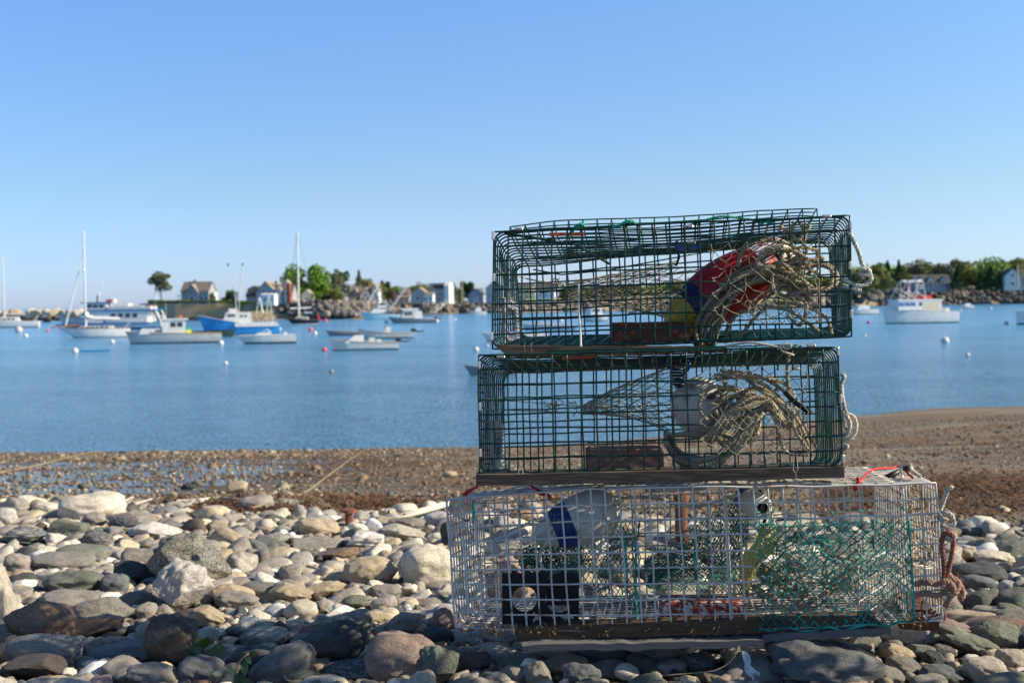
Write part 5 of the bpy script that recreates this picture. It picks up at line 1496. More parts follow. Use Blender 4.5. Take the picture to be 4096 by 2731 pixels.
# --- large excursion boat
b = Boat('long white and blue passenger boat with an upper deck behind the sailing yacht', 'boat', 'passenger_boat', 240, 655, 1318, fbow=56, fstern=28, hull=WHT, boot=BLUET, boot_h=9, rake=.08, transom=.95, yaw=4)
b.finish_rail(BLUET)
mh = MB(); mh.box(b.w(.45 * b.L, 0, 22 * b.m), (.86 * b.L, b.B * 1.0, 5 * b.m)); mh.build('blue_stripe', BLUET, b.o)
b.box('cabin', WHT, .30, .86, .84, 28, 74, fr=.03); b.windows(4, .53, .80, .84, 48, 64, gap=.35)
b.box('roof_edge', BLUET, .29, .95, .90, 74, 80, fr=0)
b.box('aft_shelter', BLUET, .84, .93, .8, 74, 79)
b.frame('stanchions', WHT, [[(.86, s_, 76), (.89, s_, 30)] for s_ in (-.8, .8)] + [[(.90, s_, 76), (.93, s_, 30)] for s_ in (-.8, .8)] + [[(.94, s_, 78), (.995, s_, 28)] for s_ in (-.8, .8)], 3.2)
b.box('wheelhouse', WHT, .26, .50, .6, 80, 106, fr=.03, ar=.03); b.windows(3, .30, .47, .6, 88, 100); b.front_glass(.27, .6, 86, 100, rake=.02)
b.box('roof', BLUET, .24, .50, .66, 106, 110); b.box('upper_locker', WHT, .56, .68, .5, 80, 104); b.box('upper_bench', WHT, .69, .80, .5, 80, 94)
b.box('rail_cloth', GRYL, .50, .90, .86, 80, 92); b.box('ring_panel', WHT, .46, .54, .3, 106, 122); b.box('red_sign', FLAGR, .48, .52, .32, 108, 120)
b.pole('radar_mast', DARKM, (.37, 0, 108), (.37, 0, 136), 3); mm = MB(); mm.lathe([(-6 * b.m, .01), (0, 7 * b.m), (6 * b.m, .01)], b.w(.385 * b.L, 0, 142 * b.m), (0, 0, 1), 10); mm.build('radar_dome', WHT, b.o, True)
b.pole('aerial', WHT, (.42, .2, 108), (.42, .2, 200), .8); b.box('liferaft', ORG, .84, .90, .3, 84, 94)
# --- left white lobster boat
b = Boat('white lobster boat with a square wheelhouse and yellow gear on its long stern', 'lobster boat', 'lobster_boat', 520, 874, 1372, fbow=50, fstern=38, hull=GRYL, boot=BOOTK, boot_h=5, rake=.05, transom=.92, sheer=2)
b.finish_rail(TANB); b.box('trunk', WHT, .14, .45, .6, 38, 60, fr=.03); b.windows(1, .31, .38, .6, 48, 54, mt=DARKM)
b.box('wheelhouse', WHT, .38, .62, .68, 40, 92, fr=.02); b.windows(2, .47, .61, .68, 66, 84); b.front_glass(.385, .6, 62, 86); b.box('roof', WHT, .36, .65, .74, 92, 98)
b.box('yellow_bin', YELL, .63, .68, .5, 38, 52); b.box('green_bin', GNET, .645, .685, .4, 50, 62); b.box('orange_float', ORG, .565, .585, .1, 98, 112); b.pole('aerial', ALU, (.42, .3, 96), (.42, .3, 160), .7)
b.frame('davit', WHT, [[(.40, .5, 96), (.38, .5, 108), (.35, .5, 108)]], 3)
# --- blue dragger
b = Boat('bright blue fishing boat with a white wheelhouse and stern gantry', 'fishing boat', 'fishing_boat', 804, 1108, 1340, fbow=82, fstern=38, hull=BLUEH, boot=BOOTK, rake=.10, transom=.75, sheer=1.7, deck=GRYL)
b.finish_rail(WHT); b.box('bulwark', WHT, .45, .97, .92, 34, 50)
b.box('wheelhouse', WHT, .30, .66, .62, 48, 92, fr=.05, ar=.01); b.windows(4, .36, .46, .62, 74, 84); b.windows(2, .52, .62, .62, 72, 80, gap=.5); b.box('roof_locker', WHT, .38, .47, .3, 92, 106)
b.frame('gantry', TANB, [[(.67, s_, 44), (.69, s_, 84), (.84, s_, 84), (.87, s_, 44)] for s_ in (-.6, .6)] + [[(.69, s_, 84), (.76, s_, 46), (.84, s_, 84)] for s_ in (-.6, .6)] + [[(.69, -.6, 84), (.69, .6, 84)], [(.84, -.6, 84), (.84, .6, 84)]], 3)
b.frame('boom_frame', ALU, [[(.72, .3, 84), (.76, .2, 150)], [(.76, -.2, 150), (.80, -.3, 84)], [(.84, .3, 60), (.88, .2, 165)], [(.92, -.3, 50), (.88, -.2, 165)]], 2.2)
b.pole('outrigger', GRYL, (.49, .05, 92), (.385, .1, 280), 1.7, 1.5); b.pole('outrigger', GRYL, (.50, -.05, 92), (.56, -.1, 280), 1.7, 1.5); b.pole('mast', ALU, (.47, 0, 92), (.47, 0, 240), 1.6)
b.box('outrigger_tip', DARKM, .375, .395, .08, 276, 286); b.box('outrigger_tip', DARKM, .55, .57, .08, 276, 286)
b = Boat('low dark green skiff between the lobster boat and the white runabout', 'skiff', 'skiff', 935, 760, 1348, fbow=30, fstern=24, hull=DKGRN, boot=BOOTK, deck=DKGRN, open_=True, rake=.05); b.finish_rail(DKGRN)
b = Boat('white runabout with a low windscreen and dark waterline, bow to the left', 'motor boat', 'motor_boat', 944, 1176, 1374, fbow=34, fstern=34, hull=WHT, boot=DKBLUE, boot_h=7, rake=.18, transom=.95, sheer=1.5)
b.finish_rail(WHT); b.box('foredeck', WHT, .28, .6, .6, 30, 44, fr=.12, ar=.02); b.front_glass(.5, .55, 40, 58, rake=.05); b.frame('windscreen_frame', ALU, [[(.45, -.6, 42), (.53, -.5, 60), (.60, -.6, 42)], [(.45, .6, 42), (.53, .5, 60), (.60, .6, 42)], [(.53, -.5, 60), (.53, .5, 60)]], 1.6); b.box('seat', WHT, .80, .86, .5, 30, 44)
# --- sportfisher
b = Boat('pale blue sport fishing boat with tilted outrigger poles', 'fishing boat', 'fishing_boat', 1442, 1610, 1279, fbow=36, fstern=20, hull=LTBLUE, boot=LTBLUE, rake=.12, transom=.9)
b.finish_rail(WHT); b.box('cabin', WHT, .22, .62, .7, 28, 44, fr=.1); b.front_glass(.3, .6, 34, 46, rake=.08); b.box('flybridge', WHT, .4, .62, .5, 48, 58); b.frame('tuna_tower', ALU, [[(.4, s_, 44), (.46, s_, 78), (.6, s_, 78), (.64, s_, 44)] for s_ in (-.5, .5)] + [[(.46, -.5, 78), (.46, .5, 78)], [(.6, -.5, 78), (.6, .5, 78)]], 1.8)
b.pole('outrigger', WHT, (.20, .9, 66), (.52, 1.2, 148), 2.6, 1.8); b.pole('outrigger', WHT, (.66, -.9, 38), (1.06, -1.2, 130), 3.2, 2.6)
b = Boat('grey motor boat with a white cabin behind the outboard skiffs, bow to the left', 'motor boat', 'motor_boat', 1553, 1738, 1291, fbow=26, fstern=16, hull=GRYH, boot=BOOTK, rake=.12, transom=.92)
b.finish_rail(GRYL); b.box('wheelhouse', GRYL, .28, .62, .66, 22, 52, fr=.06); b.windows(3, .34, .52, .66, 30, 46); b.box('aft_cabin', WHT, .54, .72, .68, 18, 48, ar=.02, fr=.03); b.box('roof', WHT, .27, .64, .7, 52, 58); b.outboard(6, 16)
# --- skiffs
b = Boat('long grey open skiff lying behind the skiff with a console', 'skiff', 'skiff', 1305, 1445, 1341, fbow=22, fstern=14, hull=GRYH, boot=BOOTK, deck=GRYH, open_=True, rake=.1, transom=.95); b.finish_rail(TANB)
b = Boat('grey open skiff with a centre console and black outboard', 'skiff', 'skiff', 1434, 1646, 1353, fbow=40, fstern=20, hull=GRYL, boot=BOOTK, deck=GRYL, open_=True, rake=.1, transom=.95, sheer=2.2); b.finish_rail(TANB)
b.box('console', WHT, .50, .60, .3, 14, 46, fr=.02); b.pole('pole', DARKM, (.50, 0, 40), (.50, 0, 84), 1.0); b.box('helm_seat', WHT, .46, .50, .3, 14, 30); b.outboard(12, 28)
b = Boat('white skiff with a small cuddy in its bow and a tilted black outboard', 'skiff', 'skiff', 1326, 1584, 1400, fbow=46, fstern=28, hull=WHT, boot=DKBLUE, boot_h=4, rake=.04, transom=.95, open_=True, sheer=1.8); b.finish_rail(TANB)
b.box('cuddy', WHT, .20, .49, .66, 30, 60, fr=.16, ar=.0, top=.85); b.box('seat', WHT, .58, .66, .4, 20, 48); b.box('box', WHT, .70, .76, .3, 20, 42); b.outboard(18, 30)
# --- dinghy by the middle trap
b = Boat('dark grey dinghy half hidden behind the middle trap', 'dinghy', 'dinghy', 1858, 2060, 1499, fbow=42, fstern=28, hull=GRYH, boot=GRYH, deck=GRYH, open_=True, rake=.12, transom=.9); b.finish_rail(GRYH)
# --- boats seen through the top trap
b = Boat('white open boat seen through the left end of the top trap', 'motor boat', 'motor_boat', 1925, 2185, 1362, fbow=34, fstern=26, hull=WHT, boot=BOOTG, open_=True, rake=.1); b.finish_rail(WHT); b.box('console', WHT, .45, .6, .5, 18, 52, fr=.05); b.box('seat_red', FLAGR, .30, .33, .2, 24, 44)
b = Boat('long low grey boat seen through the mesh of the top trap', 'boat', 'motor_boat', 2080, 2300, 1318, fbow=26, fstern=18, hull=GRYL, boot=BLUET, rake=.1, yaw=0); b.finish_rail(WHT); b.box('foredeck', WHT, .2, .6, .6, 18, 30, fr=.08)
b = Boat('white cabin boat seen bow on through the top trap above the brick', 'motor boat', 'motor_boat', 2335, 2420, 1285, fbow=36, fstern=24, hull=WHT, boot=BOOTK, rake=.05, beam=3.4); b.finish_rail(WHT); b.box('cabin', WHT, .2, .8, .7, 26, 56, fr=.06, ar=.05); b.windows(2, .3, .7, .7, 38, 50)
b = Boat('tiny white boat anchored below the sheds', 'motor boat', 'motor_boat', 1880, 1945, 1258, fbow=16, fstern=12, hull=WHT, boot=WHT, rake=.1); b.finish_rail(WHT); b.box('cabin', WHT, .3, .7, .7, 12, 28, fr=.08, ar=.04)
# --- right side
b = Boat('white lobster boat with a framework mast and long wheelhouse on the right', 'lobster boat', 'lobster_boat', 3515, 3828, 1293, fbow=64, fstern=46, hull=WHT, boot=BOOTG, boot_h=5, rake=.04, transom=.92, sheer=1.8)
b.finish_rail(WHT); b.box('trunk', WHT, .14, .46, .66, 50, 72, fr=.05); b.box('wheelhouse', WHT, .15, .76, .72, 54, 90, fr=.005); b.windows(3, .16, .40, .72, 70, 84, mt=BLUET, gap=.15); b.windows(1, .44, .49, .72, 70, 84); b.windows(4, .50, .74, .72, 50, 84, mt=CREAM, gap=.08); b.box('roof', WHT, .14, .78, .76, 90, 96)
fr_ = []
for s_ in (-.5, .5): fr_ += [[(.16, s_, 96), (.29, s_, 166)], [(.31, s_, 96), (.31, s_, 166)], [(.41, s_, 96), (.45, s_, 166)], [(.56, s_, 96), (.52, s_, 166)], [(.31, s_, 96), (.44, s_, 140)], [(.42, s_, 130), (.56, s_, 100)], [(.22, s_, 130), (.40, s_, 100)]]
b.frame('mast_frame', WHT, fr_ + [[(.45, -.5, 166), (.45, .5, 166)], [(.52, -.5, 166), (.52, .5, 166)], [(.45, -.5, 150), (.52, -.5, 150)], [(.45, -.5, 140), (.52, -.5, 140)]], 1.5)
b.box('radar', WHT, .27, .31, .2, 164, 174); b.box('radar', WHT, .35, .42, .2, 164, 172); b.box('lamp_box', WHT, .45, .53, .3, 164, 174); b.pole('aerial', GNETD, (.15, .4, 92), (.15, .4, 240), .8); b.box('red_buoy_rack', FLAGR, .44, .66, .4, 98, 110)
b.box('deck_box', WHT, .86, .91, .4, 44, 60)
b = Boat('white motor boat partly hidden behind the knotted rope of the top trap', 'motor boat', 'motor_boat', 3395, 3512, 1258, fbow=24, fstern=20, hull=WHT, boot=BOOTG, rake=.08); b.finish_rail(WHT); b.box('cabin', WHT, .2, .7, .7, 18, 38, fr=.08, ar=.05)
b = Boat('tiny cream boat far off below the rock wall on the right', 'motor boat', 'motor_boat', 3836, 3896, 1235, fbow=14, fstern=12, hull=WHT, boot=BOOTK, rake=.08); b.finish_rail(WHT); b.box('cabin', WHT, .3, .75, .6, 10, 22, fr=.08)
b = Boat('white lobster boat bow cut off by the right edge', 'lobster boat', 'lobster_boat', 4044, 4330, 1296, fbow=58, fstern=38, hull=WHT, boot=BOOTG, boot_h=7, rake=.02, sheer=1.8); b.finish_rail(WHT); b.box('wheelhouse', WHT, .35, .7, .7, 44, 90, fr=.02); b.windows(3, .4, .66, .7, 66, 82)

# ------------------------------------------------------------ mooring buoys
MBW = M('white_mooring_buoy', (.72, .70, .66), .5, (.45, .45, .42), 3, .6, .7); MBP = M('pink_mooring_buoy', (.75, .09, .14), .5, var=.08); MBO = M('olive_mooring_buoy', (.30, .29, .17), .7); MBG = M('grey_mooring_buoy', (.50, .50, .50), .6)
for (x, y, r, mt, lab) in (
 (215, 1322, 0, 0, None),
 (75, 1328, 15, MBG, 'large grey white mooring ball below the far left yacht'), (103, 1348, 9, MBW, 'white mooring ball right below the large grey one'), (191, 1326, 6, MBP, 'small pink mooring ball left of the sailing yacht'),
 (449, 1372, 9, MBW, 'white mooring ball under the stern of the sailing yacht'), (301, 1410, 12, MBW, 'white mooring ball with a blue float line beside it'), (884, 1378, 11, MBW, 'white mooring ball off the stern of the left lobster boat'),
 (844, 1322, 10, MBW, 'white fender ball under the bow of the blue fishing boat'), (903, 1456, 8, MBW, 'lone small white mooring ball on open water left'), (1242, 1323, 9, MBP, 'pink mooring ball below the dark blue yacht'), (1260, 1338, 9, MBW, 'white mooring ball just below a pink one'),
 (1298, 1404, 10, MBP, 'pink mooring ball at the bow of the white cuddy skiff'), (1302, 1287, 8, MBP, 'pink mooring ball right of the dark blue yacht'), (1326, 1491, 9, MBO, 'olive grey mooring ball on open water'),
 (1547, 1292, 7, MBW, 'white mooring ball at the bow of the grey motor boat'), (1748, 1288, 7, MBW, 'white mooring ball behind the grey motor boat'), (1820, 1282, 6, MBW, 'small white mooring ball left of the traps'), (1905, 1404, 11, MBW, 'white mooring ball left of the top trap bottom'), (1950, 1386, 6, MBW, 'small white ball at the lower left corner of the top trap'),
 (1119, 1319, 6, MBW, 'white ball at the stern of the blue fishing boat'),
 (3474, 1293, 7, MBP, 'pink mooring ball right of the top trap'), (3459, 1346, 6, MBW, 'small white ball between the pink ball and the traps'), (3780, 1372, 16, MBW, 'large white and blue shaded mooring ball on the right'), (3870, 1424, 9, MBW, 'white mooring ball lower right of the large one'),
 (4025, 1297, 9, MBW, 'white mooring ball left of the boat bow at the right edge'), (3962, 1237, 6, MBW, 'tiny white mooring ball far off on the right'), (3842, 1243, 6, MBW, 'tiny white ball beside the far cream boat'),
 (2243, 1285, 9, MBW, 'white mooring ball seen through the top trap'), (3060, 1328, 7, MBW, 'small white ball seen through the net of the top trap')):
    if not lab: continue
    c = Pz(x, y, 0); k = c.y / FPX; R_ = r * k
    mb = MB(); mb.lathe([(-.8 * R_, .5 * R_), (-.5 * R_, .86 * R_), (0, R_), (.5 * R_, .86 * R_), (.85 * R_, .5 * R_), (.98 * R_, .12 * R_), (1.15 * R_, .10 * R_), (1.17 * R_, .01)], c + Vector((0, 0, R_ * .55)), (.15, 0, 1), 16)
    o = mb.build('mooring_buoy', mt, None, True); tag(o, lab, 'mooring buoy', 'mooring buoys on the water')
c = Pz(318, 1406, 0); mb = MB(); mb.tube([c + Vector((0, 0, .06)), c + Vector((2.2, .3, .06))], .06, 6); o = mb.build('float_line', BLUEH); tag(o, 'blue float line lying on the water by a white mooring ball', 'float line')

# ------------------------------------------------------------ far shore
GRASS = M('shore_grass', (.50, .39, .24), .9, (.22, .25, .09), .12, .5, .62)
SAND = M('shore_sand', (.36, .28, .19), .9, (.24, .18, .12), .2)
def shore(name, label, pts, top, slope, mats=(SAND, GRASS), back=120):
    """pts: (px, waterline py); top: row of the upper edge at each point; slope: run back in metres"""
    mb = MB(); rows = []
    fx = []
    for i in range(len(pts) - 1):
        for k in range(6):
            f = k / 6; fx.append((pts[i][0] + (pts[i + 1][0] - pts[i][0]) * f, pts[i][1] + (pts[i + 1][1] - pts[i][1]) * f, top[i] + (top[i + 1] - top[i]) * f))
    fx.append((pts[-1][0], pts[-1][1], top[-1]))
    for (x, y, t) in fx:
        a = Pz(x, y, -.05); q = P(x, t, a.y + slope)
        m1 = a.lerp(q, .35); m1.z = a.z + (q.z - a.z) * .18
        bk = Vector((q.x * (1 + back / q.y), q.y + back, q.z + .3))
        rows.append([a + Vector((0, 0, -.6)), a, m1, q + Vector((0, 0, .15 * noise.noise(q * .1))), bk, bk + Vector((0, 60, -6))])
    n = len(rows[0])
    for i in range(len(rows) - 1):
        for k in range(n - 1):
            mb.add([rows[i][k], rows[i + 1][k], rows[i + 1][k + 1], rows[i][k + 1]], [(0, 1, 2, 3)], 0 if k < 2 else 1)
    o = mb.build(name, list(mats), None, False)
    return tag(o, label, None, None, 'structure')
shore('land', 'low grassy headland with a sandy bank across the harbour', [(560, 1279), (700, 1282), (1000, 1281), (1300, 1278), (1480, 1276)], [1214, 1207, 1206, 1206, 1206], 7)
shore('land', 'low far shore behind the middle boats', [(1480, 1266), (1750, 1256), (2000, 1250), (2400, 1246), (2900, 1238), (3300, 1232)], [1206, 1206, 1204, 1192, 1178, 1172], 9)
shore('land', 'far wooded shore on the right', [(3300, 1226), (3500, 1222), (3900, 1217), (4400, 1212)], [1165, 1158, 1150, 1142], 12, back=260)
RIPM = [M('riprap_grey', (.20, .19, .185), .9, (.10, .10, .10), .8), M('riprap_tan', (.36, .29, .22), .9, (.22, .17, .13), .8), M('riprap_dark', (.07, .07, .065), .9)]
def riprap(label, segs, n, size, name='rock_wall', mixr=(.45, .3, .25), cat='rock wall'):
    """segs: list of (px, top row, bottom row, distance). Boulders piled on a bank."""
    arrs = [proto_arr(s, 2, **k) for s, k in ANG + LUMPY[:2]]
    mb = MB()
    for _ in range(n):
        t = random.random() * (len(segs) - 1); i = min(int(t), len(segs) - 2); f = t - i
        a, b = segs[i], segs[i + 1]
        px = a[0] + (b[0] - a[0]) * f; tp = a[1] + (b[1] - a[1]) * f; bt = a[2] + (b[2] - a[2]) * f; d = a[3] + (b[3] - a[3]) * f
        h = random.random() ** .9
        p = P(px, bt + (tp - bt) * h, d + 5 * h)
        s_ = size * random.uniform(.5, 1.25) * (1 - .2 * h)
        v, fc = arrs[rng.integers(len(arrs))]
        R = np.array(Matrix.Rotation(random.uniform(0, 6), 3, 'Z') @ Matrix.Rotation(random.uniform(-.5, .5), 3, 'X'))
        w_ = (v * np.array([s_ * random.uniform(.8, 1.4), s_ * .8, s_ * random.uniform(.5, .8)])) @ R.T + np.array(p)
        mb.add(w_.tolist(), fc.tolist(), int(rng.choice(3, p=mixr)))
    o = mb.build(name, RIPM, None, True)
    return tag(o, label, cat, None, 'stuff')
def rd(x, y): return wdist(x, y)
riprap('long bank of piled grey and tan boulders below the headland houses', [(960, 1206, 1248, rd(960, 1279) + 3), (1300, 1204, 1258, rd(1300, 1278)), (1500, 1206, 1262, rd(1490, 1274))], 420, 1.0)
riprap('dark boulder bank behind the dock and below the cottages', [(1490, 1206, 1256, rd(1500, 1266) + 2), (1800, 1206, 1248, rd(1800, 1254) + 2), (2100, 1204, 1246, rd(2100, 1250)), (2700, 1186, 1240, rd(2700, 1242)), (3300, 1170, 1226, rd(3300, 1232))], 620, 1.3, mixr=(.4, .25, .35))
riprap('dark boulder sea wall along the wooded shore on the right', [(3300, 1160, 1222, rd(3300, 1226)), (3600, 1156, 1218, rd(3600, 1221)), (3900, 1150, 1214, rd(3900, 1217)), (4250, 1145, 1210, rd(4250, 1213))], 620, 1.9, mixr=(.38, .17, .45))
# breakwater of separate blocks at the left
k = 0
arrsB = None
def bw_block(x, y, w_, h_, d, mat, lab):
    o = bpy.data.objects.new('breakwater_block', get_mesh('a', random.randrange(4), 4, mat)); C.objects.link(o)
    m_ = d / FPX
    o.location = P(x, y, d); o.scale = (w_ / 2 * m_, w_ / 2 * m_ * .8, h_ / 2 * m_); o.rotation_euler = (random.uniform(-.2, .2), random.uniform(-.25, .25), random.uniform(-.5, .5))
    tag(o, lab, 'boulder', 'blocks of the breakwater')
for i in range(13):
    x = -10 + i * 33 + random.uniform(-6, 6)
    bw_block(x, 1252 + random.uniform(-5, 4), random.uniform(42, 62), random.uniform(28, 40), 268, random.choice(['pale', 'tan', 'pale']), 'pale angular block on the crest of the breakwater left of the headland')
for i in range(16):
    x = -20 + i * 27 + random.uniform(-6, 6)
    bw_block(x, 1274 + random.uniform(-4, 4), random.uniform(34, 48), random.uniform(24, 30), 262, random.choice(['brown', 'dark', 'rust', 'brown']), 'dark weed covered block at the waterline of the breakwater')

# ------------------------------------------------------------ houses
ROOFG = M('brown_grey_shingles', (.34, .28, .22), .9, (.26, .22, .18), 1.0, var=.1); ROOFD = M('dark_shingles', (.10, .095, .095), .9, var=.12)
SHING = M('grey_cedar_shingle', (.35, .35, .36), .9, (.29, .29, .30), .8, var=.08); BLUEG = M('blue_grey_and_shaded_siding', (.36, .38, .41), .8, var=.06); YELH = M('yellow_siding', (.62, .52, .24), .8); TANH = M('tan_siding', (.42, .34, .27), .8); CHIM = M('red_brick_chimney', (.34, .10, .06), .9)  # blue grey also stands in for shade on white house fronts
REDR = M('rust_red_roof', (.42, .17, .10), .8)
GH = 'houses along the far shore'
class House:
    def __init__(s, label, x0, x1, yb, d, yaw=0, cat='house', name='house'):
        s.m = d / FPX; s.w_ = (x1 - x0) * s.m; s.c = P((x0 + x1) / 2, yb, d)
        s.o = thing(name, s.c, label, cat, GH); s.o.rotation_euler = (0, 0, math.radians(yaw))
    def p(s, x, y, z): return s.c + Vector((x * s.m, y * s.m, z * s.m))
    def block(s, x0, x1, y0, y1, h, rh, ridge='x', wall=SHING, roof=ROOFG, over=3, z0=-8, win=(), side_win=(), trim=WHT2):
        mb = MB()
        # walls with gables
        if ridge == 'x':
            ym = (y0 + y1) / 2
            A = [s.p(x0, y0, z0), s.p(x0, y1, z0), s.p(x0, y1, h), s.p(x0, ym, h + rh), s.p(x0, y0, h)]
            B = [s.p(x1, y0, z0), s.p(x1, y1, z0), s.p(x1, y1, h), s.p(x1, ym, h + rh), s.p(x1, y0, h)]
        else:
            xm = (x0 + x1) / 2
            A = [s.p(x0, y0, z0), s.p(x1, y0, z0), s.p(x1, y0, h), s.p(xm, y0, h + rh), s.p(x0, y0, h)]
            B = [s.p(x0, y1, z0), s.p(x1, y1, z0), s.p(x1, y1, h), s.p(xm, y1, h + rh), s.p(x0, y1, h)]
        mb.add(A + B, [(4, 3, 2, 1, 0), (5, 6, 7, 8, 9)] + [(i, (i + 1) % 5, (i + 1) % 5 + 5, i + 5) for i in range(5)])
        mb.build('wall', wall, s.o)
        mb = MB(); t = 2.2
        if ridge == 'x':
            ym = (y0 + y1) / 2
            for ya, sg in ((y0, -1), (y1, 1)):
                sl = rh / abs(ym - ya); e = over
                P0 = [(x0 - e, ya + sg * e, h - e * sl), (x1 + e, ya + sg * e, h - e * sl), (x1 + e, ym, h + rh), (x0 - e, ym, h + rh)]
                lo = [s.p(x, y, z + .3) for x, y, z in P0]; hi = [s.p(x, y, z + t + .3) for x, y, z in P0]
                if sg == 1: lo = lo[::-1]; hi = hi[::-1]
                mb.hexa(lo + hi)
        else:
            xm = (x0 + x1) / 2
            for xa, sg in ((x0, -1), (x1, 1)):
                sl = rh / abs(xm - xa); e = over
                P0 = [(xa + sg * e, y0 - e, h - e * sl), (xm, y0 - e, h + rh), (xm, y1 + e, h + rh), (xa + sg * e, y1 + e, h - e * sl)]
                lo = [s.p(x, y, z + .3) for x, y, z in P0]; hi = [s.p(x, y, z + t + .3) for x, y, z in P0]
                if sg == 1: lo = lo[::-1]; hi = hi[::-1]
                mb.hexa(lo + hi)
        mb.build('roof', roof, s.o)
        for (wx, wz, ww, wh) in win: s.window(wx, y0, wz, ww, wh, trim)
        for (wy, wz, ww, wh) in side_win:
            mb = MB(); mb.box(s.p(x1 + .3, wy, wz), (.5 * s.m, ww * s.m, wh * s.m)); f = mb.build('window', trim, s.o)
            mb = MB(); mb.box(s.p(x1 + .7, wy, wz), (.4 * s.m, ww * .72 * s.m, wh * .8 * s.m)); mb.build('pane', GLS, f)
    def window(s, x, y, z, w_, h, trim=WHT2):
        mb = MB(); mb.box(s.p(x, y - .3, z), (w_ * s.m, .5 * s.m, h * s.m)); f = mb.build('window', trim, s.o)
        mb = MB(); mb.box(s.p(x, y - .7, z), (w_ * .74 * s.m, .4 * s.m, h * .8 * s.m)); mb.build('pane', GLS, f)
    def box(s, name, mt, x0, x1, y0, y1, z0, z1):
        mb = MB(); mb.box(s.p((x0 + x1) / 2, (y0 + y1) / 2, (z0 + z1) / 2), ((x1 - x0) * s.m, (y1 - y0) * s.m, (z1 - z0) * s.m)); return mb.build(name, mt, s.o)
    def porch(s, x0, x1, y0, y1, zt, n=4, mt=WHT2):
        s.box('porch_roof', ROOFG, x0, x1, y0, y1, zt, zt + 2.5)
        for k in range(n):
            x = x0 + 2 + (x1 - x0 - 4) * k / (n - 1); s.box('porch_post', mt, x - .8, x + .8, y0 + 1, y0 + 2.6, -8, zt)
h = House('grey shingled house with brown roof and a side porch, beside the lone tree', 700, 858, 1210, 262, yaw=-14)
h.block(-60, 62, 0, 60, 46, 36, 'x', SHING, ROOFG, win=[(-38, 18, 10, 14), (30, 16, 14, 20), (50, 16, 9, 16)], side_win=[(20, 18, 12, 14), (42, 18, 12, 14)])
h.block(-34, 20, -8, 20, 40, 32, 'y', SHING, ROOFG, win=[(-7, 44, 9, 14), (-8, 14, 24, 22)])
h.porch(-82, -58, 4, 30, 28, 3); h.box('chimney', SHING, -18, -8, 26, 34, 70, 92); h.box('shed_extension', WHT2, 62, 76, 20, 46, -8, 40)
h = House('rambling grey house with brown gabled roofs and a red brick chimney', 955, 1160, 1208, 258, yaw=-16)
h.block(-42, 44, 10, 70, 40, 42, 'y', BLUEG, ROOFG, win=[(-10, 40, 10, 12), (-22, 16, 12, 14), (14, 16, 12, 14)])
h.block(30, 112, 20, 66, 34, 34, 'x', SHING, ROOFG, win=[(56, 46, 8, 16), (88, 40, 8, 12)]); h.block(46, 66, 12, 40, 46, 14, 'y', WHT2, ROOFG, over=1, win=[(56, 38, 8, 14)]); h.block(82, 100, 14, 40, 40, 16, 'y', WHT2, ROOFG, over=1, win=[(91, 34, 7, 12)])
h.block(-92, -38, 20, 64, 26, 30, 'x', SHING, ROOFD); h.box('chimney', CHIM, 96, 108, 8, 20, -6, 74); h.block(50, 90, 50, 80, 60, 26, 'y', WHT2, ROOFG, over=2); h.box('small_chimney', TANH, 28, 40, 36, 46, 66, 84)
h = House('white flat roofed annex in front of the brown gabled house', 1040, 1105, 1214, 250, yaw=-8, cat='annex'); h.block(-28, 26, 0, 40, 34, 5, 'x', WHT2, WHT2, win=[(-12, 16, 10, 16), (10, 16, 10, 16)])
h = House('little white gabled shed behind the mast of the dark blue yacht', 1205, 1245, 1208, 262, yaw=-10, cat='shed', name='shed'); h.block(-20, 20, 0, 46, 28, 20, 'y', WHT2, ROOFG, over=2, win=[(2, 14, 12, 8)])
h = House('white house with three gables and a porch behind the boulder bank', 1375, 1530, 1206, 300, yaw=-8)
h.block(-60, 60, 10, 60, 30, 32, 'x', SHING, ROOFG, win=[(-44, 14, 12, 14), (-20, 14, 12, 14), (44, 14, 12, 14)]); h.block(-12, 32, -4, 30, 26, 28, 'y', WHT2, ROOFG, win=[(10, 26, 10, 10), (0, 10, 9, 13), (20, 10, 9, 13)]); h.block(36, 62, 0, 40, 44, 24, 'y', WHT2, ROOFG, win=[(49, 30, 9, 12)])
h.block(-42, -22, 2, 30, 34, 18, 'y', SHING, ROOFG, win=[(-32, 28, 8, 10)]); h.porch(-78, -30, -10, 12, 22, 4); h.box('chimney', CHIM, 8, 16, 30, 38, 56, 74); h.porch(50, 84, -10, 12, 18, 3)
h = House('low grey roofed house between the bushes', 1555, 1640, 1206, 330, yaw=-8); h.block(-40, 40, 0, 50, 18, 20, 'x', SHING, ROOFG, win=[(-24, 9, 12, 10), (0, 9, 12, 10)]); h.block(0, 36, 10, 40, 34, 18, 'x', SHING, ROOFG)
h = House('white cottage on piles with two big windows beside the dock', 1640, 1732, 1206, 318, yaw=-10); h.block(-42, 20, 0, 50, 32, 24, 'y', BLUEG, ROOFG, win=[(-16, 14, 16, 16)]); h.block(12, 48, -8, 30, 26, 10, 'x', WHT2, ROOFG, win=[(20, 10, 9, 16), (40, 10, 9, 16)])
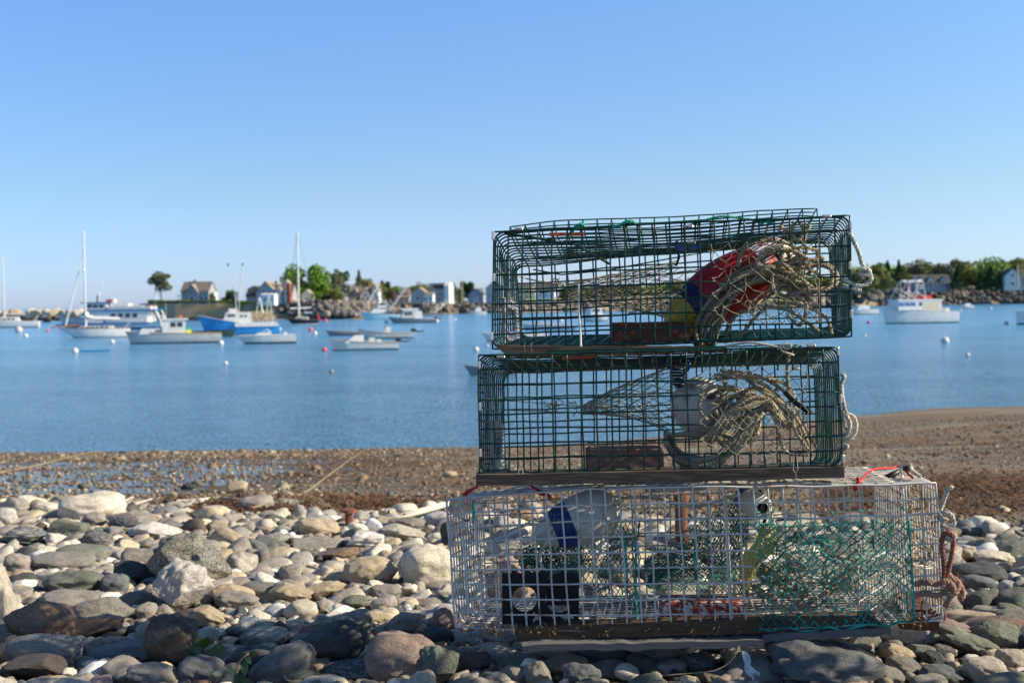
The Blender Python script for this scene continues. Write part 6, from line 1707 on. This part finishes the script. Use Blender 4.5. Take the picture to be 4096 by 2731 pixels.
h = House('tall white modern house with a dark band of upper windows', 1708, 1806, 1206, 330, yaw=-14); h.block(-42, 34, 0, 60, 48, 4, 'x', BLUEG, ROOFG); h.box('upper_storey', BLUEG, -44, 26, 10, 54, 48, 74); h.box('window_band', GLS, -26, 18, 8.5, 10, 54, 66); h.block(24, 44, -10, 54, 62, 14, 'x', WHT2, WHT2, over=1, side_win=[(10, 20, 10, 16)]); h.box('lower_wing', SHING, -20, 26, -14, 0, -8, 24); h.window(4, -14, 8, 12, 14)  # front walls coloured blue grey for shade, right wing white as the sunlit side
h = House('grey gabled boat shed with a pale door', 1872, 1935, 1203, 345, yaw=-8, cat='shed', name='shed'); h.block(-30, 30, 0, 60, 26, 22, 'y', BLUEG, ROOFD, over=2); h.box('door', GRYL, -13, 13, -1, 0, -8, 16)
h = House('taller grey gabled shed next to the left edge of the top trap', 1928, 1998, 1203, 340, yaw=-8, cat='shed', name='shed'); h.block(-20, 50, 0, 60, 50, 28, 'y', BLUEG, ROOFD, over=2, win=[(-4, 20, 8, 12)])
h = House('yellow house seen through the mesh of the top trap', 2062, 2132, 1204, 350, yaw=-8); h.block(-32, 34, 0, 60, 58, 10, 'x', YELH, ROOFD, win=[(-14, 40, 10, 14), (12, 40, 10, 14), (-14, 16, 10, 14), (12, 16, 10, 14)])
h = House('white clapboard house seen through the top trap right of the yellow one', 2140, 2222, 1204, 350, yaw=-8); h.block(-38, 38, 0, 60, 40, 34, 'x', WHT2, ROOFD, win=[(-20, 22, 10, 14), (4, 22, 10, 14), (24, 22, 10, 14)])
h = House('brown building with a slatted rust roof behind the rope of the top trap', 3395, 3468, 1165, 470, yaw=-6); h.block(-30, 26, 0, 60, 26, 32, 'x', TANH, REDR); h.block(10, 42, 5, 50, 20, 24, 'y', REDR, TANH)
h = House('grey house with white dormers among the trees on the right', 3660, 3802, 1160, 478, yaw=-4); h.block(-66, 68, 0, 70, 26, 34, 'x', SHING, ROOFD, win=[(-50, 14, 12, 16), (-28, 14, 12, 16), (-8, 14, 12, 16), (12, 14, 14, 18), (34, 14, 12, 16), (54, 14, 12, 16)])
for dx in (-46, -8, 44): h.block(dx - 11, dx + 11, 4, 34, 40, 12, 'y', WHT2, ROOFD, over=2, win=[(dx, 34, 10, 10)])
h = House('light grey gambrel house at the right edge above the sea wall', 4012, 4130, 1152, 470, yaw=-4); h.block(-50, 10, 0, 60, 50, 28, 'y', GRYL, ROOFD, win=[(-20, 50, 12, 12), (-20, 18, 16, 16), (-2, 18, 10, 14)]); h.block(8, 70, 4, 60, 40, 34, 'x', SHING, ROOFD, win=[(24, 20, 12, 16)])
# dock
m_ = 300 / FPX; dc = P(1690, 1209, 300)
root = thing('dock', P(1690, 1258, 300), 'wooden dock on piles with a sloping gangway in front of the cottages', 'dock')
mb = MB(); mb.hexa([P(1400, 1214, 302), P(1770, 1211, 302), P(1770, 1211, 306), P(1400, 1214, 306), P(1400, 1210, 302), P(1770, 1207, 302), P(1770, 1207, 306), P(1400, 1210, 306)]); mb.build('platform', TANB, root)
for x in (1405, 1448, 1590, 1620, 1650, 1680, 1705, 1735, 1765):
    mb = MB(); mb.tube([P(x, 1262, 303), P(x, 1208, 303)], 2.6 * m_, 6); mb.build('pile', M('weathered_pile', (.26, .21, .16), .9), root)
mb = MB(); a, q = P(1790, 1208, 300), P(1738, 1250, 298); mb.tube([a, q], 2.6 * m_, 5); mb.tube([a + Vector((0, 0, 1)), q + Vector((0, 0, 1))], 1.0 * m_, 5)
mb.build('gangway', GRYL, root)
mb = MB(); mb.box(P(1735, 1254, 298), (90 * m_, 2.6, .35)); o = mb.build('float_dock', TANB, root)
# flagpoles
for (x, y0, y1, d, lab) in ((1849, 1125, 1206, 320, 'thin utility pole between the white modern house and the sheds'), (4070, 1062, 1150, 460, 'tall bare pole at the right edge in front of the gambrel house'), (622, 1118, 1210, 258, 'white flagpole beside the lone tree')):
    mb = MB(); mb.tube([P(x, y1, d), P(x, y0, d)], .16 if x != 4070 else .3, 6); o = mb.build('pole', TANB if x != 622 else WHT2); tag(o, lab, 'pole')

# ------------------------------------------------------------ trees
def leaf_mat(name, a, b_):
    mt, nt, b = _nt(name)
    g = nt.nodes.new('ShaderNodeNewGeometry')
    nt.links.new(ramp(nt, g.outputs['Random Per Island'], [(0, a), (1, b_)]), b.inputs['Base Color'])
    b.inputs['Roughness'].default_value = .75; b.inputs['Specular IOR Level'].default_value = .2
    return mt
LEAF = {'fresh': leaf_mat('fresh_green_leaves', (.08, .17, .022), (.20, .34, .06)), 'olive': leaf_mat('olive_leaves', (.13, .16, .045), (.27, .28, .09)), 'dark': leaf_mat('dark_evergreen_needles', (.025, .05, .022), (.06, .10, .04)),
        'grey': leaf_mat('grey_green_leaves', (.10, .125, .07), (.19, .21, .12)), 'lime': leaf_mat('spring_green_leaves', (.17, .27, .05), (.32, .42, .12)), 'bronze': leaf_mat('bronze_leaves', (.10, .055, .035), (.20, .13, .07))}
BARK = M('bark', (.09, .07, .055), .95, var=.2)
def crown_mesh(kind, seed, n=2600):
    r = random.Random(seed); V, F = [], []
    if kind == 'conifer':
        pts = []
        for _ in range(n):
            h = r.random() ** .8; rad = (1 - h) * (.5 + .12 * math.sin(h * 28)) + .02; a = r.uniform(0, 6.283)
            q = rad * r.uniform(.55, 1) ; pts.append(Vector((math.cos(a) * q, math.sin(a) * q, h)))
    else:
        blobs = []
        nb = 14 if kind == 'round' else 12
        for _ in range(nb):
            a = r.uniform(0, 6.283); q = r.uniform(.03, .30)
            blobs.append((Vector((math.cos(a) * q, math.sin(a) * q, r.uniform(.18, .80) if kind == 'round' else r.uniform(.18, .85))), r.uniform(.18, .27) if kind == 'round' else r.uniform(.12, .22)))
        pts = []
        for _ in range(n):
            c, R_ = r.choice(blobs); d = Vector((r.gauss(0, 1), r.gauss(0, 1), r.gauss(0, 1))).normalized()
            pts.append(c + d * R_ * (.55 + .45 * r.random() ** .5))
    s_ = .034
    for p in pts:
        d = Vector((r.gauss(0, 1), r.gauss(0, 1), r.gauss(0, 1) + .4)).normalized(); u = d.orthogonal().normalized(); w_ = d.cross(u); k = s_ * r.uniform(.6, 1.5)
        o = len(V); V += [p + u * k, p + w_ * k * .8, p - u * k, p - w_ * k * .8]; F.append((o, o + 1, o + 2, o + 3))
    me = bpy.data.meshes.new('crown'); me.from_pydata([tuple(v) for v in V], [], F); return me
def trunk_mesh(kind, seed):
    r = random.Random(seed); mb = MB()
    if kind == 'conifer': mb.tube([(0, 0, -.05), (0, 0, .5), (0, 0, .95)], [.03, .02, .004], 6)
    else:
        mb.tube([(0, 0, -.05), (.01, 0, .2), (.0, .01, .45), (.02, 0, .7)], [.032, .026, .018, .006], 6)
        for _ in range(7):
            a = r.uniform(0, 6.283); h = r.uniform(.18, .5); q = r.uniform(.2, .36)
            mb.tube([(0, 0, h), (math.cos(a) * q * .5, math.sin(a) * q * .5, h + .12), (math.cos(a) * q, math.sin(a) * q, h + r.uniform(.18, .35))], [.014, .009, .003], 5)
    me = bpy.data.meshes.new('trunk'); me.from_pydata(mb.v, [], mb.f); me.materials.append(BARK); return me
CM = {k: [crown_mesh(k, i + 5) for i in range(3)] for k in ('round', 'irregular', 'conifer')}
TM = {k: [trunk_mesh(k, i) for i in range(2)] for k in CM}
_cm = {}
def tree(label, x0, x1, yt, yb, d, kind, leaf, group='trees along the far shore', name='tree', crown_low=0):
    m_ = d / FPX; i = random.randrange(3); key = (kind, i, leaf)
    if key not in _cm: _cm[key] = CM[kind][i].copy(); _cm[key].materials.append(LEAF[leaf])
    c = P((x0 + x1) / 2, yb, d); o = thing(name, c, label, 'tree' if name != 'bush' else 'bush', group)
    o.rotation_euler = (0, 0, random.uniform(0, 6)); W = (x1 - x0) * m_; H = (yb - yt) * m_
    cr = bpy.data.objects.new('crown' if name != 'bush' else 'foliage', _cm[key]); C.objects.link(cr); cr.parent = o; 
    z0 = crown_low
    wk = 1.3 if kind == 'round' else 1.35
    cr.scale = (W * wk, W * wk, H * (1 - z0) * 1.02); cr.location = (0, 0, H * z0)
    if name != 'bush':
        t = bpy.data.objects.new('trunk', TM[kind][i % 2]); C.objects.link(t); t.parent = o; t.scale = (W * .9, W * .9, H)
tree('lone umbrella shaped dark tree on the tip of the headland', 600, 690, 1090, 1211, 256, 'irregular', 'grey', crown_low=.38)
tree('tall bright green tree left of the yacht mast', 1132, 1225, 1062, 1200, 275, 'round', 'fresh', crown_low=.1)
tree('largest bright green tree right of the yacht mast', 1212, 1322, 1055, 1204, 276, 'round', 'fresh', crown_low=.1)
tree('dark tree under the left side of the bright green one', 1128, 1195, 1110, 1206, 280, 'round', 'dark')
tree('dark tree behind the little white shed', 1170, 1235, 1120, 1206, 284, 'round', 'dark')
tree('grey green bare looking tree beside the biggest bright green tree', 1312, 1370, 1084, 1206, 290, 'irregular', 'grey')
tree('dark evergreen right of the bare looking tree', 1345, 1395, 1080, 1206, 294, 'irregular', 'dark')
tree('narrow spruce behind the three gabled house', 1412, 1462, 1085, 1206, 330, 'conifer', 'grey'); tree('olive tree beside the spruce', 1440, 1492, 1112, 1206, 332, 'round', 'olive')
tree('small dark tree right of the three gabled house', 1518, 1562, 1120, 1206, 345, 'irregular', 'dark'); tree('bright tree left of the white modern house', 1655, 1712, 1132, 1206, 360, 'round', 'olive')
tree('low olive tree behind the low grey house', 1622, 1672, 1142, 1206, 362, 'round', 'olive'); tree('small dark tree left of the utility pole', 1805, 1832, 1134, 1206, 335, 'conifer', 'grey'); tree('dark spreading tree right of the utility pole', 1842, 1898, 1122, 1206, 350, 'irregular', 'dark')
tree('dark tree just left of the grey sheds', 1822, 1852, 1150, 1206, 338, 'round', 'grey')
for (x0, x1, yt, yb, lf, lab) in ((1318, 1372, 1156, 1210, 'olive', 'rounded olive bush below the bare looking tree'), (1290, 1335, 1176, 1212, 'dark', 'low dark bush at the top of the boulder bank'), (1090, 1165, 1176, 1212, 'dark', 'dark clipped hedge beside the red chimney'), (1500, 1552, 1140, 1208, 'olive', 'olive bush behind the tilted outrigger'),
    (1545, 1580, 1160, 1208, 'bronze', 'bronze bush left of the low grey house'), (830, 865, 1172, 1214, 'grey', 'grey bush at the right corner of the shingled house'), (885, 915, 1188, 1212, 'olive', 'small yellow green bush between the two left houses'), (905, 950, 1164, 1212, 'dark', 'dark bush left of the brown gabled house'), (1252, 1290, 1165, 1210, 'fresh', 'fresh green bush behind the boulder bank'), (1340, 1384, 1170, 1210, 'olive', 'yellow olive bush left of the three gabled house')):
    tree(lab, x0, x1, yt, yb, 262 if x1 < 1400 else 322, 'round', lf, 'bushes along the far shore', 'bush')
for i in range(12):
    x = 590 + i * 34; tree('low scrub bush on the grassy edge of the headland', x, x + 40, 1196 + random.uniform(0, 6), 1214, 252, 'round', random.choice(['olive', 'grey', 'fresh']), 'scrub on the headland', 'bush')
for (x0, x1, yt, lf, lab) in ((1235, 1290, 1128, 'fresh', 'spreading green tree right of the little white shed'), (1262, 1322, 1140, 'olive', 'olive tree behind the boulder bank'), (1395, 1440, 1136, 'olive', 'olive tree behind the left gable of the three gabled house'), (1478, 1530, 1132, 'olive', 'olive tree behind the right gable of the three gabled house'), (1556, 1606, 1142, 'fresh', 'green tree behind the low grey roofed house'), (1586, 1640, 1148, 'dark', 'dark tree behind the low grey roofed house'), (1690, 1730, 1140, 'fresh', 'green tree between the cottage and the modern house'), (1000, 1040, 1140, 'dark', 'dark tree behind the brown gabled house'), (1895, 1930, 1150, 'olive', 'olive tree behind the boat shed'), (905, 950, 1158, 'olive', 'olive tree left of the brown gabled house')):
    tree(lab, x0, x1, yt, 1206, 300 if x1 < 1330 else 365, 'round', lf)
# trees seen through the traps and the right hand wood
kinds = ['olive', 'lime', 'fresh', 'olive', 'dark', 'grey']
adj = {'olive': 'olive', 'lime': 'spring green', 'fresh': 'bright green', 'dark': 'dark evergreen', 'grey': 'grey green', 'bronze': 'bronze'}
x = 2230; k = 0
while x < 3420:
    w_ = random.uniform(60, 95); lf = kinds[k % 6]
    tree('%s tree on the far shore seen through the top trap' % adj[lf], x, x + w_, 1150 - (x - 2230) * .055 + random.uniform(-14, 14), 1200 - (x - 2230) * .025, 430, 'round' if lf != 'dark' else 'conifer', lf, 'trees seen through the top trap'); x += w_ * .62; k += 1
R2 = [(3400, 3480, 1072, 'olive'), (3470, 3545, 1050, 'olive'), (3530, 3570, 1046, 'dark'), (3545, 3640, 1064, 'fresh'), (3575, 3615, 1044, 'dark'), (3620, 3700, 1046, 'grey'), (3655, 3730, 1042, 'olive'), (3690, 3770, 1060, 'lime'), (3740, 3812, 1052, 'grey'), (3790, 3880, 1034, 'olive'), (3820, 3905, 1044, 'lime'), (3890, 3980, 1038, 'fresh'), (3930, 4040, 1034, 'lime'), (4020, 4100, 1030, 'olive'), (4060, 4160, 1028, 'lime'), (3440, 3500, 1090, 'fresh'), (3590, 3640, 1090, 'olive'), (3860, 3925, 1080, 'olive')]
names2 = ['leftmost', 'second', 'third', 'fourth', 'fifth', 'sixth', 'seventh', 'eighth', 'ninth', 'tenth', 'eleventh', 'twelfth', 'thirteenth', 'fourteenth']
for i, (x0, x1, yt, lf) in enumerate(R2):
    around = 'left of the white lobster boat mast' if x1 < 3600 else ('behind the dormered house' if x1 < 3815 else ('between the two right hand houses' if x1 < 4000 else 'behind the gambrel house'))
    tree('tall %s tree in the wood %s' % (adj[lf], around), x0 - 6, x1 + 6, yt, 1162, 505 + (i % 4) * 12, 'conifer' if lf == 'dark' else 'round', lf, 'trees of the wood on the right')
for (x0, x1, yt, lab) in ((3802, 3856, 1072, 'dark pointed evergreen right of the dormered house'), (3900, 3945, 1092, 'shorter dark evergreen on the right'), (3935, 3990, 1066, 'dark evergreen left of the gambrel house'), (3985, 4012, 1090, 'slim dark evergreen against the gambrel house'), (3515, 3575, 1108, 'rounded green bush left of the dormered house')):
    tree(lab, x0, x1, yt, 1160, 474, 'conifer' if 'evergreen' in lab else 'round', 'dark' if 'evergreen' in lab else 'olive', 'evergreens on the right shore')
# woodland mass that fills in behind the single trees
mb_ = []
V, F = [], []
rr_ = random.Random(3)
for _ in range(9000):
    px = rr_.uniform(2230, 4300); top = 1158 - (px - 2230) * .045 if px < 3400 else 1062 - (px - 3400) * .02
    top += 9 * noise.noise(Vector((px * .02, 1, 1)))
    yy = top + (1165 - top) * rr_.random(); p = P(px, yy, 545 + rr_.uniform(0, 25)); d = Vector((rr_.gauss(0, 1), rr_.gauss(0, 1), rr_.gauss(0, 1))).normalized(); u = d.orthogonal().normalized(); w_ = d.cross(u); kk = rr_.uniform(.35, .9)
    o_ = len(V); V += [p + u * kk, p + w_ * kk, p - u * kk, p - w_ * kk]; F.append((o_, o_ + 1, o_ + 2, o_ + 3))
me = bpy.data.meshes.new('woods'); me.from_pydata([tuple(v) for v in V], [], F); me.materials.append(LEAF['lime']); o = bpy.data.objects.new('woods', me); C.objects.link(o); tag(o, 'mixed green woodland behind the houses on the right shore', None, None, 'stuff')

# ------------------------------------------------------------ seaweed line, reeds, plants
V, F = [], []
r3 = random.Random(11)
def ribbon(p, L_, wd, a, lift):
    d = Vector((math.cos(a), math.sin(a), r3.uniform(-.2, .5) * lift)); s_ = Vector((-d.y, d.x, 0)).normalized() * wd
    o = len(V); q = p.copy()
    for i in range(4):
        V.append(q - s_); V.append(q + s_); q = q + d * (L_ / 3) + Vector((r3.uniform(-1, 1), r3.uniform(-1, 1), r3.uniform(-.6, .6))) * L_ * .15
    for i in range(3): F.append((o + 2 * i, o + 2 * i + 1, o + 2 * i + 3, o + 2 * i + 2))
for _ in range(20000):
    if r3.random() < .8:
        px = r3.uniform(620, 1900); c0 = 8.2 + .25 * math.sin(px * .006) - .5 * sm01(900, 1700, px); y = c0 + r3.gauss(0, .36)
    else:
        px = r3.uniform(3300, 4300); y = r3.choice([9.0, 8.6, 7.4, 9.8]) + r3.gauss(0, .4)
    x = (px - 2048) / FPX * y
    p = Vector((x, y, bed(x, y) + abs(r3.gauss(0, .022)) + .005))
    ribbon(p, r3.uniform(.04, .14), r3.uniform(.004, .011), r3.uniform(0, 6.28), .6)
for _ in range(14000):
    px = r3.uniform(-200, 4300); y = r3.uniform(9.5, 27); x = (px - 2048) / FPX * y
    if y > drop_dist(x) + .3 or noise.noise(Vector((x * .22, y * .8, 5))) < .16: continue
    ribbon(Vector((x, y, bed(x, y) + .012)), r3.uniform(.06, .2), r3.uniform(.006, .014), r3.uniform(0, 6.28), .2)
me = bpy.data.meshes.new('seaweed'); me.from_pydata([tuple(v) for v in V], [], F); me.materials.append(leaf_mat('dried_kelp', (.035, .018, .010), (.20, .105, .05))); o = bpy.data.objects.new('seaweed', me); C.objects.link(o); tag(o, 'tangled line of dried brown seaweed along the edge of the stones', None, None, 'stuff')
STRAW = M('dry_straw', (.30, .235, .14), .85, (.22, .165, .10), 10); STRAWP = M('bleached_reed', (.72, .66, .54), .8); TWIGM = M('bleached_branch', (.60, .54, .46), .85, (.42, .36, .3), 10)
V, F = [], []
for _ in range(420):
    px, yy = r3.choice([(1130, 8.0), (1290, 7.4), (1160, 7.8), (1330, 7.0), (840, 8.3), (780, 8.2)])
    px += r3.gauss(0, 60); y = yy + r3.gauss(0, .2); x = (px - 2048) / FPX * y
    ribbon(Vector((x, y, bed(x, y) + .03)), r3.uniform(.10, .24), .0028, r3.uniform(0, 6.28), .9)
me = bpy.data.meshes.new('dry_grass'); me.from_pydata([tuple(v) for v in V], [], F); me.materials.append(STRAW); o = bpy.data.objects.new('dry_grass', me); C.objects.link(o); tag(o, 'scattered dry straw caught in the seaweed line', None, None, 'stuff')
def reed(pix, r, mat, label, name='reed', cat='reed', lift=.03):
    pts = []
    for (x, y) in pix:
        g = ground_hit(x, y); pts.append(g + Vector((0, 0, lift)))
    mb = MB(); c = catmull(pts, .05); mb.tube(c, [r * (1 - .5 * i / len(c)) for i in range(len(c))], 6); o = mb.build(name, mat, None, True); return tag(o, label, cat)
reed([(-20, 1903), (150, 1868), (300, 1828), (405, 1806)], .020, STRAW, 'long straw coloured reed lying at the water edge on the left')
reed([(1140, 2010), (1230, 1975), (1320, 1905), (1400, 1845), (1462, 1803)], .012, STRAW, 'long curved pale reed rising over the flats towards the water')
a = P(1402, 2080, 7.2); bq = P(1800, 2010, 6.9)
for (a, bq, r_, lab) in ((P(1400, 2078, 6.9), P(1800, 2008, 7.0), .013, 'upper cream reed pointing at the white trap'), (P(1395, 2092, 6.6), P(1795, 2016, 6.8), .012, 'lower cream reed pointing at the white trap')):
    mb = MB(); mb.tube([a, a.lerp(bq, .5) + Vector((0, 0, -.03)), bq], [r_ * 1.3, r_ * 1.1, r_], 6); o = mb.build('reed', STRAWP, None, True); tag(o, lab, 'reed')
reed([(690, 2042), (780, 2034), (870, 2024), (950, 2030), (1010, 2040)], .022, TWIGM, 'bleached crooked branch lying on the seaweed line', 'branch', 'branch', .06)
reed([(540, 2060), (610, 2036)], .014, TWIGM, 'short bleached stick right of the pale domed boulder', 'stick', 'stick', .08)
reed([(480, 2070), (535, 2040)], .014, TWIGM, 'second short stick touching the pale domed boulder', 'stick', 'stick', .10)
reed([(1010, 2092), (1060, 2076), (1110, 2062)], .006, STRAW, 'thin straw stem leaning on the stones', 'stick', 'stick', .1)
LEAFG = M('seedling_leaf', (.035, .08, .02), .5, (.06, .11, .03), 30)  # green darkened to put the shade on the seedlings into the colour
LEAFS = M('silvery_leaf', (.22, .26, .17), .6)
def plant(stem, leaves, label, mt=LEAFG, sz=.03):
    base = P(*stem[0]); root = thing('plant', base, label, 'plant', 'seedlings among the stones')
    mb = MB(); mb.tube(catmull([P(*q) for q in stem], .01), .0022, 5); mb.build('stem', M('seedling_stem', (.25, .16, .10), .7), root, True)
    for (x, y, d, ang, k) in leaves:
        c = P(x, y, d); u = Vector((math.cos(ang), -.25, math.sin(ang))).normalized(); s_ = u.cross(Vector((.3, -1, .2))).normalized(); L_ = sz * k
        mb = MB(); prof = [(0, 0), (.25, .22), (.5, .27), (.75, .18), (1, 0)]
        vs = []
        for (t, w_) in prof:
            q = c + u * L_ * t + Vector((0, 0, -.15 * L_ * t * t)); vs += [q - s_ * w_ * L_, q + Vector((0, .0, -.04 * L_)), q + s_ * w_ * L_]
        fs = []
        for i in range(4):
            fs += [(3 * i, 3 * i + 1, 3 * i + 4, 3 * i + 3), (3 * i + 1, 3 * i + 2, 3 * i + 5, 3 * i + 4)]
        n_ = len(vs); vs += [v + Vector((0, .0008, -.0006)) for v in vs]; fs += [tuple(a + n_ for a in f[::-1]) for f in fs]
        mb.add(vs, fs); mb.build('leaf', mt, root, True)
plant([(815, 2625, 3.0), (812, 2590, 2.98), (820, 2560, 2.97)], [(812, 2590, 2.96, 1.9, 1.6), (815, 2590, 2.96, 1.2, 1.5), (812, 2600, 2.95, 2.8, 1.3), (820, 2600, 2.95, -.5, 1.6), (818, 2575, 2.96, .6, 1.3), (840, 2600, 2.95, -1.0, 1.5), (850, 2590, 2.95, .2, 1.4), (800, 2610, 2.95, -1.9, 1.3)], 'leafy green seedling in shade right of the dark brown boulder')
plant([(845, 2745, 2.72), (870, 2715, 2.7), (895, 2690, 2.7), (915, 2675, 2.7)], [(895, 2692, 2.69, 2.9, 1.3), (905, 2684, 2.69, .3, 1.3), (912, 2678, 2.69, 1.3, 1.2), (880, 2705, 2.69, 2.5, 1.0), (900, 2695, 2.69, -.4, 1.1)], 'pale silvery seedling at the bottom edge', LEAFS, .022)
plant([(935, 2745, 2.75), (942, 2690, 2.74), (960, 2640, 2.74), (995, 2612, 2.74)], [(995, 2612, 2.73, .2, .9), (985, 2618, 2.73, -1.0, .8), (975, 2640, 2.73, -1.4, 1.2), (942, 2690, 2.73, -1.2, 1.0), (950, 2700, 2.73, -.3, 1.2), (960, 2700, 2.73, -1.7, 1.5)], 'thin arching green seedling right of the silvery one')
plant([(5, 2650, 3.0), (12, 2590, 3.0), (30, 2560, 3.0), (58, 2556, 3.0)], [(10, 2610, 3.0, 2.4, .8), (5, 2625, 3.0, 2.0, .8)], 'dry hooked grass stem at the left edge', STRAW)

# ------------------------------------------------------------ shrub beside the photographer (its shade falls on the nearest stones)
gz = bed(2.4, 2.0)
root = thing('shrub', (2.5, 1.95, gz), 'tall leafy shore shrub standing right of the photographer', 'shrub')
mb = MB()
tips = []
for _ in range(16):
    tx, ty, th = random.uniform(1.85, 2.9), random.uniform(1.5, 2.6), random.uniform(1.1, 2.05)
    a_ = Vector((2.5 + random.uniform(-.12, .12), 1.95 + random.uniform(-.12, .12), gz - .05))
    t_ = Vector((tx, ty, gz + th)); m1 = a_.lerp(t_, .5) + Vector((random.uniform(-.1, .1), random.uniform(-.1, .1), .12))
    mb.tube(catmull([a_, m1, t_], .08), [.014 - .0105 * i / 60 for i in range(len(catmull([a_, m1, t_], .08)))], 5); tips.append((a_, m1, t_))
mb.build('stem', BARK, root, True)
V, F = [], []
rs = random.Random(5)
for _ in range(5200):
    a_, m1, t_ = rs.choice(tips); f = rs.uniform(.4, 1.08); c = (a_.lerp(m1, f * 2) if f < .5 else m1.lerp(t_, (f - .5) * 2)) + Vector((rs.gauss(0, .12), rs.gauss(0, .12), rs.gauss(0, .11)))
    if c.z < gz + .72 or c.x < 1.72 or c.y > 2.56: continue
    d = Vector((rs.gauss(0, 1), rs.gauss(0, 1), rs.gauss(0, 1))).normalized(); u = d.orthogonal().normalized(); w_ = d.cross(u); k_ = rs.uniform(.025, .05)
    o_ = len(V); V += [c + u * k_, c + w_ * k_ * .5, c - u * k_, c - w_ * k_ * .5]; F.append((o_, o_ + 1, o_ + 2, o_ + 3))
me = bpy.data.meshes.new('foliage'); me.from_pydata([tuple(Vector(v) - Vector((2.5, 1.95, gz))) for v in V], [], F); me.materials.append(LEAF['fresh'])
fo = bpy.data.objects.new('foliage', me); C.objects.link(fo); fo.parent = root
